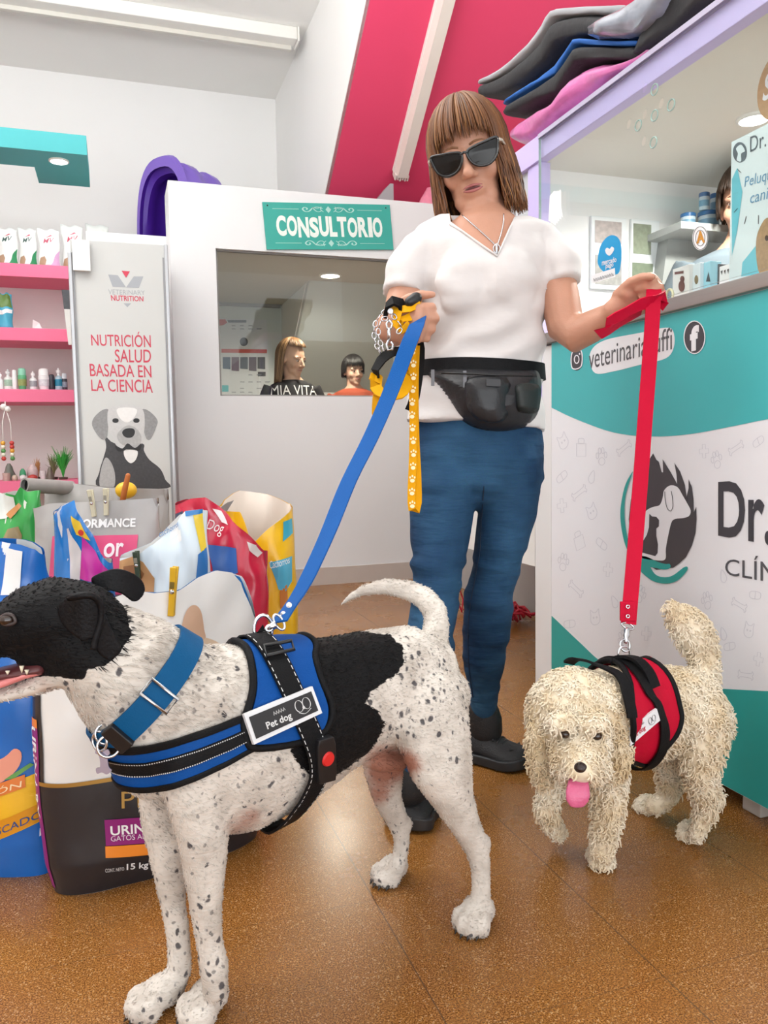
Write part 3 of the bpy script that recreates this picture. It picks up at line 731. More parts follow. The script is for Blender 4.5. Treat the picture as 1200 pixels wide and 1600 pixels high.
# poster and blind rail inside the consulting room
iv = 6.08
t = root('wall_poster', PV(388, 618, iv), 'printed care poster on the consulting-room wall behind the window', 'poster')
a, b = PV(337, 497, iv-.004), PV(421, 650, iv-.004)
bd = MB().box((a.x-.02, iv-.005, b.z), (b.x, iv-.001, a.z)).build('sheet', mat('poster_sheet', '#d8dadb', .5, var=.02), t)
g = on_v(iv-.0062); g_2 = on_v(iv-.0072)
m = MB(); m.poly([g(*k) for k in ((341, 499), (352, 499), (355, 504), (349, 508), (341, 509))]); m.build('red_corner', mat('poster_red', '#c5432f', .5), bd)
MB().poly([g(*k) for k in ((355, 500), (385, 500), (385, 504), (357, 504))]).build('dark_bar', INK, bd)
MB().poly([g(*k) for k in ((346, 545), (417, 546), (417, 552), (346, 551))]).build('red_bar', mat('poster_red', '#c5432f', .5), bd)
MB().poly([g(*k) for k in ell(381, 534, 6.3, 6.8)]).build('dark_disc', mat('poster_dark', '#2c2d30', .5), bd)
for i, cc in enumerate(('2e4a63', '5b3a4c', '45505a', '4f3d4a', '33363a')):
    x = 348+13.6*i; MB().poly([g(*k) for k in ((x, 558), (x+12, 558), (x+12, 577+(i % 2)*3), (x, 576+(i % 2)*3))]).build('picture_tile', mat('tile_'+cc, '#'+cc, .5, var=.3, vscale=80), bd)
MB().poly([g(*k) for k in ((403, 581), (415, 581), (415, 588), (403, 588))]).build('picture_tile', mat('tile_33363a', '#33363a', .5), bd)
MB().poly([g(*k) for k in ((347, 602), (357, 602), (357, 612), (347, 612))]).build('teal_badge', TEAL, bd)
m = MB()
rr = random.Random(4)
for yy in (508, 513, 585, 596, 606, 612):
    for xx in range(362, 416, 13):
        if rr.random() < .8: m.poly([g(*k) for k in ((xx, yy), (xx+rr.uniform(4, 9), yy), (xx+7, yy+1.6), (xx, yy+1.6))])
m.build('small_print', mat('poster_print', '#9a9ea3', .5), bd)
a = PV(338, 474, iv-.02)
tag(MB().box((a.x-.05, iv-.035, a.z-.014), (PV(437, 478, iv).x, iv-.005, a.z+.012)).build('curtain_rail', mat('rail_grey', '#9d9c9a', .4)), 'grey rail above the poster on the consulting-room wall', 'rail')

# small grey wedge and pink plush on top of the consulting room
a = PV(602, 303, 4.5); t = root('cardboard_wedge', (a.x, 4.5, 1.95), 'small grey triangular wedge on the consulting-room roof, by the hair', 'wedge')
b0, b1, b2 = PV(584, 306, 4.5), PV(615, 306, 4.5), PV(614, 287, 4.5)
z0 = 1.95
MB().poly([Vector((b0.x-.2, 4.5, z0)), Vector((b1.x, 4.5, z0)), Vector((b1.x, 4.5, b2.z)), Vector((b1.x-.02, 4.5, b2.z))], .12, Vector((0, -1, 0))).build('wedge', mat('wedge_grey', '#a09da0', .6), t)
a = PV(672, 300, 4.43); t = root('pink_plush', (a.x, 4.43, 1.95), 'pink wrapped plush on the consulting-room roof, showing behind the hair', 'plush')
m = MB(); m.loft([(Vector((a.x, 4.43, 2.0)), .06, .04), (Vector((a.x+.0, 4.43, 2.10)), .075, .045), (Vector((a.x-.01, 4.43, 2.2)), .06, .04), (Vector((a.x, 4.43, 2.27)), .025, .02)], Vector((0, 1, 0)))
fuse(m, 'body', .012, 4, mat('pink_plush', '#e0879f', .5, var=.2, vscale=30, bump=.4, bscale=50), t)

# ------------------------------------------------------------------ purple pet house on the roof
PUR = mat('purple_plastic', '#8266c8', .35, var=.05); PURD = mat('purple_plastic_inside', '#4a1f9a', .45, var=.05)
hb = 1.951
c = P(240, 400, 4.78); base = Vector((c.x+.06, c.y+.12, hb))
ax = Vector((.80, .60, 0)).normalized()           # tunnel axis, pointing away from the opening
sd = Vector((ax.y, -ax.x, 0)); 
t = root('pet_house', base, 'purple ribbed plastic pet house standing on top of the consulting room', 'pet house')
def arch(r, n=22, inset=0):
    hw, hh = .235*r, .62*r
    out = []
    for k in range(n+1):
        a = math.pi*k/n; x = -math.cos(a); y = math.sin(a)
        out.append((hw*math.copysign(abs(x)**.75, x), hh*y**.62))
    return out
rg_o, rg_i = [], []
prof = [(0, 1.0), (.03, 1.02), (.05, .95), (.10, .95), (.12, .985), (.19, .985), (.21, .945), (.28, .945), (.30, .975), (.37, .965), (.39, .92), (.47, .90)]
for s_, r_ in prof:
    rg_o.append([base+ax*s_+sd*x+Vector((0, 0, y)) for x, y in arch(r_)])
    rg_i.append([base+ax*s_+sd*x+Vector((0, 0, y)) for x, y in arch(r_*.90)])
m = MB(); m.rings(rg_o, closed=False, cap=False)
m.rings([rg_o[0], rg_i[0]], closed=False, cap=False)
m.build('shell', PUR, t, auto=True)
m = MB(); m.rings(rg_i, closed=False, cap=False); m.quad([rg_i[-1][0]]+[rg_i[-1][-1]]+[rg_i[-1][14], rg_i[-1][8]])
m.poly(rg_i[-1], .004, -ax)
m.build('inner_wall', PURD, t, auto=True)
Mx = Matrix((sd, ax, Vector((0, 0, 1)))).transposed().to_4x4(); Mx.translation = base
MB().box((-.225, .005, 0), (.225, .035, .10), M=Mx).build('door_sill', PUR, t, bevel=.008)
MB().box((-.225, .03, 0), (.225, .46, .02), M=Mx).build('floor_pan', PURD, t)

# ------------------------------------------------------------------ nutrition cabinet
CV = 3.92
a, b = PV(114, 374, CV), PV(262, 384, CV)
cx0, cx1, cz = PV(108, 450, CV).x, PV(263, 450, CV).x+.004, PV(200, 379, CV).z
t = root('display_cabinet', ((cx0+cx1)/2, CV+.2, 0), 'tall pale grey nutrition cabinet with red lettering and a dog portrait', 'cabinet')
CAB = mat('cabinet_grey', '#c3c4c2', .35, var=.015); SIL = mat('cabinet_silver', '#b4b5b8', .3, metal=.6)
MB().box((cx0+.012, CV, 0), (cx1-.012, CV+.42, cz)).build('body', CAB, t, bevel=.004)
for xx in (cx0, cx1-.018):
    MB().box((xx, CV-.012, 0), (xx+.018, CV+.42, cz-(.06 if xx == cx0 else 0))).build('edge_strip', SIL, t, bevel=.004)
    MB().box((xx+.018 if xx == cx0 else xx-.008, CV-.006, 0), (xx+.026 if xx == cx0 else xx, CV+.01, cz-.06)).build('edge_groove', mat('groove_grey', '#8f9093', .4), t)
h = on_v(CV-.0008); h2 = on_v(CV-.0016); h3 = on_v(CV-.0024)
REDINK = mat('red_print', '#c3324b', .4, var=0); SILP = mat('silver_print', '#9a9ca0', .3, metal=.3)
m = MB(); m.poly([h(*k) for k in ((169, 429), (184, 430), (197, 449), (209, 432), (224, 432), (217, 450), (176, 448))]); m.poly([h(*k) for k in ((193, 474), (205, 474), (199, 480))]); m.build('emblem', SILP, t)
MB().poly([h2(*k) for k in ((190, 423), (203, 424), (197, 434))]).build('emblem_tip', REDINK, t)
lettering('lettering', 'VETERINARY', [(169, 452), (226, 454), (227, 461), (169, 460)], h, SILP, t)
lettering('lettering', 'NUTRITION', [(173, 461), (224, 463), (224, 471), (174, 470)], h, REDINK, t, bold=.02)
for body, qd in (('NUTRICIÓN', [(141.5, 518), (235, 518.5), (236, 543), (143, 540)]), ('SALUD', [(179, 546), (236, 546), (236, 567), (180, 566)]), ('BASADA EN', [(139.5, 568), (236, 571), (237, 590), (141, 588)]), ('LA CIENCIA', [(142, 593), (238, 593), (239, 614), (143, 611)])):
    lettering('lettering', body, qd, h, REDINK, t, bold=.006)
# printed dog portrait: layered flat print
ck = lambda L: [(x*.2811, 330+y*.28125) for x, y in L]
DK = {k: mat('print_grey_'+k, '#'+k, .5, var=v, vscale=90) for k, v in (('3d3d40', .45), ('8b8b8c', .3), ('c4c4c4', .12), ('1f1f21', .2), ('a9a9a9', .22), ('e4e4e3', .06))}
pr = MB().poly([h(*k) for k in ck(smooth2([(560,1535),(552,1450),(575,1370),(590,1310),(585,1250),(640,1290),(790,1290),(800,1330),(830,1380),(890,1430),(918,1490),(925,1540)], 4, True))]).build('portrait', DK['3d3d40'], t)
def pl(name, pts, mt, lv): MB().poly([on_v(CV-.0008*lv)(*k) for k in ck(pts)]).build(name, mt, pr)
pl('chest_light', smooth2([(560,1535),(556,1460),(585,1370),(620,1400),(640,1470),(630,1535)], 4, True), DK['a9a9a9'], 2)
pl('left_ear', smooth2([(600,1100),(560,1110),(520,1150),(512,1190),(540,1240),(570,1268),(595,1255),(600,1210),(608,1150)], 4, True), DK['8b8b8c'], 2)
pl('right_ear', smooth2([(790,1100),(835,1115),(875,1160),(868,1200),(838,1265),(815,1265),(800,1220),(790,1160)], 4, True), DK['8b8b8c'], 2)
pl('head', smooth2([(600,1110),(630,1085),(690,1074),(750,1080),(795,1105),(805,1180),(795,1260),(780,1310),(745,1335),(690,1335),(650,1305),(625,1260),(600,1190)], 4, True), DK['c4c4c4'], 3)
pl('brow', smooth2([(650,1100),(700,1090),(760,1100),(750,1140),(720,1170),(690,1170),(660,1140)], 4, True), DK['e4e4e3'], 4)
for cx_ in (642, 758): pl('eye', ell(cx_, 1163, 18, 13, 16), DK['1f1f21'], 4)
pl('muzzle', smooth2([(670,1215),(710,1190),(755,1205),(785,1250),(775,1300),(720,1310),(670,1290),(650,1250)], 4, True), DK['a9a9a9'], 4)
pl('nose', smooth2([(680,1225),(700,1208),(740,1208),(750,1230),(735,1255),(705,1258),(685,1245)], 4, True), DK['1f1f21'], 5)
pl('mouth', smooth2([(640,1300),(680,1318),(710,1290),(750,1315),(785,1290),(775,1330),(720,1325),(660,1335)], 4, True), DK['1f1f21'], 5)
pl('chin', smooth2([(690,1330),(730,1322),(765,1335),(755,1380),(725,1400),(695,1370)], 4, True), DK['e4e4e3'], 5)
# white tab on the top left corner
a, b = PV(112, 374, CV-.03), PV(142, 424, CV-.03)
MB().box((a.x, CV-.035, b.z), (b.x, CV-.014, a.z)).build('corner_tab', mat('white_tab', '#efefee', .4), t, bevel=.003)
# packet hanging at the cabinet's left side
a, b = PV(97, 455, 4.4), PV(108, 540, 4.4)
t = root('hanging_packet', (a.x+.03, 4.38, b.z), 'slim white and dark packet hanging beside the cabinet left edge', 'packet')
m = MB(); m.rings([[Vector((a.x+dx+.02*(1-z), 4.36+dy, b.z+(a.z-b.z)*z)) for dx, dy in ((0, 0), (.06, 0), (.06, .015), (0, .015))] for z in (0, .3, .65)]).build('lower', mat('packet_white', '#e2e0dc', .35), t)
m = MB(); m.rings([[Vector((a.x+dx+.02*(1-z), 4.36+dy, b.z+(a.z-b.z)*z)) for dx, dy in ((0, 0), (.06, 0), (.06, .015), (0, .015))] for z in (.65, 1.0)]).build('upper', mat('packet_dark', '#4a4b50', .35, var=.4, vscale=40), t)

# ------------------------------------------------------------------ pink wall shelves
SV, SB, SX0, SX1 = 4.80, 5.13, -2.2, -.155
t = root('shelf_unit', ((SX0+SX1)/2, 5.0, 0), 'white-backed shelf unit with four thick pink shelves, left side', 'shelf unit')
MB().box((SX0, SB, 0), (SX1+.25, SB+.03, 1.80)).build('back_panel', mat('shelf_back', '#dcd8d5', .6, var=.02), t)
ZS = (1.80, 1.456, 1.123, .62)
for z in ZS: MB().box((SX0, SV, z-.07), (SX1, SB, z)).build('shelf', PINK, t, bevel=.002)
MB().box((SX0, SV, 0), (SX0+.03, SB, 1.73)).build('side_panel', WHITE, t)
def pouch(x0, x1, ytop, v, z, col, label, parts, grp, name='food_pouch', cat='food bag', depth=.035):
    a = PV(x0, 400, v); b = PV(x1, 400, v); w_ = b.x-a.x; cx_ = (a.x+b.x)/2; hz = PV((x0+x1)/2, ytop, v).z-z
    t = root(name, (cx_, v, z), label, cat, grp)
    def S(x, y, o=0.0):
        # x -1..1 across, y 0..1 up; front bulge flattening into the seal
        d = depth*(1-y**3)*(1-.75*x*x); ww = w_/2*(1-.07*math.sin(math.pi*y))
        return Vector((cx_+ww*x+.004*math.sin(9*y+x*3), v-d-o, z+hz*y+.006*math.sin(5*x)*y))
    n, k = 12, 12
    m = MB(); F_ = [[m.bm.verts.new(S(-1+2*i/n, j/k)) for i in range(n+1)] for j in range(k+1)]
    B_ = [[m.bm.verts.new(Vector((S(-1+2*i/n, j/k).x, v+depth*.6*(1-(j/k)**3)*(1-(-1+2*i/n)**2), S(-1+2*i/n, j/k).z))) for i in range(n+1)] for j in range(k+1)]
    for j in range(k):
        for i in range(n):
            m.face([F_[j][i], F_[j][i+1], F_[j+1][i+1], F_[j+1][i]]); m.face([B_[j][i+1], B_[j][i], B_[j+1][i], B_[j+1][i+1]])
        m.face([F_[j][0], F_[j+1][0], B_[j+1][0], B_[j][0]]); m.face([F_[j][n], B_[j][n], B_[j+1][n], F_[j+1][n]])
    for i in range(n): m.face([F_[k][i], F_[k][i+1], B_[k][i+1], B_[k][i]]); m.face([F_[0][i+1], F_[0][i], B_[0][i], B_[0][i+1]])
    bd = m.build('pouch', mat('pouch_'+col, '#'+col, .25, var=.06, vscale=20, bump=.25, bscale=25), t, smooth=True)
    for kind, c_, pts in parts:
        mm = MB()
        if kind == 'txt': letters(mm, pts[0], (lambda q: lambda x, y: S(q[0]+(q[2]-q[0])*x, q[1]+(q[3]-q[1])*y, .0022))(pts[1]), shear=.2, bold=.01)
        else: patch2d(mm, pts, lambda x, y: S(x, y, .0014), .2)
        mm.build('lettering' if kind == 'txt' else kind, mat('pouch_ink_'+c_, '#'+c_, .35, var=.12, vscale=50), bd)
    return t
tri = [(.05, .01), (.96, .01), (.96, .46)]
dogp = [(-.9, .02), (-.35, .02), (-.3, .16), (-.5, .27), (-.8, .22)]
G = 'white food bags on the top pink shelf'
def mv(x0, x1, yt, c, c2, lab, v): pouch(x0, x1, yt, v, 1.80, 'e3e6e4', lab, [('corner', c, tri), ('picture', 'a5876c', dogp), ('txt', c2, ('MV', (-.45, .62, .45, .75))), ('swash', 'c9435f', [(-.3, .79), (.1, .83), (.3, .8), (.0, .79)])], G)
mv(-3, 29, 357, '2f8a5b', '3d5550', 'white MV bag with green corner at the left end of the top shelf', 4.86)
mv(30, 59, 358, '2f8a5b', '3d5550', 'white MV bag with green corner, second from the left on the top shelf', 4.87)
mv(60, 95, 359, 'd3a9cf', 'b0475f', 'white MV bag with lilac corner on the top shelf', 4.86)
mv(97, 132, 353, 'e3e6e4', 'b5324f', 'white MV bag with plain corner half hidden behind the cabinet tab', 4.9)
mv(136, 172, 352, 'e3e6e4', 'c56d7d', 'white bag peeking over the cabinet top, right end of the row', 4.95)
pouch(-8, 16, 458, 4.88, 1.456, '4aa7c4', 'blue and green treat packet at the left end of the second pink shelf', [('picture', '5c7c3a', [(-.9, .6), (.9, .6), (.8, .95), (-.8, .98)]), ('band', 'e8eef0', [(-.9, .38), (.9, .45), (.9, .55), (-.9, .5)])], None, 'treat_packet', 'treat packet')
a = PV(50, 494, 4.9)
t = root('price_card', (a.x+.02, 4.9, 1.456), 'small folded clear card standing on the second pink shelf', 'card')
MB().poly([Vector((a.x, 4.88, 1.456)), Vector((a.x+.055, 4.90, 1.456)), Vector((a.x+.035, 4.90, 1.50)), Vector((a.x+.005, 4.88, 1.515))], .002, Vector((0, -1, 0))).build('card', mat('card_clear', '#efeeee', .15), t)
# bottles on the third shelf
def bottle(x, wpx, ytop, shape, col, cap, label, lab2=None):
    v = 4.9; a = PV(x-wpx/2, 600, v); b = PV(x+wpx/2, 600, v); r = (b.x-a.x)/2; h_ = PV(x, ytop, v).z-1.123; c = Vector(((a.x+b.x)/2, v, 1.123))
    t = root('bottle', c, label, 'bottle', 'bottles on the third pink shelf')
    prof = {'round': [(.85, 0), (.95, .03), (1, .3), (1, .62), (.95, .68)], 'pump': [(.9, 0), (1, .04), (1, .55), (.75, .62), (.35, .66)], 'taper': [(.72, 0), (.8, .04), (1, .45), (1, .66), (.92, .68)]}[shape]
    MB().lathe([(q*r, z*h_) for q, z in prof]+[(.001, h_*.69)], c, 18).build('body', mat('bottle_'+col, '#'+col, .3, var=.04), t, auto=True)
    if shape == 'pump': cp = [(.36, .66), (.36, .76), (.55, .78), (.55, .9), (.2, .92), (.18, 1.0), (.001, 1.0)]
    else: cp = [(.9, .68), (.92, .86), (.8, .96), (.5, 1.0), (.001, 1.0)]
    MB().lathe([(q*r, z*h_) for q, z in cp], c, 18).build('cap', mat('bottle_cap_'+cap, '#'+cap, .3), t, auto=True)
    if lab2: MB().lathe([(r*1.015*(1 if shape != 'taper' else .97), h_*.2), (r*1.015, h_*.5)], c, 18).build('label', mat('bottle_label_'+lab2, '#'+lab2, .4, var=.3, vscale=90), t, auto=True)
bottle(1, 9, 582, 'pump', 'e9ebec', 'f2f3f3', 'white pump bottle at the far left of the third shelf')
bottle(13, 13, 577, 'pump', 'e4eae6', 'dfe6e4', 'clear white pump bottle with green-printed label on the third shelf', '9fc3ad')
bottle(23, 8, 578, 'round', 'f0f0f0', 'f2f3f3', 'slim plain white bottle left of the green one')
bottle(35, 14, 575, 'taper', '57a978', '8fd0b4', 'green bottle with paler green cap on the third shelf', '8a9a58')
bottle(52, 12, 580, 'pump', 'e8e8e8', 'f0f0f0', 'white pump bottle between the green bottle and the broad white one', '9a9fa3')
bottle(69, 18, 576, 'taper', 'eceeee', 'f6f6f6', 'broad white rounded bottle on the third shelf', 'd0d4d8')
bottle(81, 10, 585, 'round', '34343c', '3c3c46', 'short dark bottle right of the broad white bottle')
bottle(92, 12, 575, 'pump', 'a9bfcc', 'f1f1f1', 'blue-banded pump bottle near the right end of the third shelf', '1d7f9e')
bottle(101, 9, 583, 'round', '3a3b44', 'c6ccd2', 'dark bottle with grey cap at the right end of the third shelf', '7c8694')
# rope toy hanging from the third shelf
a = PV(8, 636, 4.78)
t = root('rope_toy', a, 'white rope toy with red and green beads hanging under the third shelf', 'toy')
WH = mat('rope_white', '#e8e6e2', .7)
MB().tube([Vector((a.x, 4.79, 1.055)), a, a+Vector((0, 0, -.02))], .003, 6).build('cord', WH, t, smooth=True)
m = MB(); m.ball(a+Vector((-.008, 0, 0)), .018); m.ball(a+Vector((.012, -.004, -.012)), .016); m.build('knot', WH, t, smooth=True)
zb = PV(8, 720, 4.78).z
for dx in (-.018, .022): MB().tube([a, Vector((a.x+dx, 4.78, (a.z+zb)/2+.06)), Vector((a.x+dx*1.1, 4.78, zb))], .0025, 6).build('strand', WH, t, smooth=True)
bc = ['c9453f', 'e8e2cf', '5e9a5a', 'e8e2cf', 'e0a33c', 'c9453f']
for j, dx in enumerate((-.018, .022)):
    for i in range(5):
        q = bc[(i+j*2) % 6]; MB().ball(Vector((a.x+dx*1.1, 4.775, zb+.012+.021*i)), .0125, n=10, m=8).build('bead', mat('bead_'+q, '#'+q, .35), t, smooth=True)
# aquarium ornaments and plants on the lowest shelf
ZL = .62
def orn(name, x, y, w_, h_, col, label, cat, shape='round', var=.25, v=4.88):
    a = PV(x-w_/2, y, v); b = PV(x+w_/2, y, v); r = (b.x-a.x)/2; hh = h_/FPX*4.6; c = Vector(((a.x+b.x)/2, v, ZL))
    mt = mat('orn_'+col, '#'+col, .4, var=var, vscale=60)
    pr_ = {'round': [(.6, 0), (.95, .25), (1, .5), (.8, .8), (.3, 1), (.001, 1)], 'cup': [(.85, 0), (1, .9), (.96, 1), (.8, .95), (.75, .3), (.001, .3)], 'rock': [(1, 0), (.95, .3), (.6, .6), (.5, .8), (.2, 1), (.001, 1)]}[shape]
    o = MB().lathe([(q*r, z*hh) for q, z in pr_], c, 16).build(name, mt, None, auto=True)
    return tag(o, label, cat, 'ornaments on the lowest pink shelf')
orn('ornament', 10, 742, 13, 12, 'b9a096', 'beige bowl ornament at the left of the lowest shelf', 'ornament', 'cup')
orn('ornament', 14, 730, 22, 26, '6d7168', 'dark mossy rock ornament behind the beige bowl', 'ornament', 'rock', v=4.98)
orn('ornament', 23, 742, 10, 9, 'c9b6a4', 'small shell ornament right of the beige bowl', 'ornament')
orn('ornament', 35, 728, 11, 18, '3f9a6c', 'green glass egg ornament on the lowest shelf', 'ornament')
orn('ornament', 36, 743, 12, 9, 'd8d4d4', 'white pebble ornament below the green egg', 'ornament', v=4.83)
orn('bowl', 51, 742, 18, 24, 'd4bcbc', 'pale globe bowl on the lowest shelf', 'bowl', v=4.92)
orn('ornament', 51, 744, 17, 9, 'b33a35', 'red-based green ornament in front of the globe bowl', 'ornament', v=4.82)
orn('ornament', 67, 740, 10, 14, 'd8cfd0', 'small white cup ornament left of the plants', 'ornament', 'cup')
orn('ornament', 78, 738, 14, 20, '6b5f55', 'brown driftwood ornament left of the green plant', 'ornament', 'rock')
def plant(x, y0, y1, col, label, n, spread, v=4.86, rs=1):
    c = PV(x, y0, v); c.z = ZL; h_ = (y0-y1)/FPX*4.6; rr = random.Random(rs); m = MB()
    t = root('plastic_plant', c, label, 'plant', 'plastic plants on the lowest pink shelf')
    for i in range(n):
        a = rr.uniform(0, 6.283); s_ = spread*rr.uniform(.2, 1); hh = h_*rr.uniform(.6, 1)
        p = [c+Vector((s_*math.cos(a)*q**1.6, s_*.6*math.sin(a)*q**1.6, .012+hh*(q-.25*q*q*rr.random()))) for q in (0, .35, .7, 1)]
        wv = Vector((-math.sin(a), math.cos(a), .2)).normalized()
        m.strip(p, wv, [.006, .008, .006, .001], .001)
    m.build('leaves', mat('leaf_'+col, '#'+col, .4, var=.3, vscale=40), t)
    MB().lathe([(.022, 0), (.026, .014), (.001, .016)], c, 14).build('base', mat('plant_base', '#5d4f45', .7), t, auto=True)
plant(99, 748, 697, '3aa23f', 'bright green plastic grass plant on the lowest shelf by the cabinet', 90, .065)
plant(84, 748, 706, '7c7a55', 'brownish plastic plant left of the bright green one', 45, .055, 4.95, 3)
plant(60, 748, 716, 'c08a58', 'small orange plastic plant behind the globe bowl', 24, .03, 5.0, 5)

# ------------------------------------------------------------------ pet food bags in front of the cabinet
class Bag:
    def __init__(s, name, label, D, x0, x1, depth, front, back, col, lining=None, yaw=0.0, pinch=.5, seed=1, crump=.006, group='open pet food bags', base=None, rough=.32):
        ym = 900
        c = P((x0+x1)/2, ym, D); c.z = 0
        fw = Vector((FWD.x, FWD.y, 0)).normalized(); fw.rotate(Matrix.Rotation(yaw, 3, 'Z'))
        s.n = -fw; s.e = Vector((fw.y, -fw.x, 0)); s.W = (x1-x0)/2/FPX*D/ max(.3, math.cos(yaw)); s.d = depth; s.c = c + fw*depth/2; s.seed = seed; s.cr = crump; s.pinch = pinch
        if base: s.c = Vector(base)+fw*depth/2
        s.front = [s.inv(*q) for q in front]; s.back = [s.inv(*q, off=depth) for q in back] if back else [(a, z) for a, z in s.front]
        s.h = max(z for a, z in s.front+s.back)
        s.t = root(name, s.c, label, 'food bag', group)
        n, k = 180, 84; m = MB(); rg = []
        for j in range(k+1):
            ring = []
            for i in range(n):
                q = 2*i/(n/2)-1 if i < n//2 else 1-2*(i-n//2)/(n/2)
                a = math.sin(q*math.pi/2)*.35+q*.65; sa = -math.sqrt(max(0, 1-abs(a)**3.2))*(1 if i < n//2 else -1)
                ring.append(s.at(a, s.rim(a, sa)*j/k, sa))
            rg.append(ring)
        m.rings(rg, 0, True, False); m.poly(rg[0][::-1])
        s.body = m.build('sack', mat('sack_'+col, '#'+col, rough, var=.05, vscale=6, bump=.35, bscale=18, coat=.25), s.t, smooth=True)
        if lining:
            m = MB(); rg = []
            for j in range(12):
                ring = []
                for i in range(n):
                    th = 2*math.pi*i/n; ca, sa = math.cos(th), math.sin(th); a = math.copysign(abs(ca)**.62, ca)
                    z = s.rim(a, sa)*(.5+.5*j/11); p = s.at(a, z, sa); q = s.c+Vector((0, 0, z)); ring.append(p+(q-p)*.03)
                rg.append(ring)
            m.rings(rg, 0, True, False)
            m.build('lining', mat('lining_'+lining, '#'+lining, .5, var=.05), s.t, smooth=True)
    def inv(s, x, y, off=0.0):
        r = ray(x, y); q = s.c + s.n*(s.d/2-off); k = (q-EYE).dot(s.n)/r.dot(s.n); p = EYE+r*k
        return ((p-s.c).dot(s.e)/s.W, p.z)
    def rim(s, a, sa):
        L = lambda P_: float(np.interp(a, [q[0] for q in P_], [q[1] for q in P_]))
        f, b = L(s.front), L(s.back); t = min(max(.5-sa*1.2, 0), 1)   # sa<0 is the front
        return f*t+b*(1-t)
    def at(s, a, z, sa, o=0.0):
        v = z/s.h
        dep = s.d/2*(1 if v < .5 else 1-(1-s.pinch)*((v-.5)/.5)**1.4)*(1-.25*max(0, 1-v*9))
        ww = s.W*(.95+.05*math.sin(math.pi*min(v*1.1, 1)))*(1-.05*max(0, 1-v*10))
        y = -math.copysign(abs(max(1-abs(a)**3, 0))**(1/2.2), -sa)*dep
        p = s.c + s.e*(ww*a) - s.n*y*1.0
        q = Vector((a*2.2, z*9, s.seed*3.7+(2.0 if sa > 0 else 0)))
        am = s.cr*(.35+1.2*v*v)
        p += s.n*(noise.noise(q)*am*1.6+noise.noise(q*2.1)*am*.4) + s.e*(noise.noise(q+Vector((9, 0, 0)))*am*.8)
        return Vector((p.x, p.y, z)) + s.n*o*(-1 if sa > 0 else 1)
    def F(s, a, z, o=.001): return s.at(a, z, -math.sqrt(max(0, 1-min(abs(a), .999)**3.2)), o)
    def fn(s, o): return lambda x, y: s.F(min(max(x, -.985), .985), y, o)
    def area(s, name, col, pts, lv=1, parent=None, step=.011, mt=None):
        q = [s.inv(*k) for k in pts]; m = MB(); patch2d(m, [(a*s.W, z) for a, z in q], lambda x, z: s.F(min(max(x/s.W, -.985), .985), z, (.0012+.0012*lv)), step)
        return m.build(name, mt or mat('print_'+col, '#'+col, .35, var=.06, vscale=25, bump=.2, bscale=18, coat=.2), parent or s.body, smooth=True)
    def text(s, body, quad, col, lv=2, **k):
        q = [s.inv(*p) for p in quad]
        def f(x, y):
            b = (q[3][0]*(1-x)+q[2][0]*x, q[3][1]*(1-x)+q[2][1]*x); t_ = (q[0][0]*(1-x)+q[1][0]*x, q[0][1]*(1-x)+q[1][1]*x)
            return s.F(min(max(b[0]*(1-y)+t_[0]*y, -.985), .985), b[1]*(1-y)+t_[1]*y, (.0012+.0012*lv))
        m = MB(); letters(m, body, f, **k); return m.build('lettering', mat('bagink_'+col, '#'+col, .4, var=.02), s.body)
def peg(p, d, col, label, ln=.075, n=None):
    """sprung clothes peg: two jaws and a coil; d points up along the peg, n towards the viewer"""
    t = root('clothes_peg', p, label, 'clothes peg', 'clothes pegs closing the bags'); d = Vector(d).normalized(); n = (n or Vector((-FWD.x, -FWD.y, 0))).normalized(); s_ = d.cross(n).normalized(); n = s_.cross(d)
    mt = mat('peg_'+col, '#'+col, .45, var=.12, vscale=40)
    for sg in (1, -1):
        pts = [p+d*ln*q+n*sg*o for q, o in ((-.5, .004), (-.3, .003), (.0, .004), (.5, .009))]
        MB().strip(pts, s_, .011, .0045).build('jaw', mt, t, bevel=.001)
    MB().tube([p+n*q for q in (-.007, .007)], .0042, 10).build('spring', METAL, t, smooth=True)
    MB().box((-.004, -.0005, -.006), (.004, .0005, .006), M=Matrix.Translation(p+n*.0095+d*.012) @ Matrix((s_, n, d)).transposed().to_4x4()).build('brand_plate', mat('peg_mark_'+col, '#6e5b14' if col.startswith('d') else '#8b8577', .5), t)

# --- grey bags at the back
b = Bag('food_bag', 'silver-grey food bag at the back of the group, right against the cabinet', 2.42, 58, 262, .12, [(58, 751), (100, 757), (160, 763), (215, 765), (262, 766)], None, 'a19d9b', pinch=.10, seed=4, crump=.008)
b = Bag('food_bag', 'green food bag with folded top at the left of the group', 2.2, -42, 56, .12, [(-42, 790), (0, 772), (14, 775), (22, 762), (36, 770), (56, 766)], [(-42, 780), (30, 766), (56, 766)], '2f9b46', 'd8d8d0', pinch=.3, seed=6, crump=.010)
b.area('pale_panel', 'd9dbd6', [(-30, 768), (12, 778), (16, 800), (0, 812), (-30, 815)]); b.area('pet_picture', '8d7a52', [(2, 842), (8, 828), (22, 824), (28, 838), (24, 868), (2, 868)]); b.area('food_picture', 'c98a52', [(0, 806), (20, 787), (24, 792), (10, 812)], 2)
p0 = P(38, 758, 2.34)
t = root('grey_tube', p0, 'dark-mouthed grey tube lying over the green bag top', 'tube')
d = Vector((.75, .6, -.1)).normalized(); m = MB(); _, sx, uu = frame(d)
rg = [[p0+d*k+(sx*math.cos(a*.3142)+uu*math.sin(a*.3142))*r for a in range(20)] for k, r in ((0, .017), (0, .022), (.16, .022))]
m.rings(rg, 0, True, False); m.build('roll', mat('tube_grey', '#8f8a87', .45, var=.2, vscale=30), t, auto=True)
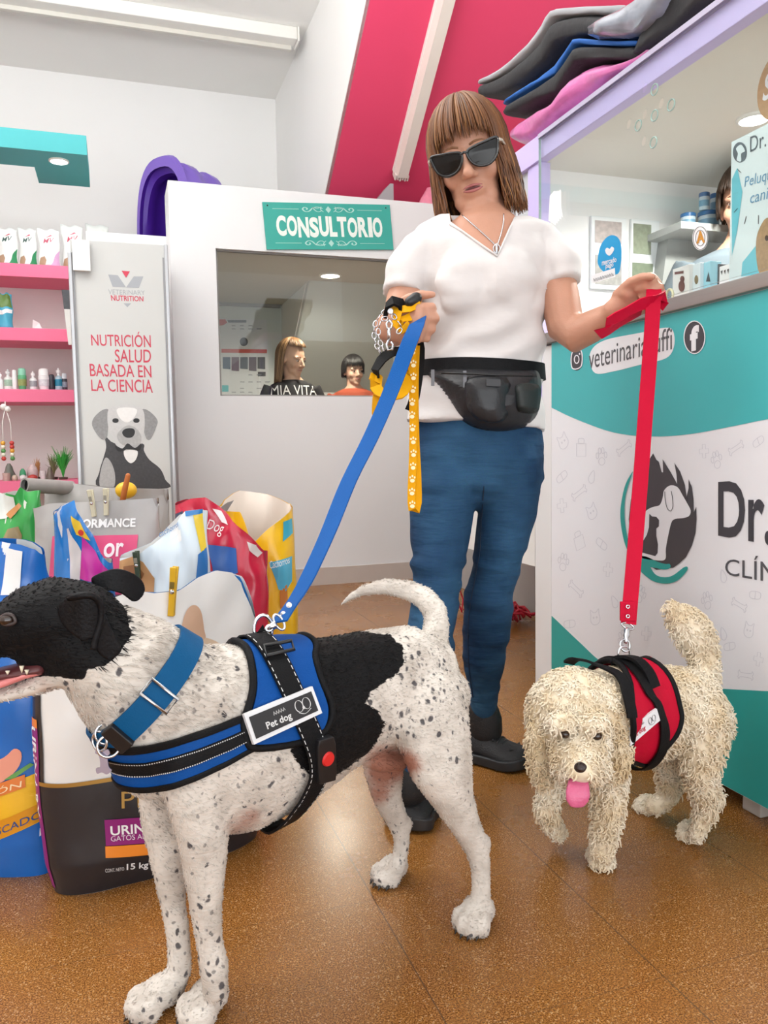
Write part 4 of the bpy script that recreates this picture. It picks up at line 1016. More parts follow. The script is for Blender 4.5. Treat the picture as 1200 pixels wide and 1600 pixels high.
MB().lathe([(.017, .012), (.001, .012)], p0, 20, axis=d).build('core', BLACK, t)

# --- scoop pushed into the back bag
p0 = P(195, 778, 2.36)
t = root('food_scoop', p0, 'yellow scoop with orange-brown handle sticking out of the rear grey bag', 'scoop')
MB().loft([(P(190, 790, 2.34), .008, .008), (P(195, 765, 2.33), .0085, .0085), (P(200, 743, 2.32), .007, .007)], None, 10).build('handle', mat('scoop_handle', '#b8672d', .5, var=.15, vscale=40), t, smooth=True)
m = MB(); m.ball(P(197, 766, 2.40), .032, .022, .026); m.build('bowl', mat('scoop_yellow', '#e8b52c', .35), t, smooth=True)

# --- PERFORMANCE bag
b = Bag('food_bag', 'grey food bag lettered PERFORMANCE with a pink block, pegged shut', 2.08, 35, 246, .13, [(35, 797), (60, 789), (130, 786), (200, 783), (246, 780)], None, 'a8a5a3', pinch=.08, seed=2, crump=.005)
b.area('pink_block', 'dd4f7f', [(70, 840), (211, 838), (211, 930), (70, 930)], 1)
b.text('PERFORMANCE', [(82, 814), (206, 812), (206, 826), (82, 828)], 'f2f2f2', 1, bold=.03)
b.text('or', [(158, 851), (190, 850), (190, 871), (158, 873)], 'f4e9ee', 2, bold=.02)
for (x, y), lab in (((135, 786), 'cream peg on the left of the pair gripping the PERFORMANCE bag'), ((157, 784), 'cream peg on the right of the pair gripping the PERFORMANCE bag')):
    q = Vector(b.F(*b.inv(x, y+2), .012)); peg(q, (RGT*(-.12 if x < 140 else .03)+Vector((0, 0, 1))), 'cfc8ae', lab, .072)

# --- yellow bag, right end
b = Bag('food_bag', 'yellow food bag gaping open to a cream lining, right end of the group', 2.12, 338, 458, .14, [(338, 800), (372, 800), (385, 838), (395, 850), (420, 826), (458, 797)], [(338, 792), (366, 770), (375, 766), (420, 772), (458, 786)], 'f3bd18', 'eddfd2', pinch=.8, seed=8, crump=.008, rough=.28)
b.area('blue_flag', '3fa9c4', [(441, 817), (456, 812), (456, 836), (441, 848)], 1); b.area('blue_label', '58b4d6', [(420, 879), (455, 872), (455, 912), (446, 926), (434, 922)], 1)
b.text('Cachorros', [(421, 877), (452, 871), (452, 882), (421, 889)], 'f4f6f6', 2)
b.area('biscuit_picture', 'c77a3a', [(436, 925), (448, 915), (450, 950), (438, 952)], 1)
b.area('grey_flap', '8b8a88', [(340, 796), (352, 786), (362, 782), (352, 800)], 2)

# --- red bag
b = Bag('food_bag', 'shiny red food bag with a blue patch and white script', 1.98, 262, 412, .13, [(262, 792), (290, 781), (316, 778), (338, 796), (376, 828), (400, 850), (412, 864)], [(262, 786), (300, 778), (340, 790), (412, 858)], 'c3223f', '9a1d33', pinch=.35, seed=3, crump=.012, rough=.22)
b.area('blue_patch', '2f62ae', [(322, 852), (368, 858), (372, 896), (352, 905), (330, 895)], 1); b.area('navy_patch', '22304f', [(262, 806), (278, 800), (280, 822), (262, 826)], 1)
b.area('white_script_ground', 'e9dfe0', [(326, 796), (338, 800), (352, 822), (340, 818)], 1)
b.text('Dog', [(322, 812), (346, 820), (342, 842), (320, 832)], 'f0dfe2', 2, shear=.2)
b.area('pale_edge', 'dccfcd', [(384, 848), (400, 854), (410, 868), (404, 874), (390, 862)], 1)

# --- blue bag with magenta corner
b = Bag('food_bag', 'blue food bag with yellow and magenta corner, peaked open top', 1.90, 74, 168, .10, [(74, 806), (92, 793), (110, 782), (128, 812), (146, 846), (168, 886)], [(74, 803), (108, 784), (168, 870)], '1f78c6', 'e3ddd8', pinch=.5, seed=5, crump=.010, rough=.2)
b.area('yellow_patch', 'efc52e', [(111, 806), (125, 816), (139, 846), (118, 836)], 1); b.area('red_dot', 'd43b2d', ell(126, 833, 5, 5, 14), 2)
b.area('white_panel', 'd9d3d2', [(100, 828), (106, 826), (124, 862), (122, 910), (108, 910)], 1); b.area('magenta_corner', 'c5289a', [(127, 838), (147, 862), (165, 892), (160, 912), (122, 905)], 2)

# --- pale blue puppy bag
b = Bag('food_bag', 'pale blue and white food bag with puppy picture and blue-yellow edge', 1.84, 174, 322, .11, [(174, 876), (205, 872), (240, 850), (270, 822), (293, 800), (322, 797)], [(174, 872), (240, 846), (290, 802), (322, 797)], 'd9e6ef', 'f0f0ee', pinch=.4, seed=7, crump=.009, rough=.3)
b.area('puppy_picture', 'b98a5a', [(176, 880), (200, 872), (220, 880), (240, 905), (238, 940), (180, 940)], 1); b.area('puppy_face', '8a5a34', [(186, 888), (208, 884), (222, 898), (214, 914), (192, 908)], 2)
b.area('yellow_edge', 'eccb3b', [(304, 800), (320, 798), (320, 858), (312, 866)], 1); b.area('blue_edge', '2f72b8', [(308, 868), (320, 858), (320, 925), (302, 918)], 1); b.area('blue_tip', '2b7cc0', [(292, 800), (320, 797), (320, 804), (294, 808)], 2)
b.text('cachorros', [(244, 832), (276, 815), (278, 823), (246, 841)], '4e87bf', 2, shear=.2)
peg(Vector(b.F(*b.inv(211, 884), .012)), Vector((-.05, 0, 1)), '3d4a36', 'dark green peg clipped on the pale puppy bag', .065)

# --- the black and white urinary bag in front
b = Bag('food_bag', 'large black and white URINARY cat food bag with gold line, behind the spotted dog', 1.46, 128, 422, .15, [(128, 965), (180, 940), (215, 927), (245, 931), (285, 926), (318, 906), (350, 894), (378, 898), (398, 915), (412, 950), (422, 985)], [(128, 955), (215, 925), (300, 915), (350, 890), (400, 905), (422, 975)], 'e8e6e4', '1f6fb4', yaw=R(33), pinch=.55, seed=11, crump=.007, base=(.07, 1.425, 0))
BK = mat('sack_black', '#26252a', .34, var=.1, vscale=6, bump=.35, bscale=18, coat=.25)
zg = .205
def wrap(s, name, mt, z0, z1, th0, th1, lv=1, n=60):
    m = MB(); rows = []
    K_ = 36
    for j in range(K_+1):
        z = z0+(z1-z0)*j/K_; row = []
        for i in range(n+1):
            th = R(th0+(th1-th0)*i/n); ca, sa = math.cos(th), math.sin(th); a = math.copysign(abs(ca)**.62, ca); p = s.at(a, z, sa); q = s.c+Vector((0, 0, z)); dd = (p-q).normalized(); row.append(p+dd*(.0012+.0012*lv))
        rows.append([m.bm.verts.new(p) for p in row])
    for j in range(K_):
        for i in range(n): m.face([rows[j][i], rows[j][i+1], rows[j+1][i+1], rows[j+1][i]])
    return m.build(name, mt, s.body, smooth=True)
wrap(b, 'black_base', BK, .001, zg, 0, 360, 1, 224); wrap(b, 'gold_line', mat('gold_print', '#b18a45', .3, metal=.5), zg-.004, zg+.003, 190, 355, 2)
wrap(b, 'black_side', BK, zg, .36, 160, 200, 1, 40)
wrap(b, 'magenta_side', mat('print_8f1f74', '#8f1f74', .35, var=.05), .012, .30, 172, 193, 2, 12)
wrap(b, 'orange_cap', mat('print_e8852a', '#e8852a', .35, var=.05), .30, .315, 172, 193, 2, 12)
m = MB()
def sidef(x, y):
    z = .30-.16*x; th = R(189-13*(1-y)); ca, sa = math.cos(th), math.sin(th); a = math.copysign(abs(ca)**.62, ca); p = b.at(a, z, sa); return p+((p-b.c)*Vector((1, 1, 0))).normalized()*.0042
letters(m, 'URINARY', sidef, bold=.02); m.build('lettering', mat('bagink_f2f2f2', '#f2f2f2', .4, var=.02), b.body)
b.text('PRO PLAN', [(190, 1236), (388, 1215), (388, 1240), (190, 1263)], 'b9924e', 3)
b.area('magenta_block', '8f1f74', [(163, 1283), (330, 1262), (330, 1302), (163, 1324)], 2); b.area('orange_bar', 'ec8a2b', [(162, 1325), (330, 1304), (330, 1322), (162, 1343)], 2)
b.text('URINARY', [(171, 1292), (268, 1278), (268, 1293), (171, 1307)], 'f2f2f2', 3, bold=.02); b.text('GATOS ADULTOS', [(171, 1308), (262, 1295), (262, 1303), (171, 1316)], 'e8dbe6', 3)
b.text('CONT. NETO', [(161, 1361), (191, 1357), (191, 1363), (161, 1368)], 'e6e6e6', 3); b.text('15 kg', [(195, 1351), (230, 1346), (230, 1361), (195, 1366)], 'f2f2f2', 3, bold=.02)
b.area('cat_ear', 'cfa88c', smooth2([(289, 1000), (291, 972), (300, 953), (312, 948), (322, 958), (326, 985), (325, 1002)], 4, True), 1); b.area('cat_face', 'd8bda2', smooth2([(270, 1040), (290, 1000), (325, 998), (360, 1015), (372, 1060), (340, 1080), (290, 1078)], 4, True), 1)
peg(Vector(b.F(*b.inv(273, 926), .010)), Vector((.10, 0, 1)), 'd9ab1e', 'bright yellow peg clipped to the white bag mouth above the dog', .088)
# --- blue fish bag at the left edge
b = Bag('food_bag', 'large blue fish-recipe food bag cut off by the left edge', 1.60, -190, 86, .15, [(-190, 850), (-60, 850), (0, 857), (22, 866), (36, 888), (60, 940), (86, 965)], None, '1767bd', 'dfe3e6', yaw=R(-16), pinch=.3, seed=13, crump=.009, base=(-.315, 1.565, 0), rough=.25)
b.area('white_strip', 'e3e5e6', [(-20, 862), (6, 868), (8, 936), (-20, 936)], 1)
b.area('yellow_panel', 'efb92b', smooth2([(-60, 1250), (-10, 1235), (30, 1222), (62, 1213), (70, 1225), (74, 1270), (72, 1283), (40, 1300), (-10, 1318), (-60, 1335)], 3, True), 1)
b.area('amber_panel', 'dd9420', smooth2([(-60, 1295), (0, 1284), (40, 1270), (73, 1258), (73, 1280), (40, 1299), (-10, 1317), (-60, 1333)], 3, True), 2)
b.area('salmon_picture', 'e79a83', smooth2([(-30, 1200), (0, 1188), (12, 1176), (20, 1184), (18, 1204), (4, 1222), (-30, 1236)], 3, True), 1); b.area('leaf_picture', '5f9a4a', [(2, 1222), (30, 1202), (34, 1206), (14, 1222)], 2); b.area('orange_tab', 'd9772e', [(-40, 1236), (26, 1218), (28, 1238), (-40, 1256)], 3)
b.text('SALMÓN', [(-52, 1244), (24, 1224), (24, 1236), (-52, 1254)], 'f3d8ae', 4); b.text('PESCADO', [(-18, 1300), (46, 1280), (46, 1292), (-18, 1312)], '27508f', 3); b.text('15 kg', [(42, 1310), (76, 1300), (76, 1317), (42, 1327)], 'e8eef4', 2, bold=.02)

# ------------------------------------------------------------------ spotted dog
SIDE = Vector((.30, -.954, 0))                  # towards the viewer, square to the dog's body
def sec(x, y, d, r, w=None): return (P(x, y, d), r/FPX*d, (w if w is not None else r/FPX*d))
dog = root('spotted_dog', PZ(500, 1480), 'black and white spotted dog standing in a blue harness, front left', 'dog')
m = MB()
m.loft([sec(243, 1185, 1.04, 62, .052), sec(262, 1165, 1.055, 112, .075), sec(318, 1158, 1.075, 150, .086), sec(385, 1152, 1.11, 146, .088), sec(450, 1128, 1.15, 134, .085), sec(520, 1102, 1.195, 108, .077), sec(580, 1080, 1.235, 96, .070), sec(632, 1072, 1.27, 95, .070), sec(676, 1080, 1.30, 78, .060), sec(695, 1090, 1.305, 46, .042)], SIDE, 26)
# neck, skull, muzzle
hs = Vector((.20, -.98, 0))
m.loft([sec(95, 985, .985, 62, .045), sec(140, 1005, .99, 74, .050), sec(190, 1040, 1.0, 92, .060), sec(245, 1090, 1.03, 108, .072), sec(290, 1130, 1.06, 105, .075)], hs, 24)
m.loft([sec(130, 965, .985, 56, .046), sec(85, 962, .98, 62, .049), sec(45, 972, .975, 56, .044), sec(10, 985, .972, 42, .034), sec(-30, 1005, .968, 28, .026), sec(-62, 1013, .966, 20, .022)], hs, 22)
m.ball(P(-76, 1006, .965), .013, .015, .012)
# lower jaw
m.loft([sec(112, 1040, .985, 26, .034), sec(78, 1058, .98, 17, .030), sec(40, 1074, .976, 12.5, .024), sec(5, 1084, .973, 11, .020), sec(-28, 1088, .970, 9, .016)], hs, 16)
m.ball(P(70, 1005, .985), .040, .040, .036)
# shoulders and thighs
def limb(L, w=None): m.loft([sec(*q) for q in L], SIDE, 16)
limb([(330, 1090, 1.03, 62, .035), (312, 1180, 1.025, 66, .036), (312, 1250, 1.025, 52, .034), (318, 1310, 1.03, 40, .031), (320, 1360, 1.035, 33, .027), (322, 1420, 1.043, 25, .021), (327, 1470, 1.05, 20.5, .018), (335, 1512, 1.054, 23, .019), (336, 1545, 1.052, 20, .019)])
limb([(262, 1200, 1.10, 50, .030), (258, 1280, 1.10, 38, .028), (263, 1350, 1.10, 26, .023), (272, 1420, 1.105, 19, .018), (279, 1470, 1.105, 18, .016), (281, 1515, 1.105, 19, .017), (270, 1548, 1.10, 18, .017)])
limb([(671, 1085, 1.245, 71, .045), (676, 1140, 1.225, 68, .044), (692, 1200, 1.215, 55, .037), (710, 1250, 1.225, 34, .028), (728, 1290, 1.245, 24, .022), (744, 1322, 1.262, 21, .018), (751, 1352, 1.268, 16.5, .0155), (752, 1392, 1.268, 15.5, .015), (748, 1428, 1.262, 19, .018)])
m.ball(P(757, 1318, 1.268), .012, .012, .016)
limb([(612, 1085, 1.365, 52, .040), (604, 1150, 1.36, 44, .036), (600, 1205, 1.355, 34, .028), (606, 1250, 1.365, 23, .022), (622, 1285, 1.385, 17, .0165), (628, 1310, 1.393, 13.5, .014), (625, 1340, 1.393, 12.5, .0135), (618, 1358, 1.385, 15, .016)])
m.ball(P(637, 1288, 1.392), .010, .010, .014)
# paws: pad and four toes, heading the way the dog faces
def paw(x, y, L_, W_, h, yaw=0.0, D=None):
    g = PZ(x, y, 0); fx = Vector((-.954, -.30, 0)); fx.rotate(Matrix.Rotation(yaw, 3, 'Z')); sx = Vector((-fx.y, fx.x, 0))
    Mx = Matrix((fx, sx, Vector((0, 0, 1)))).transposed()
    m.ball(g+Vector((0, 0, h*.55))-fx*L_*.12, L_*.5, W_*.5, h*.55, M=Mx)
    for k, (a, b, r) in enumerate(((.28, -.36, .21), (.44, -.13, .25), (.44, .13, .25), (.28, .36, .21))):
        m.ball(g+fx*L_*a*1.08+sx*W_*b*1.15+Vector((0, 0, h*.40)), L_*.27, W_*r*.74, h*.46, M=Mx)
    return g, fx, sx
pw = [paw(322, 1584, .060, .053, .040, R(25)), paw(246, 1576, .062, .052, .040, R(8)), paw(744, 1447, .062, .056, .042, R(22)), paw(612, 1374, .058, .050, .038, R(15))]
# tail
m.loft([sec(676, 1010, 1.315, 24), sec(682, 978, 1.33, 21), sec(680, 955, 1.34, 19.5), sec(663, 933, 1.35, 17.5), sec(635, 921, 1.36, 15.5), sec(600, 916, 1.365, 12.5), sec(566, 923, 1.37, 8.5), sec(545, 934, 1.37, 5.5), sec(533, 944, 1.37, 3)], None, 14)
# sheath and groin fold
m.loft([sec(560, 1178, 1.23, 14), sec(595, 1190, 1.25, 17), sec(622, 1190, 1.27, 16)], None, 12)
DOGBODY = fuse(m, 'body', .0046, 7, None, dog)
def dog_coat():
    mt = bpy.data.materials.new('spotted_coat'); mt.use_nodes = True; nt = mt.node_tree; N, L = nt.nodes, nt.links; b = N['Principled BSDF']
    tc = N.new('ShaderNodeTexCoord'); at = N.new('ShaderNodeAttribute'); at.attribute_name = 'pattern'; sp = N.new('ShaderNodeSeparateColor'); L.new(at.outputs['Color'], sp.inputs[0])
    def nz(sc, det=3, st=None):
        n = N.new('ShaderNodeTexNoise'); n.inputs['Scale'].default_value = sc; n.inputs['Detail'].default_value = det
        if st: mp = N.new('ShaderNodeMapping'); mp.inputs['Scale'].default_value = st; L.new(tc.outputs['Object'], mp.inputs[0]); L.new(mp.outputs[0], n.inputs['Vector'])
        else: L.new(tc.outputs['Object'], n.inputs['Vector'])
        return n
    def M(op, a, c, cl=False):
        x = N.new('ShaderNodeMath'); x.operation = op; x.use_clamp = cl
        for i, v in enumerate((a, c)):
            if isinstance(v, (int, float)): x.inputs[i].default_value = v
            else: L.new(v, x.inputs[i])
        return x.outputs[0]
    def ramp(v, a, c):
        r = N.new('ShaderNodeMapRange'); r.interpolation_type = 'SMOOTHSTEP'; r.inputs['From Min'].default_value = a; r.inputs['From Max'].default_value = c; L.new(v, r.inputs['Value']); return r.outputs[0]
    fine = nz(170, 3, (.5, .5, 1)); med = nz(38, 2)
    edge = M('ADD', M('MULTIPLY', M('SUBTRACT', fine.outputs['Fac'], .5), .45), M('MULTIPLY', M('SUBTRACT', med.outputs['Fac'], .5), .25))
    blk = ramp(M('ADD', sp.outputs[0], edge), .46, .54)
    # ticking: soft-edged flecks whose number follows the second channel
    mixv = N.new('ShaderNodeVectorMath'); mixv.operation = 'ADD'; sc = N.new('ShaderNodeVectorMath'); sc.operation = 'SCALE'; sc.inputs['Scale'].default_value = .012
    L.new(nz(60, 2).outputs['Color'], sc.inputs[0]); L.new(tc.outputs['Object'], mixv.inputs[0]); L.new(sc.outputs[0], mixv.inputs[1])
    mp = N.new('ShaderNodeMapping'); mp.inputs['Scale'].default_value = (1.15, 1.15, .85); L.new(mixv.outputs[0], mp.inputs[0])
    def flecks(scale, thr, cut, st):
        vo = N.new('ShaderNodeTexVoronoi'); vo.inputs['Scale'].default_value = scale; L.new(mp.outputs[0], vo.inputs['Vector'])
        cs = N.new('ShaderNodeSeparateColor'); L.new(vo.outputs['Color'], cs.inputs[0])
        rad = M('MINIMUM', M('MULTIPLY', M('SUBTRACT', M('ADD', cs.outputs[0], sp.outputs[1]), cut), thr), .34)       # radius per cell
        dd = M('SUBTRACT', M('ADD', rad, M('MULTIPLY', M('SUBTRACT', fine.outputs['Fac'], .5), .22)), vo.outputs['Distance'])
        return M('MULTIPLY', ramp(dd, -.05, .12), st)
    f1_ = flecks(72, .85, .90, .88); f2_ = flecks(115, .85, .88, .55)
    spot_ = M('MAXIMUM', f1_, f2_)
    wht = N.new('ShaderNodeMix'); wht.data_type = 'RGBA'; wht.inputs[6].default_value = lin('#dbd3ca'); wht.inputs[7].default_value = lin('#bdb3a9'); L.new(ramp(nz(24, 4).outputs['Fac'], .35, .75), wht.inputs[0])
    pk = N.new('ShaderNodeMix'); pk.data_type = 'RGBA'; pk.inputs[7].default_value = lin('#a4715f'); L.new(ramp(M('ADD', sp.outputs[2], M('MULTIPLY', edge, .8)), .25, .9), pk.inputs[0]); L.new(wht.outputs[2], pk.inputs[6])
    m1 = N.new('ShaderNodeMix'); m1.data_type = 'RGBA'; m1.inputs[7].default_value = lin('#34323a'); L.new(spot_, m1.inputs[0]); L.new(pk.outputs[2], m1.inputs[6])
    m2 = N.new('ShaderNodeMix'); m2.data_type = 'RGBA'; m2.inputs[7].default_value = lin('#0c0b0d'); L.new(blk, m2.inputs[0]); L.new(m1.outputs[2], m2.inputs[6])
    L.new(m2.outputs[2], b.inputs['Base Color']); b.inputs['Roughness'].default_value = .55; b.inputs['Specular IOR Level'].default_value = .16; b.inputs['Sheen Weight'].default_value = .03
    bp = N.new('ShaderNodeBump'); bp.inputs['Strength'].default_value = .5; bp.inputs['Distance'].default_value = .004; L.new(nz(240, 3, (.35, .35, 1)).outputs['Fac'], bp.inputs['Height']); L.new(bp.outputs[0], b.inputs['Normal'])
    return mt
COAT = dog_coat(); DOGBODY.data.materials.clear(); DOGBODY.data.materials.append(COAT)
A = verts_np(DOGBODY.data) + np.array(wloc(dog))
mid = np.array(P(450, 1100, 1.16)); S_ = np.array(SIDE)
off = (A-mid)@S_
An = np.where((off < 0)[:, None], A-2*off[:, None]*S_, A)      # mirror the far flank onto the near one
X, Y, _d = np_px(A); Xn, Yn, _d = np_px(An)
sm = lambda d, w_: np.clip(.5+d/(2*w_), 0, 1)
head = sm(poly_sd(X, Y, [(-200, 850), (178, 850), (182, 918), (196, 950), (206, 990), (186, 1022), (165, 1040), (138, 1046), (130, 1062), (100, 1060), (70, 1056), (40, 1062), (-200, 1060)]), 9)
patch_ = sm(poly_sd(Xn, Yn, [(470, 960), (520, 970), (560, 986), (610, 992), (628, 1012), (632, 1035), (622, 1052), (600, 1066), (578, 1082), (572, 1098), (592, 1112), (602, 1128), (590, 1158), (570, 1180), (530, 1208), (500, 1222), (470, 1200), (455, 1175), (470, 1100), (480, 1020)]), 11)
saddle = sm(poly_sd(X, Y, [(500, 960), (562, 975), (615, 982), (600, 1000), (500, 1010)]), 8)
legtop = (A[:, 2] < .26)
pt = np.zeros((len(A), 3), np.float32)
pt[:, 0] = np.maximum(np.where(X < 240, head, 0), np.where(legtop, 0, np.maximum(patch_, saddle*0)))
dens = np.full(len(A), .31)
def bump_(cx, cy, r, v, xx=X, yy=Y): return v*np.exp(-((xx-cx)**2+(yy-cy)**2)/(r*r))
dens += bump_(668, 1085, 60, .42, Xn, Yn)+bump_(665, 1030, 45, .2, Xn, Yn)+bump_(640, 1120, 40, .25, Xn, Yn)+bump_(310, 1070, 55, .28)+bump_(400, 1240, 45, .22)+bump_(290, 1420, 70, .1)+bump_(280, 1500, 60, .2)+bump_(345, 1500, 60, .14)
dens -= bump_(720, 1290, 55, .16)+bump_(690, 940, 50, .3)+bump_(600, 915, 60, .3)+bump_(200, 1000, 60, .08)+bump_(745, 1400, 40, .12)
dens += np.where(A[:, 2] < .020, .35, 0)
pt[:, 1] = np.clip(dens, 0, 1)
pt[:, 2] = np.clip(bump_(598, 1195, 36, 1.0)+bump_(592, 1245, 24, .6)+bump_(640, 1195, 26, .7)+bump_(395, 1275, 24, .55)+bump_(365, 1295, 26, .5)+bump_(70, 1072, 30, .5), 0, 1)
set_attr(DOGBODY.data, 'pattern', pt)
# short coat: fine hairs lying back along the body, thicker on the neck and chest
def short_coat(n, seed=3):
    rr = random.Random(seed); me = DOGBODY.data; polys = list(me.polygons); cum = np.cumsum([p.area for p in polys]); ofs = wloc(dog); V = me.vertices; mb = MB(); col_ = []
    back = Vector((.80, .25, -.55))
    picks = np.searchsorted(cum, [rr.random()*cum[-1] for _ in range(n)])
    for k in picks:
        p = polys[int(k)]; vi = p.vertices[rr.randrange(len(p.vertices))]; c = sum((V[i].co for i in p.vertices), Vector())/len(p.vertices)
        q = c.lerp(V[vi].co, rr.random())+ofs; x, y, d = px(q); nn = p.normal
        neckw = math.exp(-((x-235)**2/110**2+(y-1050)**2/90**2)); ln = .0055+.0095*neckw
        if q.z < .27: ln = .0045
        if x < 150 and y < 1070: ln = .004
        fl = (back+Vector((rr.gauss(0, .22), rr.gauss(0, .22), rr.gauss(0, .22)))); fl = (fl-nn*fl.dot(nn)).normalized()
        up_ = .22+.18*rr.random(); ln *= rr.uniform(.7, 1.25)
        pts = [q-nn*.001, q+fl*ln*.5+nn*ln*up_*.6, q+fl*ln+nn*ln*up_*.7]
        m0 = len(mb.bm.verts); mb.tube(pts, [.0007, .0006, .00015], 3, cap=False); col_ += [tuple(pt[vi])]*9
    me2 = mb.mesh('coat', False); set_attr(me2, 'pattern', np.array(col_, np.float32)); o = link_mesh('coat', me2, COAT, dog, True); o['kind'] = 'stuff'; o['label'] = 'short soft fur'
short_coat(26000)
# claws
CLAW = mat('claw_horn', '#2c2826', .35)
for g, fx, sx in pw:
    for a, b_ in ((.030, -.018), (.037, -.006), (.037, .006), (.030, .018)):
        q = g+fx*(a-.004)+sx*b_+Vector((0, 0, .010)); MB().tube([q, q+fx*.008+Vector((0, 0, -.003)), q+fx*.013+Vector((0, 0, -.008))], [.0032, .0028, .0006], 7).build('claw', CLAW, dog, smooth=True)
# ears: folded leather flaps
BLKF = mat('black_fur', '#0d0c0f', .5, var=.1, vscale=60, bump=.2, bscale=260, spec=.2)
def ear(name, outline, ctrl):
    """outline in picture pixels; ctrl gives the depth at a pixel"""
    m = MB()
    patch2d(m, outline, lambda x, y: P(x, y, ctrl(x, y)), 12)
    o = m.build(name, BLKF, None, smooth=True)
    md = o.modifiers.new('s', 'SOLIDIFY'); md.thickness = .007; md.offset = 0
    md = o.modifiers.new('b', 'SUBSURF'); md.levels = 1; md.render_levels = 1
    bake(o); o.parent = dog; o.data.transform(Matrix.Translation(-wloc(dog))); o.data.polygons.foreach_set('use_smooth', [True]*len(o.data.polygons)); return o
near = smooth2([(92, 948), (112, 930), (140, 926), (156, 934), (164, 958), (176, 985), (190, 1010), (186, 1022), (170, 1031), (152, 1018), (142, 998), (132, 1002), (112, 988), (98, 972)], 4, True)
def dn(x, y):
    t = min(max((x-92)/98, 0), 1); u = min(max((y-926)/105, 0), 1)
    return .936-.014*math.sin(math.pi*t)+.012*u-.006*math.sin(6*t)
ear('ear', near, dn)
far = smooth2([(142, 906), (150, 898), (176, 889), (200, 892), (220, 905), (226, 920), (220, 934), (208, 940), (190, 928), (168, 922), (150, 920)], 4, True)
ear('ear', far, lambda x, y: 1.005+.0004*(x-142)-.010*math.sin(math.pi*min(max((x-142)/84, 0), 1)))
# fold ridge on the near ear
MB().tube([P(x, y, dn(x, y)-.004) for x, y in smooth2([(108, 934), (140, 930), (156, 942), (158, 968), (150, 996), (146, 1014)], 4)], .0042, 8).build('ear_fold', BLKF, dog, smooth=True)
# eye, tongue, teeth, gums, nose
e_ = P(12, 968, .935)
MB().ball(e_, .010, .009, .0085).build('eye', mat('dog_eye', '#2b1a12', .12, coat=.6), dog, smooth=True)
MB().tube([P(x, y, .930) for x, y in smooth2([(2, 966), (10, 960), (20, 962), (24, 972), (14, 976), (4, 974)], 3, True)], .0022, 7, loop=True).build('eyelid', mat('eyelid', '#3a302f', .4), dog, smooth=True)
m = MB(); m.loft([sec(62, 1046, .965, 8, .014), sec(40, 1050, .962, 9, .017), sec(10, 1062, .960, 8, .018), (P(-20, 1070, .958), .005, .017)], hs, 14)
m.build('tongue', mat('tongue_pink', '#d9807f', .3, var=.1, vscale=60, bump=.3, bscale=150, sub=.1), dog, smooth=True)
m = MB(); m.loft([sec(64, 1040, .972, 12, .024), sec(35, 1046, .968, 9, .024), sec(0, 1052, .966, 7, .022), sec(-25, 1056, .966, 5, .018)], hs, 14)
m.build('gums', mat('mouth_dark', '#5a2e30', .35, var=.15, vscale=80), dog, smooth=True)
IV = mat('tooth_ivory', '#e6dcc4', .3)
for x, y, h_ in ((42, 1049, 6), (34, 1044, 9), (12, 1050, 5)):
    MB().tube([P(x, y-h_*.4, .945), P(x, y+h_*.8, .945)], [.0028, .0006], 8).build('tooth', IV, dog, smooth=True)
MB().ball(P(-84, 1004, .963), .012, .016, .012).build('nose', mat('dog_nose', '#151315', .25, bump=.4, bscale=300), dog, smooth=True)

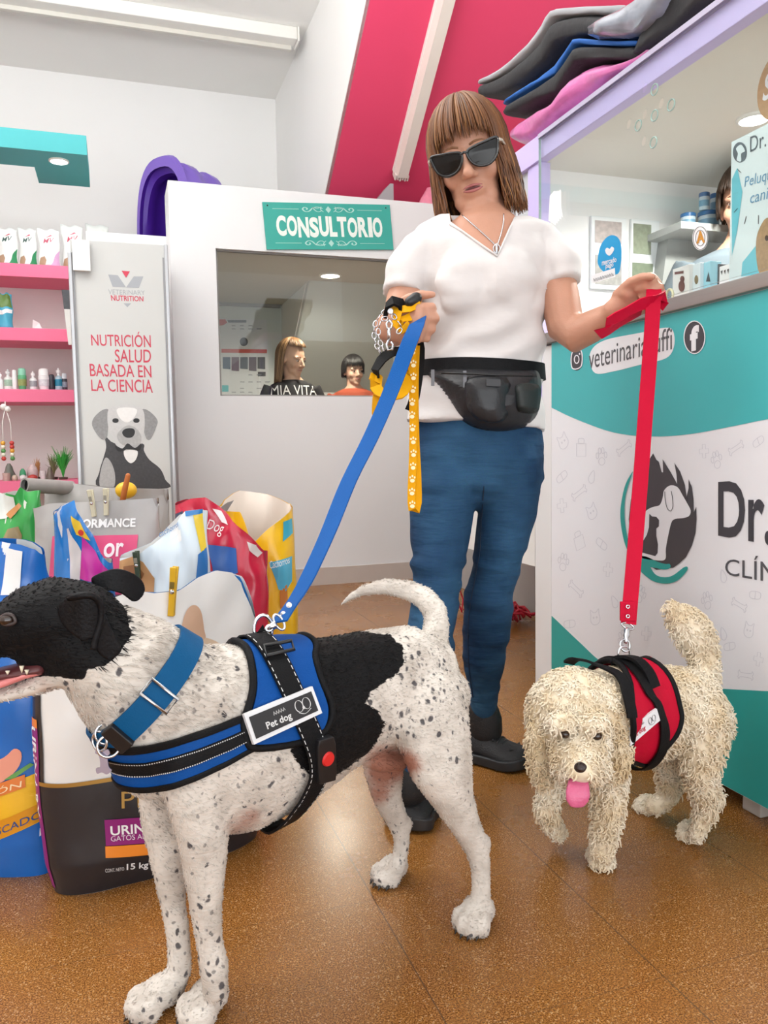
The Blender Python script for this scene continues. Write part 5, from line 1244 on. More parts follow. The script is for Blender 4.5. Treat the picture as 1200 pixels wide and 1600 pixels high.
# ------------------------------------------------------------------ what the spotted dog wears
class Wrap:
    """surface coordinates round a body: t along an axis, th round it (0 = up/front, + towards the viewer)"""
    def __init__(s, tree, a0, a1, up, side):
        s.tree = tree; s.a0 = Vector(a0); s.ax = (Vector(a1)-s.a0).normalized(); s.up = (up-s.ax*up.dot(s.ax)).normalized(); s.sd = s.ax.cross(s.up)
        if s.sd.dot(side) < 0: s.sd = -s.sd
    def S(s, t, th, o=.004):
        d = s.up*math.cos(th)+s.sd*math.sin(th); c = s.a0+s.ax*t
        h = s.tree.ray_cast(c+d*.35, -d, .40)[0]
        if h is None: h = c+d*.05
        return h+d*o
    def inv(s, x, y):
        h = s.tree.ray_cast(EYE, ray(x, y).normalized())[0]
        k = 0
        while h is None and k < 40:      # just off the outline: slide inwards
            k += 1; c = px(s.a0+s.ax*((P(x, y, 1.1)-s.a0).dot(s.ax))); x += (c[0]-x)*.04; y += (c[1]-y)*.04
            h = s.tree.ray_cast(EYE, ray(x, y).normalized())[0]
        q = h-s.a0; return q.dot(s.ax), math.atan2(q.dot(s.sd), q.dot(s.up))
    def patch(s, name, pts, m, parent, o=.004, th=.004, step=.02, kt=.1):
        """pts in (t, th); th scaled by kt metres per radian for the mesh density"""
        mb = MB(); patch2d(mb, [(t, a*kt) for t, a in pts], lambda x, y: s.S(x, y/kt, o), step)
        ob = mb.build(name, m, None, smooth=True)
        md = ob.modifiers.new('sm', 'SMOOTH'); md.factor = .5; md.iterations = 3
        md = ob.modifiers.new('s', 'SOLIDIFY'); md.thickness = th; md.offset = -1; md.use_even_offset = False
        bake(ob); ob.parent = parent; ob.data.transform(Matrix.Translation(-wloc(parent))); ob.data.polygons.foreach_set('use_smooth', [True]*len(ob.data.polygons)); sharpen(ob.data, 50)
        return ob
    def line(s, pts, n=10): return [s.S(t, a, .006) for t, a in pts]
    def band(s, name, cl, w_, m, parent, o=.007, th=.003, loop=False):
        """strap of width w_ (along t) following cl = [(t, th)]"""
        rows = []
        for t, a in cl: rows.append((s.S(t-w_/2, a, o), s.S(t+w_/2, a, o), s.S(t, a, o)))
        mb = MB(); rg = []
        for i, (p, q, c) in enumerate(rows):
            nx = rows[(i+1) % len(rows)][2] if (loop or i < len(rows)-1) else c*2-rows[i-1][2]
            pv = rows[i-1][2] if (loop or i > 0) else c*2-nx
            wd = (q-p).normalized(); nn = (nx-pv).cross(wd).normalized()
            if nn.dot(c-(s.a0+s.ax*((c-s.a0).dot(s.ax)))) < 0: nn = -nn
            rg.append([p+nn*th/2, q+nn*th/2, q-nn*th/2, p-nn*th/2])
        mb.rings(rg, 0, True, True, loop); return mb.build(name, m, parent, auto=True)
def lerp_pts(P_, n=6): return [tuple(q) for q in resample(P_, .02)] if False else smooth2(P_, n)

HBLUE = mat('harness_blue', '#0a4890', .6, spec=.15, var=.05, vscale=60, bump=.2, bscale=600)
WEB = mat('black_webbing', '#121214', .6, spec=.15, var=.15, vscale=120, bump=.25, bscale=500)
STIT = mat('white_stitch', '#cfcfcf', .6, var=0)
CBLUE = mat('collar_blue', '#08507f', .55, spec=.15, var=.06, vscale=60, bump=.2, bscale=500)
TREE = bvh_of(DOGBODY)
W1 = Wrap(TREE, P(262, 1150, 1.06), P(640, 1078, 1.275), Vector((0, 0, 1)), SIDE)
hn = MB(); 
har = None
fr_ = [W1.inv(*q) for q in ((382, 1016), (392, 1046), (393, 1080), (384, 1112), (378, 1130), (382, 1152))]
bt_ = [W1.inv(*q) for q in ((392, 1166), (433, 1164), (477, 1154), (503, 1141))]
rr_ = [W1.inv(*q) for q in ((515, 1120), (514, 1096), (501, 1067), (491, 1033), (493, 1012))]
tf, tr = fr_[0][0]-.004, rr_[-1][0]-.002
near_ = smooth2([(tf, 0.0)]+fr_+bt_+rr_+[(tr, 0.0)], 4)
poly_ = near_+[(t, -a) for t, a in near_[::-1][1:-1]]
har = W1.patch('harness', poly_, HBLUE, dog, o=.0075, th=.006, step=.018)
har['label'] = 'blue padded harness with black straps'
MB().tube([W1.S(t, a, .006) for t, a in poly_], .0052, 8, loop=True).build('piping', WEB, har, smooth=True)
# broad chest band, in coordinates round an upright axis
CA = P(300, 1180, 1.075)
fwd_ = Vector((-.954, -.30, 0))
W2 = Wrap(TREE, CA-Vector((0, 0, .5)), CA+Vector((0, 0, .5)), fwd_, SIDE)
tp = [W2.inv(*q) for q in ((196, 1168), (217, 1167), (267, 1157), (317, 1140), (363, 1122), (392, 1112))]
bo = [W2.inv(*q) for q in ((218, 1234), (250, 1233), (293, 1220), (337, 1200), (367, 1184), (392, 1170))]
tz = lambda a: float(np.interp(abs(a), [q[1] for q in sorted(tp, key=lambda k: k[1])], [q[0] for q in sorted(tp, key=lambda k: k[1])]))
bz = lambda a: float(np.interp(abs(a), [q[1] for q in sorted(bo, key=lambda k: k[1])], [q[0] for q in sorted(bo, key=lambda k: k[1])]))
amax = max(q[1] for q in tp)
N_ = 60; angs = [-amax+2*amax*i/N_ for i in range(N_+1)]
def cband(name, w0, w1, mt, parent, o, th):
    mb = MB(); rg = []; K = 5
    for a in angs:
        out = []; inn = []
        for k in range(K+1):
            w_ = w0+(w1-w0)*k/K; z = bz(a)*(1-w_)+tz(a)*w_; out.append(W2.S(z, a, o)); inn.append(W2.S(z, a, o-th))
        rg.append(out+inn[::-1])
    mb.rings(rg); ob = mb.build(name, mt, None)
    md = ob.modifiers.new('sm', 'SMOOTH'); md.factor = .5; md.iterations = 2; bake(ob)
    ob.parent = parent; ob.data.transform(Matrix.Translation(-wloc(parent))); ob.data.polygons.foreach_set('use_smooth', [True]*len(ob.data.polygons)); sharpen(ob.data, 50); return ob
cb = cband('chest_band', 0, 1, HBLUE, har, .007, .005); cband('band_edge', -.03, .11, WEB, har, .0085, .005); cband('band_edge', .86, 1.03, WEB, har, .0085, .005); cband('webbing_stripe', .33, .67, WEB, har, .0098, .003)
for w_ in (.365, .635):
    mb = MB()
    for i in range(0, 150):
        a0_ = -amax+2*amax*i/150; a1_ = a0_+2*amax/150*.55
        q = []
        for a, dw in ((a0_, -.012), (a1_, -.012), (a1_, .012), (a0_, .012)):
            z = bz(a)*(1-w_-dw)+tz(a)*(w_+dw); q.append(W2.S(z, a, .0112))
        mb.quad(q)
    mb.build('stitching', STIT, har)
# girth strap round the body
cl = smooth2([(W1.inv(404, 1008)[0], 0.0)]+[W1.inv(*q) for q in ((425, 1032), (444, 1070), (461, 1105), (478, 1140), (492, 1172), (494, 1200), (482, 1228))], 4)
cl2 = cl+smooth2([cl[-1], (cl[-1][0]-.022, 2.75), (cl[-1][0]-.024, math.pi)], 6)[1:]
loop = cl2+[(t, -a) for t, a in cl2[::-1][1:-1]]
W1.band('girth_strap', loop, .034, WEB, har, o=.0125, th=.003, loop=True)
for dt in (-.0145, .0145):
    mb = MB(); pts = cl2[:34]
    for i in range(len(pts)-1):
        (t0, a0_), (t1, a1_) = pts[i], pts[i+1]
        mb.quad([W1.S(t0+dt-.0006, a0_, .0145), W1.S(t0+dt+.0006, a0_, .0145), W1.S(t0*.4+t1*.6+dt+.0006, a0_*.4+a1_*.6, .0145), W1.S(t0*.4+t1*.6+dt-.0006, a0_*.4+a1_*.6, .0145)])
    mb.build('stitching', STIT, har)
def onw(W, o): 
    def f(x, y): return W.S(*W.inv(x, y), o)
    return f
def quadw(W, pts, o):
    q = [W.inv(*p) for p in pts]
    def f(x, y):
        b = (q[3][0]*(1-x)+q[2][0]*x, q[3][1]*(1-x)+q[2][1]*x); t_ = (q[0][0]*(1-x)+q[1][0]*x, q[0][1]*(1-x)+q[1][1]*x)
        return W.S(b[0]*(1-y)+t_[0]*y, b[1]*(1-y)+t_[1]*y, o)
    return f
def flatquad(W, pts, o):
    """stiff flat plate through four picture points on the body"""
    q = [W.S(*W.inv(*p), o) for p in pts]; return quadmap(*q)
lab = [(373, 1119), (480, 1079), (494, 1114), (388, 1159)]
f0 = flatquad(W1, lab, .016); nrm = (f0(1, 0)-f0(0, 0)).cross(f0(0, 1)-f0(0, 0)).normalized(); nrm = nrm if nrm.dot(EYE-f0(.5, .5)) > 0 else -nrm
fo = lambda o: (lambda x, y: f0(x, y)+nrm*o)
lb = MB().poly([fo(.002)(*q) for q in ((0, 0), (1, 0), (1, 1), (0, 1))], .006, nrm).build('name_patch', mat('patch_white', '#dcdde0', .5, var=.03), har)
MB().poly([fo(.0028)(*q) for q in ((.045, .14), (.955, .14), (.955, .86), (.045, .86))]).build('patch_ground', mat('patch_black', '#1b1a1d', .45, var=.1), lb)
mb = MB(); g_ = fo(.0034)
letters(mb, 'Pet dog', lambda x, y: g_(.22+.36*x, .20+.30*y), bold=.025)
mb.build('lettering', STIT, lb)
mb = MB()
for c_ in ((.72, .55), (.83, .55)): line2d(mb, ell(c_[0], c_[1], .055, .2, 18), .012, g_, True)
line2d(mb, smooth2([(.69, .35), (.75, .25), (.8, .25), (.87, .33)], 4), .014, g_); mb.poly([g_(*q) for q in ell(.775, .45, .018, .06, 12)])
for k in range(5): line2d(mb, [(.36+.035*k, .60), (.372+.035*k, .72), (.385+.035*k, .62)], .008, g_)
mb.build('dog_emblem', STIT, lb)
# buckle with red button
f0b = flatquad(W1, [(484, 1150), (512, 1142), (516, 1200), (488, 1208)], .018); nb = (f0b(1, 0)-f0b(0, 0)).cross(f0b(0, 1)-f0b(0, 0)).normalized(); nb = nb if nb.dot(EYE-f0b(.5, .5)) > 0 else -nb
bk = MB().poly([f0b(*q)+nb*.004 for q in ((.05, 0), (.95, 0), (1, .2), (1, .85), (.9, 1), (.1, 1), (0, .85), (0, .2))], .014, nb).build('buckle', BLACK, har, bevel=.002)
c_ = f0b(.5, .55)+nb*.0045
MB().tube([c_, c_+nb*.003], [.0105, .009], 20).build('red_button', mat('red_button', '#d42a2a', .3), bk, smooth=False)
# slider on the strap, fixing ring on top
f0s = flatquad(W1, [(409, 1026), (452, 1018), (455, 1030), (412, 1040)], .018)
MB().tube([f0s(*q) for q in ((0, 0), (1, 0), (1, 1), (0, 1))], .0028, 8, loop=True).build('slider', BLACK, har, smooth=True)
rt = W1.S(W1.inv(412, 1005)[0], 0, .012)
rc = P(411, 982, px(rt)[2]); e1 = (RGT*.9+FWD*.3).normalized(); e2 = UPV
MB().tube([rc+e1*.013*math.cos(a*.314)+e2*.019*math.sin(a*.314) for a in range(20)], .0026, 8, loop=True).build('lead_ring', METAL, har, smooth=True)
MB().strip([rt+Vector((0, 0, -.006)), rt+Vector((0, 0, .006)), rc-e2*.016, rc-e2*.02+FWD*.006, rt+Vector((.005, .012, 0))], e1, .018, .003).build('ring_loop', WEB, har)

# collar
neck_n = (P(285, 1125, 1.05)-P(110, 990, .985)).normalized()
cc = P(222, 1078, 1.016)
W3 = Wrap(TREE, cc-neck_n*.2, cc+neck_n*.2, UPV, SIDE)
ring_ = [(.2, R(a)) for a in range(0, 360, 6)]
col = W3.band('collar', ring_, .034, CBLUE, dog, o=.005, th=.004, loop=True); col['label'] = 'blue webbing collar'
# find where the collar crosses given pixels
def near_ang(x, y): return W3.inv(x, y)[1]
a_s = near_ang(236, 1080); a_b = near_ang(182, 1138)
fr2 = [W3.S(.2+dt, a_s+da, .010) for dt, da in ((-.021, -.14), (.021, -.14), (.021, .14), (-.021, .14))]
MB().tube(fr2, .0022, 8, loop=True).build('slider', METAL, col, smooth=True)
bkp = [W3.S(.2+dt, a_b+da, .011) for dt, da in ((-.018, -.13), (.018, -.13), (.018, .13), (-.018, .13))]
nb2 = (bkp[1]-bkp[0]).cross(bkp[2]-bkp[0]).normalized(); nb2 = nb2 if nb2.dot(EYE-bkp[0]) > 0 else -nb2
MB().poly([p+nb2*.003 for p in bkp], .01, nb2).build('clasp', BLACK, col, bevel=.002)
dr = P(163, 1150, .962)
for (x, y, r_), d_ in zip(((166, 1146, 16), (156, 1158, 15), (170, 1166, 17)), (.962, .958, .955)):
    c_ = P(x, y, d_); rr3 = r_/FPX*d_; ea = (RGT+FWD*.4*(1 if r_ != 15 else -1.2)).normalized()
    MB().tube([c_+ea*rr3*math.cos(a*.2618)+UPV*rr3*math.sin(a*.2618) for a in range(24)], .0018, 8, loop=True).build('tag_ring', METAL, col, smooth=True)
bone2 = smooth2([(-9, -16), (-14, -20), (-16, -13), (-10, -9), (-8, 8), (-15, 11), (-13, 19), (-5, 17), (3, 20), (11, 14), (6, 8), (4, -8), (8, -12), (5, -19), (-2, -17)], 3, True)
MB().poly([P(164+x*.95, 1190+y, .955) for x, y in bone2], .002, -FWD).build('bone_tag', mat('tag_metal', '#a99fb0', .3, metal=.9, var=.1), col)

# ------------------------------------------------------------------ curly cream poodle in the red harness
PSIDE = Vector((.10, -.995, 0))
poo = root('poodle', PZ(1000, 1330), 'curly cream poodle with its tongue out, wearing a red harness', 'dog')
m = MB()
m.loft([sec(955, 1125, 1.44, 58, .060), sec(1000, 1112, 1.48, 72, .068), sec(1045, 1108, 1.50, 66, .064), sec(1080, 1112, 1.515, 66, .064), (P(1097, 1125, 1.52), .058, .055)], PSIDE, 22)
m.loft([sec(930, 1110, 1.40, 55), sec(965, 1105, 1.45, 62)], PSIDE, 18)
# near hind leg
L_ = lambda q, s=PSIDE: m.loft([sec(*k) for k in q], s, 16)
L_([(1095, 1125, 1.475, 42, .045), (1098, 1165, 1.465, 34, .038), (1094, 1205, 1.46, 27, .030), (1100, 1240, 1.475, 19, .022), (1103, 1262, 1.485, 15, .018), (1095, 1288, 1.49, 13, .015), (1088, 1303, 1.495, 13, .015)])
m.ball(P(1117, 1243, 1.485), .016, .014, .02)
# far hind leg
L_([(1062, 1130, 1.55, 40, .04), (1052, 1175, 1.57, 28, .03), (1046, 1205, 1.585, 21, .024), (1048, 1232, 1.60, 16, .02), (1038, 1250, 1.605, 14, .018), (1022, 1260, 1.60, 13, .017)])
# near fore leg (right in the photo)
L_([(948, 1170, 1.41, 34, .038), (950, 1215, 1.405, 27, .031), (950, 1260, 1.405, 22, .026), (945, 1300, 1.41, 19, .022), (941, 1328, 1.415, 18, .021)])
# lifted fore leg (left in the photo)
L_([(875, 1195, 1.47, 26, .030), (862, 1232, 1.46, 18, .022), (853, 1262, 1.455, 16, .019), (858, 1282, 1.48, 14, .018), (872, 1300, 1.50, 14, .017)])
def ppaw(x, y, dx, dy, rx, h=.026):
    g = PZ(x, y, 0); fx = Vector((dx, dy, 0)).normalized(); sx = Vector((-fx.y, fx.x, 0)); Mx = Matrix((fx, sx, Vector((0, 0, 1)))).transposed()
    m.ball(g+Vector((0, 0, h*.6)), rx, rx*.8, h*.62, M=Mx)
    for a, b in ((.55, -.5), (.8, -.18), (.8, .18), (.55, .5)): m.ball(g+fx*rx*a+sx*rx*b+Vector((0, 0, h*.42)), rx*.38, rx*.27, h*.45, M=Mx)
ppaw(938, 1350, -.35, -1, .031); ppaw(1080, 1308, -.9, -.5, .030); ppaw(1013, 1266, -1, -.25, .030)
# head: skull pom, muzzle
hc = P(905, 1122, 1.385)
m.ball(hc+Vector((0, .02, .004)), .082, .075, .078)
m.ball(P(905, 1098, 1.395), .066, .06, .055)
mz = Vector((FWD.x*-1-.12*RGT.x, FWD.y*-1-.12*RGT.y, -.32)).normalized()
m.loft([(P(905, 1165, 1.345), .044, .050), (P(906, 1188, 1.312), .034, .040), (P(908, 1200, 1.292), .024, .028)], RGT, 18)
m.ball(P(888, 1197, 1.325), .026, .024, .022); m.ball(P(928, 1199, 1.325), .026, .024, .022)
m.ball(P(905, 1222, 1.335), .020, .02, .014)
m.ball(P(878, 1128, 1.315), .026, .02, .016); m.ball(P(930, 1130, 1.315), .026, .02, .016)
# tail
m.loft([sec(1098, 1062, 1.52, 22), sec(1103, 1035, 1.525, 20), sec(1096, 1010, 1.53, 24), sec(1082, 985, 1.535, 29), sec(1066, 966, 1.535, 24), sec(1050, 950, 1.535, 12)], None, 16)
PBODY = fuse(m, 'body', .0062, 4, None, poo)
CREAM_ = '#ded2bb'
def curl_mat(name, c1, c2):
    mt = bpy.data.materials.new(name); mt.use_nodes = True; nt = mt.node_tree; N, L = nt.nodes, nt.links; b = N['Principled BSDF']; tc = N.new('ShaderNodeTexCoord')
    n = N.new('ShaderNodeTexNoise'); n.inputs['Scale'].default_value = 22; n.inputs['Detail'].default_value = 3; L.new(tc.outputs['Object'], n.inputs['Vector'])
    r = N.new('ShaderNodeValToRGB'); r.color_ramp.elements[0].position = .35; r.color_ramp.elements[0].color = lin(c2); r.color_ramp.elements[1].position = .62; r.color_ramp.elements[1].color = lin(c1); L.new(n.outputs['Fac'], r.inputs[0])
    L.new(r.outputs[0], b.inputs['Base Color']); b.inputs['Roughness'].default_value = .75; b.inputs['Specular IOR Level'].default_value = .2; b.inputs['Sheen Weight'].default_value = .2
    return mt
FUR = curl_mat('cream_curls', '#f1e5d0', '#dfcaa8')
PBODY.data.materials.clear(); PBODY.data.materials.append(FUR)
PTREE = bvh_of(PBODY)
def curls(name, tree_obj, n, ln, rad, m_, parent, keep=None, seed=1, flat=.0):
    """woolly coat: short curled locks standing all over a body"""
    me = tree_obj.data; rr = random.Random(seed); ofs = wloc(tree_obj); mb = MB()
    polys = [p for p in me.polygons]; cum = np.cumsum([p.area for p in polys]); V = me.vertices
    for _ in range(n):
        p = polys[int(np.searchsorted(cum, rr.random()*cum[-1]))]
        q = V[p.vertices[0]].co*rr.random()+V[p.vertices[1]].co*rr.random()+V[p.vertices[2]].co*rr.random()
        ctr = sum((V[i].co for i in p.vertices), Vector())/len(p.vertices); q = ctr.lerp(V[p.vertices[rr.randrange(len(p.vertices))]].co, rr.random())+ofs
        if keep and not keep(q): continue
        nn = p.normal.copy(); g = Vector((0, 0, -1))
        d, sx, uu = frame(nn); a0 = rr.uniform(0, 6.283); l = ln*rr.uniform(.6, 1.25)*(1.0 if q.z > .06 else .6); cr = rad*rr.uniform(.7, 1.3)
        pts = []
        for k in range(6):
            t = k/5; a = a0+t*4.6
            pts.append(q-nn*.003+nn*l*t*(1-.25*t)+(sx*math.cos(a)+uu*math.sin(a))*cr*(.25+t)+g*l*.35*t*t)
        mb.tube(pts, [.0015, .0019, .0019, .0017, .0013, .0005], 4, cap=True)
    return mb.build(name, m_, parent, smooth=True, norm=False)
# face kept shorter
eyeL, eyeR, nosep = P(883, 1147, 1.31), P(933, 1150, 1.31), P(908, 1199, 1.283)
def keepf(q):
    x, y, d = px(q)
    if d < 1.345 and ((x-883)**2+(y-1148)**2 < 95 or (x-932)**2+(y-1151)**2 < 95): return False
    if d < 1.32 and (x-908)**2+(y-1200)**2 < 150: return False
    return not (abs(x-906) < 17 and 1212 < y < 1232 and d < 1.36)
CO = curls('coat', PBODY, 12500, .0145, .0036, FUR, poo, keepf); CO['label'] = 'curly cream coat'; CO['kind'] = 'stuff'
# ears
EARM = curl_mat('ear_curls', '#ecdcc0', '#d3b98e')
for pts, s_ in (([(852, 1112, 1.375), (842, 1150, 1.37), (842, 1190, 1.372), (848, 1222, 1.378)], 3), ([(960, 1118, 1.375), (968, 1150, 1.37), (966, 1185, 1.372), (960, 1212, 1.378)], 4)):
    mm = MB(); mm.loft([(P(x, y, d), w_/FPX*d, .014) for (x, y, d), w_ in zip(pts, (14, 19, 19, 12))], FWD, 14)
    er = fuse(mm, 'ear', .006, 3, EARM, poo)
    cc_ = curls('ear_coat', er, 800, .013, .0036, EARM, er, None, s_); cc_['kind'] = 'stuff'
# face
for nm, e in (('eye', eyeL), ('eye', eyeR)): MB().ball(e-ray(908, 1150)*.001, .0082, .0075, .0072).build(nm, mat('dog_eye', '#2b1a12', .12, coat=.6), poo, smooth=True)
m = MB(); m.ball(nosep-ray(908, 1199)*.004, .0135, .011, .0105); m.ball(nosep+RGT*.006-UPV*.002, .008, .009, .007); m.ball(nosep-RGT*.006-UPV*.002, .008, .009, .007)
fuse(m, 'nose', .0022, 2, mat('poodle_nose', '#2a1c1b', .3, bump=.3, bscale=300), poo)
m = MB(); m.loft([(P(906, 1213, 1.305), .006, .013), (P(904, 1225, 1.285), .0045, .017), (P(903, 1240, 1.277), .004, .0195), (P(902, 1251, 1.276), .0035, .018), (P(902, 1259, 1.276), .003, .012)], RGT, 16)
m.build('tongue', mat('tongue_rose', '#d1628a', .32, var=.1, vscale=60, bump=.3, bscale=160, sub=.1), poo, smooth=True)
MB().tube([P(*q) for q in ((888, 1214, 1.30), (898, 1217, 1.296), (908, 1214, 1.293), (918, 1217, 1.297), (928, 1213, 1.302))], .0022, 6).build('mouth_line', mat('mouth_dark', '#5a2e30', .35), poo, smooth=True)

# red harness
WP = Wrap(PTREE, P(955, 1118, 1.455), P(1085, 1112, 1.515), Vector((0, 0, 1)), PSIDE)
HRED = mat('harness_red', '#bb1030', .6, spec=.12, var=.05, vscale=60, bump=.2, bscale=600)
def pp(L): return [WP.inv(790+x*.3417, 930+y*.3417) for x, y in L]
frp = pp([(540, 320), (545, 400), (555, 520), (560, 620), (556, 710)]); btp = pp([(575, 745), (640, 735), (700, 680), (755, 620)]); rrp = pp([(778, 560), (768, 500), (735, 400), (700, 310)])
t0, t1 = frp[0][0]-.004, rrp[-1][0]+.0
nr = smooth2([(t0, 0)]+frp+btp+rrp+[(t1, 0)], 4); pl_ = nr+[(t, -a) for t, a in nr[::-1][1:-1]]
hp = WP.patch('harness', pl_, HRED, poo, o=.016, th=.006, step=.014, kt=.07); hp['label'] = 'red padded harness with black edging'
MB().tube([WP.S(t, a, .015) for t, a in pl_], .0055, 8, loop=True).build('piping', WEB, hp, smooth=True)
hl = smooth2(pp([(548, 330), (580, 390), (630, 470), (665, 510), (690, 590), (690, 660), (672, 700)]), 5)
hl = [(hl[0][0], 0.0)]+hl
lp = hl+smooth2([hl[-1], (hl[-1][0], 2.7), (hl[-1][0], math.pi)], 5)[1:]
WP.band('girth_strap', lp+[(t, -a) for t, a in lp[::-1][1:-1]], .021, WEB, hp, o=.0215, th=.003, loop=True)
ch = [(frp[0][0]-.030+.010*math.sin(a*.5), R(a*8)-math.pi*.0) for a in range(45)]
# grab handle and front strap over the shoulders
fs = smooth2([(WP.inv(922, 1052)[0]-.003, -.3), (WP.inv(925, 1050)[0], .15)]+pp([(430, 335), (500, 395), (535, 480), (550, 560)]), 4)
WP.band('shoulder_strap', fs, .022, WEB, hp, o=.018, th=.004)
gh = [WP.S(t, a, .021+.012*math.sin(math.pi*i/14)) for i, (t, a) in enumerate([(hl[0][0]-.004+(.030)*k/14, .05+.75*k/14) for k in range(15)])]
MB().strip(gh, WP.ax, .020, .006).build('grab_handle', WEB, hp)
# ring at the top
rc = P(975, 1022, 1.448); rt = WP.S(frp[0][0]+.004, 0, .012)
MB().tube([rc+(RGT*.95+FWD*.3).normalized()*.0125*math.cos(a*.314)+UPV*.0145*math.sin(a*.314) for a in range(20)], .0019, 8, loop=True).build('lead_ring', METAL, hp, smooth=True)
MB().strip([rt-Vector((0, 0, .006)), rt+Vector((0, 0, .004)), rc-UPV*.012, rc-UPV*.016+FWD*.006, rt+FWD*.012], RGT, .015, .003).build('ring_loop', WEB, hp)
# name patch
ch_ = WP.S(*WP.inv(1006, 1137), .024); chn = (WP.sd*.75-FWD*.5).normalized()
def onplane(x, y):
    r = ray(x, y); return EYE+r*((ch_-EYE).dot(chn)/r.dot(chn))
qd = [onplane(790+x*.3417, 930+y*.3417) for x, y in ((565, 600), (688, 518), (703, 570), (566, 688))]
f0 = quadmap(*qd); nrm = (f0(1, 0)-f0(0, 0)).cross(f0(0, 1)-f0(0, 0)).normalized(); nrm = nrm if nrm.dot(EYE-f0(.5, .5)) > 0 else -nrm
fo2 = lambda o: (lambda x, y: f0(x, y)+nrm*o)
lb = MB().poly([fo2(.003)(*q) for q in ((0, 0), (1, 0), (1, 1), (0, 1))], .006, nrm).build('name_patch', mat('patch_white', '#dcdde0', .5, var=.03), hp)
mb = MB(); letters(mb, 'Pet dog', lambda x, y: fo2(.004)(.08+.44*x, .16+.38*y), bold=.02); mb.build('lettering', mat('patch_red_ink', '#b9213a', .5), lb)
mb = MB()
for c_ in ((.70, .55), (.83, .55)): line2d(mb, ell(c_[0], c_[1], .055, .22, 18), .018, fo2(.004), True)
for k in range(5): line2d(mb, [(.30+.04*k, .66), (.315+.04*k, .8), (.33+.04*k, .68)], .012, fo2(.004))
line2d(mb, smooth2([(.66, .3), (.74, .2), (.8, .2), (.88, .3)], 4), .02, fo2(.004)); mb.build('dog_emblem', INK, lb)

# ------------------------------------------------------------------ the woman with the leashes
SKIN = mat('skin', '#c18e76', .5, var=.05, vscale=30, bump=.12, bscale=300, sub=.12)
def hand(m, W_, d, n, s, curls_, sc=1.0, thumb=(.55, .75, .35), tcurl=.5, spread=.06, mirror=1):
    """palm and five bent fingers added to m; d along the fingers, n the way the palm faces, s towards the thumb"""
    d = d.normalized(); n = (n-d*n.dot(d)).normalized(); s = (s-d*s.dot(d)-n*s.dot(n)).normalized()
    m.loft([(W_-d*.012*sc, .020*sc, .027*sc), (W_+d*.02*sc, .019*sc, .033*sc), (W_+d*.055*sc, .0175*sc, .040*sc), (W_+d*.082*sc, .0145*sc, .039*sc)], s, 16)
    m.ball(W_+d*.03*sc+s*.024*sc+n*.008*sc, .020*sc, .016*sc, .016*sc)
    for k, (off, L_, r) in enumerate(((.030, .070, .0088), (.0105, .079, .0091), (-.0095, .073, .0086), (-.0275, .058, .0076))):
        p = W_+d*(.080-.004*abs(k-1))*sc+s*off*sc; a = 0; pts = [(p-d*.018*sc, r*1.1*sc)]; dd = d+s*(off*spread/.03); dd.normalize()
        pts.append((p, r*1.12*sc))
        for seg, c_ in zip((.46, .30, .24), curls_[k]):
            a += R(c_); v = dd*math.cos(a)+n*math.sin(a); p = p+v*L_*seg*sc; pts.append((p, r*(1.0 if seg > .4 else .93 if seg > .28 else .8)*sc))
        m.loft([(q, rr_, rr_) for q, rr_ in pts], s, 10)
    p = W_+d*.018*sc+s*.030*sc; v = (d*thumb[0]+s*thumb[1]+n*thumb[2]).normalized(); pts = [(p-v*.01*sc, .0125*sc), (p+v*.034*sc, .0105*sc)]
    v2 = (v+d*tcurl*.8+n*tcurl*.7-s*tcurl*.5).normalized(); p2 = p+v*.034*sc; pts += [(p2+v2*.028*sc, .0098*sc)]
    v3 = (v2+n*tcurl*.5-s*tcurl*.5).normalized(); pts += [(p2+v2*.028*sc+v3*.022*sc, .0078*sc)]
    m.loft([(q, rr_, rr_) for q, rr_ in pts], n, 10)

wom = root('person', PZ(735, 1235), 'woman in sunglasses, white t-shirt and jeans holding the leashes', 'person')
# head axes
psi, phi, rho = R(13), R(17), R(11)
_f = -FWD*math.cos(psi)-RGT*math.sin(psi); _r = RGT*math.cos(psi)-FWD*math.sin(psi)
HF = _f*math.cos(phi)-UPV*math.sin(phi); _u = UPV*math.cos(phi)+_f*math.sin(phi)
HR = _r*math.cos(rho)+_u*math.sin(rho); HU = _u*math.cos(rho)-_r*math.sin(rho)
HC = P(728, 246, 1.665)-HF*.088
H = lambda x, y, z: HC+HR*x+HU*y+HF*z
HM = Matrix((HR, HU, HF)).transposed()
m = MB()
def hb(x, y, z, a, b, c): m.ball(H(x, y, z), a, b, c, M=HM)
hb(0, .030, -.006, .072, .084, .090); hb(0, -.018, .028, .061, .075, .058); hb(0, -.062, .034, .053, .042, .046); hb(0, -.094, .062, .027, .017, .018); hb(.026, -.080, .048, .024, .024, .022); hb(-.026, -.080, .048, .024, .024, .022)
for sgn in (1, -1):
    hb(.036*sgn, -.028, .056, .025, .026, .022); hb(.030*sgn, .016, .070, .026, .012, .014); hb(.071*sgn, -.008, -.005, .010, .028, .017); hb(.0115*sgn, -.037, .096, .0088, .0074, .0086)
m.loft([(H(0, .012, .082), .008, .008), (H(0, -.014, .097), .009, .0085), (H(0, -.033, .110), .0115, .0125)], HR, 12)
hb(0, -.062, .074, .028, .018, .012)
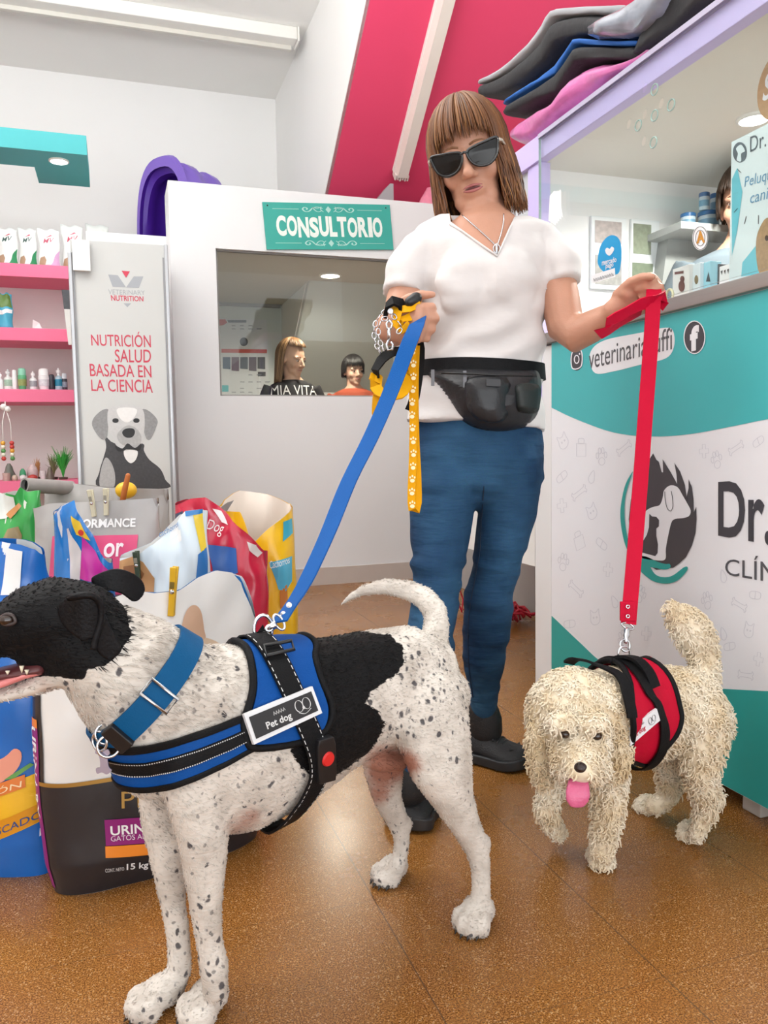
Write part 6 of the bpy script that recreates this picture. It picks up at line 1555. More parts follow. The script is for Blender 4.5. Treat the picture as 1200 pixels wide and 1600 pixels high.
# neck, chest core, arms
m.loft([(H(0, -.045, -.025), .046, .047), (P(756, 338, 1.745), .047, .050), (P(757, 352, 1.735), .062, .080), (P(757, 374, 1.742), .080, .115), (P(757, 410, 1.745), .095, .128), (P(757, 470, 1.752), .088, .112), (P(755, 560, 1.762), .074, .100), (P(748, 640, 1.765), .10, .13)], RGT, 22)
A_ = lambda q: m.loft([sec(*k) for k in q], FWD, 16)
A_([(668, 392, 1.745, 26), (644, 424, 1.735, 29), (631, 470, 1.715, 28), (622, 508, 1.695, 27), (616, 516, 1.66, 26), (610, 512, 1.61, 22), (606, 508, 1.575, 18.5)])
A_([(848, 390, 1.745, 26), (868, 424, 1.735, 29), (876, 470, 1.72, 30), (884, 512, 1.70, 29), (898, 524, 1.685, 28), (925, 510, 1.66, 25.5), (948, 495, 1.635, 20), (966, 484, 1.615, 16)])
hand(m, P(966, 484, 1.612), RGT*.78+UPV*.42-FWD*.30, -FWD*.85-UPV*.5, UPV, [(80, 85, 50)]*4, 1.0, (.75, .45, .5), .6)
hand(m, P(607, 510, 1.565), RGT*.62-FWD*.62-UPV*.08, RGT*.55+FWD*.65+UPV*.1, UPV, [(55, 75, 45), (58, 75, 45), (62, 75, 45), (66, 75, 45)], 1.0, (.8, .55, .2), .5)
# ankles inside the trouser legs
m.loft([(P(748, 640, 1.765), .09, .12), (P(745, 700, 1.765), .09, .12)], RGT, 18)
m.loft([sec(697, 740, 1.755, 40), sec(683, 900, 1.705, 28), sec(660, 1070, 1.65, 22), sec(643, 1180, 1.615, 16.5)], RGT, 14)
m.loft([sec(800, 740, 1.77, 36), sec(768, 900, 1.80, 26), sec(757, 1030, 1.875, 22), (P(757, 1105, 1.925), .026, .026)], RGT, 14)
WBODY = fuse(m, 'body', .0042, 5, SKIN, wom)
WTREE = bvh_of(WBODY)
def hit(x, y, tree, o=.001):
    r = ray(x, y).normalized(); h = tree.ray_cast(EYE, r)[0]
    return (h-r*o) if h is not None else None
# lips, brows
LIP = mat('lips', '#b06a68', .4, var=.06, vscale=80)
m = MB()
for y0, y1, h_ in ((-.0560, -.0525, .0026), (-.0665, -.0675, .0033)):
    pts = []
    for k in range(9):
        x = -.021+.042*k/8; q = H(x, y0+(y1-y0)*0-.003*(abs(x)/.021)**2*(-1 if y0 < -.06 else 1), .2); r = -HF
        hh = WTREE.ray_cast(q, r)[0] or H(x, y0, .09); pts.append((hh-HF*.0004, h_*(1-.85*(abs(x)/.021)**2)+.0006))
    m.tube([p for p, _ in pts], [r for _, r in pts], 8)
m.build('lips', LIP, wom, smooth=True)
m = MB(); pts = [WTREE.ray_cast(H(-.017+.034*k/8, -.0615, .2), -HF)[0] for k in range(9)]
m.tube([p+HF*.0008 for p in pts], [.0004, .0014, .0022, .0026, .0028, .0026, .0022, .0014, .0004], 8); m.build('mouth', mat('mouth_dark', '#5a2e30', .35), wom, smooth=True)
m = MB()
for sgn in (1, -1):
    pts = [WTREE.ray_cast(H(sgn*x, y, .2), -HF)[0] for x, y in ((.012, .0235), (.024, .0275), (.038, .027), (.048, .022))]; m.tube([p+HF*.0005 for p in pts], [.0022, .0026, .002, .0008], 6)
m.build('eyebrows', mat('brow_hair', '#8a5f40', .6), wom, smooth=True)
# hair: a chin-length bob of separate locks with a fringe
def hair_mat(name, c0, c1, c2):
    mt = bpy.data.materials.new(name); mt.use_nodes = True; nt = mt.node_tree; N, L = nt.nodes, nt.links; b = N['Principled BSDF']
    at = N.new('ShaderNodeAttribute'); at.attribute_name = 'tone'; r = N.new('ShaderNodeValToRGB'); e = r.color_ramp.elements
    e[0].color = lin(c0); e[1].color = lin(c2); x = e.new(.55); x.color = lin(c1); L.new(at.outputs['Fac'], r.inputs[0]); L.new(r.outputs[0], b.inputs['Base Color'])
    b.inputs['Roughness'].default_value = .42; b.inputs['Specular IOR Level'].default_value = .45; return mt
def bob(mapH, down, mt, parent, n, ends, fringe_y, rad=.0036, scale=1.0, seed=2, flare=.022, name='hair', fr_lim=46, bare=0, cap=100, wisp=0, wave=0):
    rr = random.Random(seed); mb = MB(); tones = []; K = 13
    cx, cy, cz = 0, .028, -.010; ex, ey, ez = .087, .112, .107
    for i in range(n):
        az = rr.uniform(-180, 180); a = R(az); layer = rr.uniform(.955, 1.035)
        fr = abs(az) < fr_lim
        if fr_lim <= abs(az) < bare: continue
        if fr and wisp and rr.random() < wisp*(1.25-abs(az)/fr_lim*.6): continue
        p0 = rr.uniform(4, 20); pts = []
        if fr: ph1 = 90-math.degrees(math.asin(min(.99, (fringe_y+rr.uniform(-.016, .016)-cy)/ey)))
        else: ph1 = 96
        yend = ends(az)+rr.uniform(-.026, .014)
        for k in range(K):
            t = k/(K-1)
            if fr: ph = R(p0+(ph1-p0)*t); q = Vector((ex*math.sin(ph)*math.sin(a*1.02), ey*math.cos(ph), ez*math.sin(ph)*math.cos(a)))*layer+Vector((cx, cy, cz)); q.z += .006*t; pts.append(mapH(*q)); continue
            tt = t/.52
            if tt <= 1: ph = R(p0+(ph1-p0)*tt); q = Vector((ex*math.sin(ph)*math.sin(a), ey*math.cos(ph), ez*math.sin(ph)*math.cos(a)))*layer+Vector((cx, cy, cz)); last = q; pts.append(mapH(*q))
            else:
                s_ = (tt-1)/(1/.52-1); y = last.y+(yend-last.y)*s_
                f_ = flare*math.sin(s_*2.2)
                q = Vector((last.x*(1+f_*4*(1 if abs(az) < 130 else .3)), y, last.z*(1-.15*s_*(1 if abs(az) > 120 else 0))))
                q += Vector((math.sin(i*.13+az*.07+s_*5), 0, math.cos(i*.11+az*.05+s_*4.4)))*wave*s_
                pts.append(mapH(*q)+down*.006*s_)
        w_ = rad*rr.uniform(.6, 1.3)*scale
        nv = len(mb.bm.verts); mb.tube(pts, [w_*(.7+.3*math.sin(math.pi*min(k/(K-1)*1.3, 1))) if k < K-2 else w_*(.55 if k == K-2 else .15) for k in range(K)], 5)
        tn = min(max(rr.gauss(.45, .22), 0), 1); tones += [tn]*(len(mb.bm.verts)-nv)
    # dense under-layer
    rg = []
    for k in range(12):
        ph = R(4+(cap-4)*k/11); rg.append([mapH(*(Vector((ex*math.sin(ph)*math.sin(R(b_)), ey*math.cos(ph), ez*math.sin(ph)*math.cos(R(b_))))*.95+Vector((cx, cy, cz)))) for b_ in range(max(fr_lim, bare)+8, 361-max(fr_lim, bare)-8, 12)])
    for k in range(6 if cap >= 100 else 0):
        y = cy-.02-max(.002, min(.075, cy-.02-ends(180)-.03))*k/5; rg.append([mapH(*(Vector((ex*math.sin(R(b_)), y-cy, ez*math.cos(R(b_))))*.93+Vector((cx, cy*.0+cy, cz)))) for b_ in range(max(fr_lim, bare)+8, 361-max(fr_lim, bare)-8, 12)])
    nv = len(mb.bm.verts); mb.rings(rg, closed=False, cap=False); tones += [.25]*(len(mb.bm.verts)-nv)
    rg = []
    for k in range(8):
        ph = R(3+48*k/7); rg.append([mapH(*(Vector((ex*math.sin(ph)*math.sin(R(b_)), ey*math.cos(ph), ez*math.sin(ph)*math.cos(R(b_))))*.955+Vector((cx, cy, cz)))) for b_ in range(-fr_lim-14, fr_lim+15, 8)])
    nv = len(mb.bm.verts); mb.rings(rg, closed=False, cap=False); tones += [.3]*(len(mb.bm.verts)-nv)
    me = mb.mesh(name, False); T = np.repeat(np.array(tones)[:, None], 3, 1); set_attr(me, 'tone', T)
    return link_mesh(name, me, mt, parent, True)
def ends_w(az):
    return -.118 if az < 0 else -.100
bob(H, Vector((0, 0, -1)), hair_mat('auburn_hair', '#3a2112', '#744828', '#ad7d4c'), wom, 2600, ends_w, .047, .0024, fr_lim=44, wisp=.62, wave=.0075)
# sunglasses
gl = None
FRM = mat('sunglass_frame', '#141416', .25, coat=.3); LENS = mat('sunglass_lens', '#141110', .12, var=0, spec=.25)
def gz(x): return .1115-2.6*x*x
def gp(x, y): return H(x, y, gz(x)-.10*max(0, -y))
outl = {}
for sgn in (1, -1):
    o_ = smooth2([(.006, .006), (.022, .0125), (.048, .0165), (.070, .0185), (.069, .004), (.062, -.016), (.045, -.0275), (.024, -.0255), (.010, -.013)], 4, True)
    o_ = [(x*sgn, y) for x, y in o_]; outl[sgn] = o_
m = MB(); m.tube([gp(x, y) for x, y in outl[1]], .0030, 8, loop=True); m.tube([gp(x, y) for x, y in outl[-1]], .0030, 8, loop=True); m.tube([gp(-.010, .004), gp(0, .007)+HF*.001, gp(.010, .004)], .0030, 8)
gl = m.build('sunglasses', FRM, wom, smooth=True); gl['label'] = 'black-lensed sunglasses with pale temples'
for sgn in (1, -1):
    mb = MB(); patch2d(mb, outl[sgn], lambda x, y: gp(x, y), .02); mb.build('lens', LENS, gl, smooth=True)
    MB().tube([gp(.069*sgn, .015), H(.078*sgn, .013, .085), H(.081*sgn, .008, .03), H(.076*sgn, 0, -.02)], [.004, .0032, .0026, .0022], 8).build('temple', mat('temple_pale', '#cfc4b6', .3, metal=.4), gl, smooth=True)

# t-shirt
SHIRT = mat('white_cotton', '#d6d1d0', .8, var=.02, vscale=6, bump=.5, bscale=14, stretch=(1.2, 1.2, 2.2), sheen=.15)
m = MB()
def ws(x, y, d, hw, a): return (P(x, y, d), a, hw/FPX*d)
m.loft([ws(758, 340, 1.740, 72, .058), ws(757, 356, 1.745, 108, .080), ws(757, 390, 1.75, 109, .104), ws(757, 440, 1.752, 101, .121), ws(757, 490, 1.757, 97, .113), ws(755, 545, 1.765, 92, .104), ws(750, 590, 1.77, 97, .112), ws(744, 630, 1.772, 106, .122), ws(741, 668, 1.772, 111, .126)], RGT, 30, caps=False)
m.loft([sec(684, 377, 1.745, 31, .055), sec(655, 397, 1.742, 34, .058), sec(639, 422, 1.735, 35, .058), sec(631, 461, 1.725, 34, .056)], FWD, 18, caps=False)
m.loft([sec(834, 376, 1.745, 31, .055), sec(860, 398, 1.742, 33, .056), sec(872, 418, 1.735, 32, .056), sec(879, 446, 1.725, 28.5, .054)], FWD, 18, caps=False)
m.ball(P(728, 442, 1.672), .070, .044, .075); m.ball(P(796, 440, 1.672), .070, .044, .075)
sh = fuse(m, 't_shirt', .0055, 5, SHIRT, None)
# folds
me = sh.data
NRM = [v.normal.copy() for v in me.vertices]
for v, vn in zip(me.vertices, NRM):
    x, y, d = px(v.co)
    f = .0055*math.sin((x*.045+y*.12)+3*noise.noise(v.co*9))*max(0, 1-abs(y-525)/75)+.004*math.sin((-x*.07+y*.10)+2*noise.noise(v.co*7))*max(0, 1-abs(y-455)/60)*max(0, 1-abs(x-690)/60)+.009*noise.noise(Vector((v.co.x*11, v.co.y*11, v.co.z*22)))
    v.co += vn*f
# V neckline cut through the front
cut = MB(); vp = [(698, 300), (704, 346), (777, 398), (808, 332), (806, 300)]
cut.rings([[P(x, y, d) for x, y in vp] for d in (1.45, 1.735)])
co = cut.build('cutter', None)
md = sh.modifiers.new('v', 'BOOLEAN'); md.operation = 'DIFFERENCE'; md.object = co; md.solver = 'EXACT'
bake(sh); bpy.data.objects.remove(co)
sh.data.materials.clear(); sh.data.materials.append(SHIRT)
sh.parent = wom; sh.data.transform(Matrix.Translation(-wloc(wom))); sh.data.polygons.foreach_set('use_smooth', [True]*len(sh.data.polygons)); sharpen(sh.data, 45)
STREE = bvh_of(sh)
def on_cloth(L, o): return [q for q in (hit(x, y, STREE, o) for x, y in L) if q is not None]
pv = on_cloth([(704-1, 350), (722, 361), (740, 374), (758, 387), (777, 400)], .002)+on_cloth([(783, 388), (790, 372), (797, 356), (805, 340)], .002)
MB().tube(pv, .0026, 6).build('collar_rib', SHIRT, sh, smooth=True)
for L in ([(602, 452), (615, 460), (632, 466), (650, 470), (662, 472)], [(852, 456), (866, 454), (880, 448), (893, 440), (902, 432)]): 
    q = on_cloth([(x, y-5) for x, y in L], .0008)
    if len(q) > 2: MB().tube(q, .0011, 5).build('hem_stitch', SHIRT, sh, smooth=True)
# necklace
ch = [hit(x, y, WTREE, .002) for x, y in smooth2([(722, 336), (738, 350), (756, 366), (770, 379), (776, 384), (781, 372), (786, 352), (787, 334)], 5)]
ch = [q for q in ch if q is not None]
nk = MB().tube(ch, .0014, 6).build('necklace', METAL, wom, smooth=True)
pc = hit(776, 384, WTREE, .004); MB().tube([pc+RGT*.007*math.cos(a*.42)+UPV*(.009*math.sin(a*.42)-.006) for a in range(15)], .0014, 6, loop=True).build('pendant', METAL, nk, smooth=True)
MB().loft([(pc+UPV*.004, .002, .002), (pc-UPV*.008, .0035, .0035), (pc-UPV*.016, .002, .002)], FWD, 8).build('pendant_drop', METAL, nk, smooth=True)

# jeans
JEAN = bpy.data.materials.new('blue_denim'); JEAN.use_nodes = True
_n, _l = JEAN.node_tree.nodes, JEAN.node_tree.links; _b = _n['Principled BSDF']; _tc = _n.new('ShaderNodeTexCoord')
_a = _n.new('ShaderNodeTexNoise'); _a.inputs['Scale'].default_value = 5; _a.inputs['Detail'].default_value = 4; _l.new(_tc.outputs['Object'], _a.inputs['Vector'])
_r = _n.new('ShaderNodeValToRGB'); _r.color_ramp.elements[0].position = .35; _r.color_ramp.elements[0].color = lin('#173250'); _r.color_ramp.elements[1].position = .72; _r.color_ramp.elements[1].color = lin('#355d7e'); _l.new(_a.outputs['Fac'], _r.inputs[0])
_w = _n.new('ShaderNodeTexNoise'); _w.inputs['Scale'].default_value = 420; _l.new(_tc.outputs['Object'], _w.inputs['Vector'])
_m2 = _n.new('ShaderNodeMix'); _m2.data_type = 'RGBA'; _m2.blend_type = 'OVERLAY'; _m2.inputs[0].default_value = .25; _l.new(_r.outputs[0], _m2.inputs[6]); _l.new(_w.outputs['Color'], _m2.inputs[7]); _l.new(_m2.outputs[2], _b.inputs['Base Color']); _mp = _n.new('ShaderNodeMapping'); _mp.inputs['Scale'].default_value = (6, 6, 26); _l.new(_tc.outputs['Object'], _mp.inputs[0]); _fn = _n.new('ShaderNodeTexNoise'); _fn.inputs['Scale'].default_value = 1.3; _fn.inputs['Detail'].default_value = 3; _l.new(_mp.outputs[0], _fn.inputs['Vector'])
_bp = _n.new('ShaderNodeBump'); _bp.inputs['Strength'].default_value = .7; _bp.inputs['Distance'].default_value = .012; _l.new(_fn.outputs['Fac'], _bp.inputs['Height']); _l.new(_bp.outputs[0], _b.inputs['Normal'])
_b.inputs['Roughness'].default_value = .85; _b.inputs['Specular IOR Level'].default_value = .2
m = MB()
m.loft([ws(747, 655, 1.77, 98, .105), ws(745, 690, 1.77, 104, .112), ws(745, 722, 1.77, 103, .108)], RGT, 26)
J = lambda q: m.loft([(P(x, y, d), a, hw/FPX*d) for x, y, d, hw, a in q], RGT, 20, caps=True)
J([(694, 715, 1.765, 54, .095), (697, 745, 1.76, 57, .092), (690, 800, 1.74, 50, .082), (686, 860, 1.72, 44, .070), (683, 905, 1.70, 39.5, .064), (678, 950, 1.685, 38, .062), (668, 1020, 1.665, 36, .060), (656, 1090, 1.64, 29, .050), (645, 1160, 1.615, 23, .043), (641, 1196, 1.605, 21.5, .041)])
J([(797, 715, 1.77, 52, .095), (800, 745, 1.775, 48, .092), (793, 800, 1.785, 45, .080), (778, 870, 1.795, 38.5, .068), (768, 915, 1.81, 37.5, .062), (761, 965, 1.835, 38, .060), (756, 1025, 1.875, 34.5, .057), (755, 1070, 1.905, 27, .049), (756, 1102, 1.925, 20.5, .042)])
je = fuse(m, 'jeans', .0062, 4, JEAN, wom)
NRM = [v.normal.copy() for v in je.data.vertices]
for v, vn in zip(je.data.vertices, NRM):
    x, y, d = px(v.co+wloc(wom))
    k = sum(math.exp(-((y-yy)/22)**2) for yy in (760, 880, 930, 1010, 1075, 1150))
    v.co += vn*(.0075*k*max(-.4, noise.noise(Vector((v.co.x*7, v.co.y*7, v.co.z*30+v.co.x*8)))*1.8)+.0022*noise.noise(v.co*22))
JT = bvh_of(je)
for L in ([(752, 760), (748, 820), (746, 860), (741, 890), (729, 960), (728, 1030), (735, 1090)],):
    q = [hit(x+4, y, JT, .0008) for x, y in smooth2(L, 5)]; q = [k for k in q if k is not None]
    if len(q) > 3: MB().tube(q, .0013, 5).build('inseam', mat('denim_dark', '#16283f', .8), je, smooth=True)

# shoes
SHOE = mat('black_mesh', '#1b1b1d', .6, var=.25, vscale=60, bump=.4, bscale=300); SOLE = mat('black_rubber', '#242527', .5, var=.1)
def shoe(heel, toe, ln, wd):
    d = (toe-heel); d.z = 0; d.normalize(); s = Vector((-d.y, d.x, 0)); rg = []; rs = []
    sec_ = [(-.0, .55, .075), (.04, .78, .088), (.16, .86, .095), (.30, .84, .092), (.42, .84, .078), (.55, .90, .066), (.68, 1.0, .056), (.80, .98, .049), (.90, .82, .043), (.965, .58, .036), (1.0, .25, .026)]
    for t, w_, h_ in sec_:
        c = heel+d*ln*t; hw = wd/2*w_; lift = .006+.012*max(0, t-.75)/.25
        rg.append([c+s*hw*math.cos(R(a))*(.96 if 20 < a < 160 else 1)*(1-.18*max(0, math.sin(R(a)))**2)+Vector((0, 0, lift+.008+(h_-.012)*max(0, math.sin(R(a)))**.7 if a <= 180 else lift+.008)) for a in list(range(0, 181, 15))])
        hw2 = hw*1.09; c2 = heel+d*(ln*1.02*t-.003)
        rs.append([c2+s*hw2*x+Vector((0, 0, z)) for x, z in ((-1, lift*.4+.001), (-1.02, .024+lift*.6), (1.02, .024+lift*.6), (1, lift*.4+.001))])
    m = MB(); m.rings(rg); ob = m.build('shoe', SHOE, None)
    md = ob.modifiers.new('s', 'SUBSURF'); md.levels = 2; md.render_levels = 2; bake(ob)
    ob.parent = wom; ob.data.transform(Matrix.Translation(-wloc(wom))); ob.data.polygons.foreach_set('use_smooth', [True]*len(ob.data.polygons))
    MB().rings(rs).build('sole', SOLE, ob, bevel=.004)
    for k in range(5):
        t = .40+.065*k; c = heel+d*ln*t; hh = float(np.interp(t, [q[0] for q in sec_], [q[2] for q in sec_]))+.006
        MB().tube([c+s*x*wd*.24+Vector((0, 0, hh-.010*abs(x)**2-.001*k)) for x in (-1, -.5, 0, .5, 1)], .0026, 6).build('lace', BLACK, ob, smooth=True)
    m = MB(); c = heel+d*.060
    m.loft([(c+Vector((0, 0, .075)), .046, .036), (c+Vector((0, 0, .105)), .045, .036), (c+Vector((0, 0, .122))-d*.004, .042, .035)], s, 18); m.build('ankle_collar', SHOE, ob, smooth=True)
    MB().poly([heel+d*ln*.95+s*x*wd*.28+Vector((0, 0, .046-.012*abs(x))) for x in ()] or [heel+d*ln*.80+s*x*wd*.3+Vector((0, 0, .052)) for x in (-1, 1)]+[heel+d*ln*.9+Vector((0, 0, .046))], .004, Vector((0, 0, 1))).build('toe_cap', SOLE, ob)
    return ob
def shoe_for(ankle, toe, wd):
    a = Vector((ankle.x, ankle.y, 0)); d = (toe-a).normalized(); heel = a-d*.062
    return shoe(heel, toe, (toe-heel).length, wd)
shoe_for(P(757, 1100, 1.925), PZ(826, 1203), .098)
shoe_for(P(641, 1196, 1.605), PZ(628, 1302), .098)

# waist bag
BAGN = mat('black_nylon', '#202125', .42, var=.15, vscale=30, bump=.5, bscale=45)
def pillow(name, outline, D0, B, b_, soft, mt, parent, step=9):
    poly = outline; m = MB()
    def dep(x, y):
        s = float(poly_sd(np.array([x]), np.array([y]), poly)[0]); return min(max(s/soft, 0), 1)**.5
    for k in (1, -1):
        patch2d(m, outline, lambda x, y: P(x, y, D0(x, y)-(B if k > 0 else -b_)*dep(x, y)), step)
    bmesh.ops.remove_doubles(m.bm, verts=m.bm.verts[:], dist=.0008)
    o = m.build(name, mt, parent, smooth=True); return o
dz = lambda x, y: 1.665+5.5e-6*(x-755)**2
ol = smooth2([(668, 583), (688, 577), (720, 575), (770, 576), (820, 578), (840, 580), (846, 604), (842, 640), (828, 664), (790, 674), (745, 670), (716, 652), (695, 622), (680, 600)], 4, True)
wb = pillow('waist_bag', ol, dz, .062, .02, 40, BAGN, wom); wb['label'] = 'black nylon waist bag with zips'
pillow('front_pocket', smooth2([(806, 602), (842, 602), (844, 630), (838, 645), (815, 645), (806, 636)], 4, True), lambda x, y: dz(x, y)-.052, .022, .01, 12, mat('black_nylon_matt', '#1d2424', .6), wb)
pillow('middle_pocket', smooth2([(728, 590), (792, 590), (796, 640), (780, 660), (745, 655), (728, 630)], 4, True), lambda x, y: dz(x, y)-.050, .020, .01, 22, BAGN, wb)
for x0, y0 in ((676, 578), (726, 580)):
    q0 = P(x0, y0, dz(x0, y0)-.05); MB().strip([q0, q0-UPV*.014-FWD*.006, q0-UPV*.034-FWD*.004], RGT, .007, .003).build('zip_pull', mat('zip_grey', '#6b6b70', .4), wb)
q = [P(x, y, dz(x, y)-.072) for x, y in ((760, 592), (782, 593), (782, 604), (760, 603))]; MB().poly(q, .003, -FWD).build('tag', mat('tag_dark', '#2f2f33', .5), wb)
MB().tube([P(x, y, dz(x, y)-.058) for x, y in smooth2([(690, 583), (730, 584), (780, 586), (838, 588)], 5)], .0022, 6).build('zip', mat('zip_dark', '#0e0e10', .4), wb, smooth=True)
WB = Wrap(STREE, Vector((P(752, 580, 1.768).x, P(752, 580, 1.768).y, 0)), Vector((P(752, 580, 1.768).x, P(752, 580, 1.768).y, 2)), -FWD, -RGT)
zb_ = P(752, 580, 1.768).z
WB.band('belt', [(zb_+.006*math.sin(R(a)), R(a)) for a in range(-180, 180, 6)], .034, WEB, wb, o=.004, th=.004, loop=True)

# ------------------------------------------------------------------ leads and tack in the woman's hands
def lead_strap(name, pts, w_, m_, parent, step=.02, wd=None, th=.0025):
    q = [Vector(k[:3]) for k in resample([tuple(P(*p)) for p in pts], step)]
    return MB().strip(q, wd or RGT, w_, th).build(name, m_, parent, auto=True)
LBLUE = mat('lead_blue', '#065199', .5, spec=.12, var=.04, vscale=40, bump=.2, bscale=600); LRED = mat('lead_red', '#c40a33', .5, spec=.12, var=.04, vscale=40, bump=.2, bscale=600)
def snap_hook(a, b, parent, r=.0065):
    """trigger hook from the strap end a to the ring b"""
    d = (b-a); L_ = d.length; d.normalize(); _, s, u = frame(d, FWD)
    MB().tube([a+s*.012*math.cos(R(k))+d*.006*math.sin(R(k)) for k in range(0, 360, 20)], .002, 8, loop=True).build('swivel_eye', METAL, parent, smooth=True)
    MB().lathe([(r*.5, 0), (r, .003), (r*.8, L_*.2), (r*.9, L_*.3), (r*.55, L_*.42), (r*.5, L_*.6)], a+d*.005, 14, axis=d).build('swivel', METAL, parent, smooth=True)
    c = a+d*L_*.80; rr = L_*.24
    MB().tube([c+d*rr*math.cos(R(k))+s*rr*.75*math.sin(R(k)) for k in range(-170, 171, 20)], .0022, 8).build('hook', METAL, parent, smooth=True)
# blue lead
t = root('blue_leash', P(560, 720, 1.36), 'wide blue leash running from her hand down to the spotted dog', 'leash')
wdir = (RGT*.86+UPV*.5).normalized()
st = lead_strap('strap', [(645, 512, 1.53), (655, 500, 1.49), (651, 508, 1.475), (640, 534, 1.465), (612, 608, 1.435), (580, 682, 1.395), (545, 752, 1.35), (511, 836, 1.285), (474, 915, 1.20), (446, 957, 1.135), (436, 972, 1.12)], .030, LBLUE, t, .02, wdir)
for x, y in ((452, 945), (443, 959)):
    c = P(x, y, 1.135); MB().lathe([(.0001, .002), (.004, .0016), (.0045, 0)], c-FWD*.0025, 12, axis=-FWD).build('rivet', METAL, t)
snap_hook(P(436, 972, 1.118), P(417, 984, px(P(411, 982, 1.1))[2]*0+1.11), t)
# red lead
t = root('red_leash', P(1000, 700, 1.5), 'wide red leash hanging from the raised fist down to the poodle', 'leash')
wd2 = (RGT*.99-UPV*.06).normalized()
lead_strap('strap', [(1012, 474, 1.60), (1018, 456, 1.575), (1022, 450, 1.55), (1021, 462, 1.535), (1018, 520, 1.53), (1009, 640, 1.52), (1000, 760, 1.51), (990, 880, 1.495), (983, 962, 1.485), (982, 975, 1.482)], .0285, LRED, t, .02, wd2)
MB().box((-.0145, -.0035, -.018), (.0145, .0035, .018), M=Matrix.Translation(P(981, 955, 1.482)) @ Matrix((RGT, FWD, UPV)).transposed().to_4x4()).build('stitched_end', LRED, t, bevel=.001)
for y in (948, 963):
    MB().tube([P(981, y, 1.474)+RGT*.003*math.cos(a)+UPV*.003*math.sin(a) for a in np.linspace(0, 6.28, 12, endpoint=False)], .0012, 6, loop=True).build('eyelet', METAL, t, smooth=True)
snap_hook(P(981, 978, 1.48), P(976, 1016, 1.45), t)
# the hand loop folded back through the fist
lead_strap('hand_loop', [(1034, 462, 1.55), (1022, 470, 1.53), (1000, 476, 1.525), (975, 490, 1.52), (948, 504, 1.515), (937, 514, 1.512), (945, 520, 1.53), (975, 500, 1.545), (1003, 484, 1.56)], .026, LRED, t, .015, (UPV*.75+RGT*.55-FWD*.35).normalized())
lead_strap('loop_end', [(1020, 468, 1.548), (1036, 462, 1.545), (1040, 470, 1.55), (1030, 480, 1.56)], .020, LRED, t, .01, (UPV*.8-FWD*.3).normalized())

# yellow lead with white paws, its doubled end hanging by the hip
YEL = mat('lead_yellow', '#e6a40c', .5, spec=.12, var=.06, vscale=40, bump=.2, bscale=500); PAWW = mat('paw_print', '#f3e3b4', .5, var=0)
t = root('yellow_leash', P(645, 650, 1.6), 'yellow leash with pale paw prints hanging folded beside her hip', 'leash')
front_ = [(648, 520, 1.51), (644, 560, 1.535), (645, 600, 1.545), (646, 660, 1.55), (645, 720, 1.55), (643, 770, 1.55), (644, 796, 1.55), (650, 800, 1.556), (653, 785, 1.562), (652, 740, 1.565), (649, 680, 1.567), (648, 600, 1.567), (650, 540, 1.56)]
st = lead_strap('strap', front_, .0155, YEL, t, .015, (RGT*.96-FWD*.25).normalized(), .002)
m = MB()
for i in range(13):
    y = 548+i*20; x = 645+1.2*math.sin(i); d_ = float(np.interp(y, [520, 560, 600, 800], [1.505, 1.53, 1.54, 1.546]))
    for e_ in (ell(0, 3, 3.6, 3), ell(-3.5, -2, 1.3, 1.8), ell(0, -4, 1.4, 2), ell(3.5, -2, 1.3, 1.8)): m.poly([P(x+a, y+b, d_-.002) for a, b in e_])
o = m.build('paw_prints', PAWW, st); o['kind'] = 'stuff'
# bunched straps over the hand
lead_strap('folded_strap', [(612, 470, 1.53), (622, 484, 1.505), (640, 482, 1.495), (656, 474, 1.50), (660, 480, 1.52), (640, 496, 1.50), (626, 500, 1.50), (630, 520, 1.50)], .016, YEL, t, .012, (UPV*.85+FWD*.3+RGT*.2).normalized(), .002)
lead_strap('folded_strap', [(614, 476, 1.515), (622, 490, 1.50), (618, 506, 1.498), (628, 516, 1.497), (640, 506, 1.498)], .015, YEL, t, .012, (UPV*.6+RGT*.6).normalized(), .002)
# black and yellow harness hooked over the hand
t = root('yellow_harness', P(612, 590, 1.53), 'yellow dog harness with black lining dangling from her hand', 'harness')
lead_strap('collar_loop', [(588, 585, 1.53), (584, 596, 1.52), (592, 612, 1.505), (606, 620, 1.50), (624, 616, 1.505), (634, 604, 1.52), (638, 588, 1.54), (636, 570, 1.55), (634, 545, 1.545)], .022, YEL, t, .012, (UPV*.8+FWD*.5).normalized(), .004)
lead_strap('chest_strap', [(592, 588, 1.52), (590, 605, 1.515), (588, 625, 1.515), (587, 645, 1.52), (590, 655, 1.53)], .015, YEL, t, .012, RGT, .003)
lead_strap('black_lining', [(630, 548, 1.535), (612, 550, 1.52), (596, 562, 1.515), (586, 578, 1.515), (590, 590, 1.52)], .024, WEB, t, .012, (UPV*.6+FWD*.5-RGT*.3).normalized(), .003)
lead_strap('black_strap', [(650, 520, 1.55), (656, 545, 1.58), (654, 580, 1.595), (648, 620, 1.60), (640, 642, 1.60)], .020, WEB, t, .015, RGT, .003)
lead_strap('black_handle', [(604, 492, 1.52), (604, 478, 1.505), (614, 470, 1.50), (626, 474, 1.505), (630, 484, 1.51)], .024, WEB, t, .01, (UPV*.7+RGT*.2+FWD*.5).normalized(), .006)
MB().loft([(P(640, 472, 1.50), .010, .010), (P(650, 466, 1.505), .0115, .0115)], None, 14).build('black_knob', BLACK, t, smooth=True)
c = P(610, 487, 1.497); MB().lathe([(.0001, .003), (.005, .002), (.006, 0)], c-FWD*.003, 14, axis=-FWD).build('rivet', METAL, t)
m = MB(); hk = [P(*q) for q in ((608, 500, 1.49), (604, 506, 1.488), (605, 513, 1.488), (611, 513, 1.488), (613, 506, 1.488), (608, 500, 1.49))]
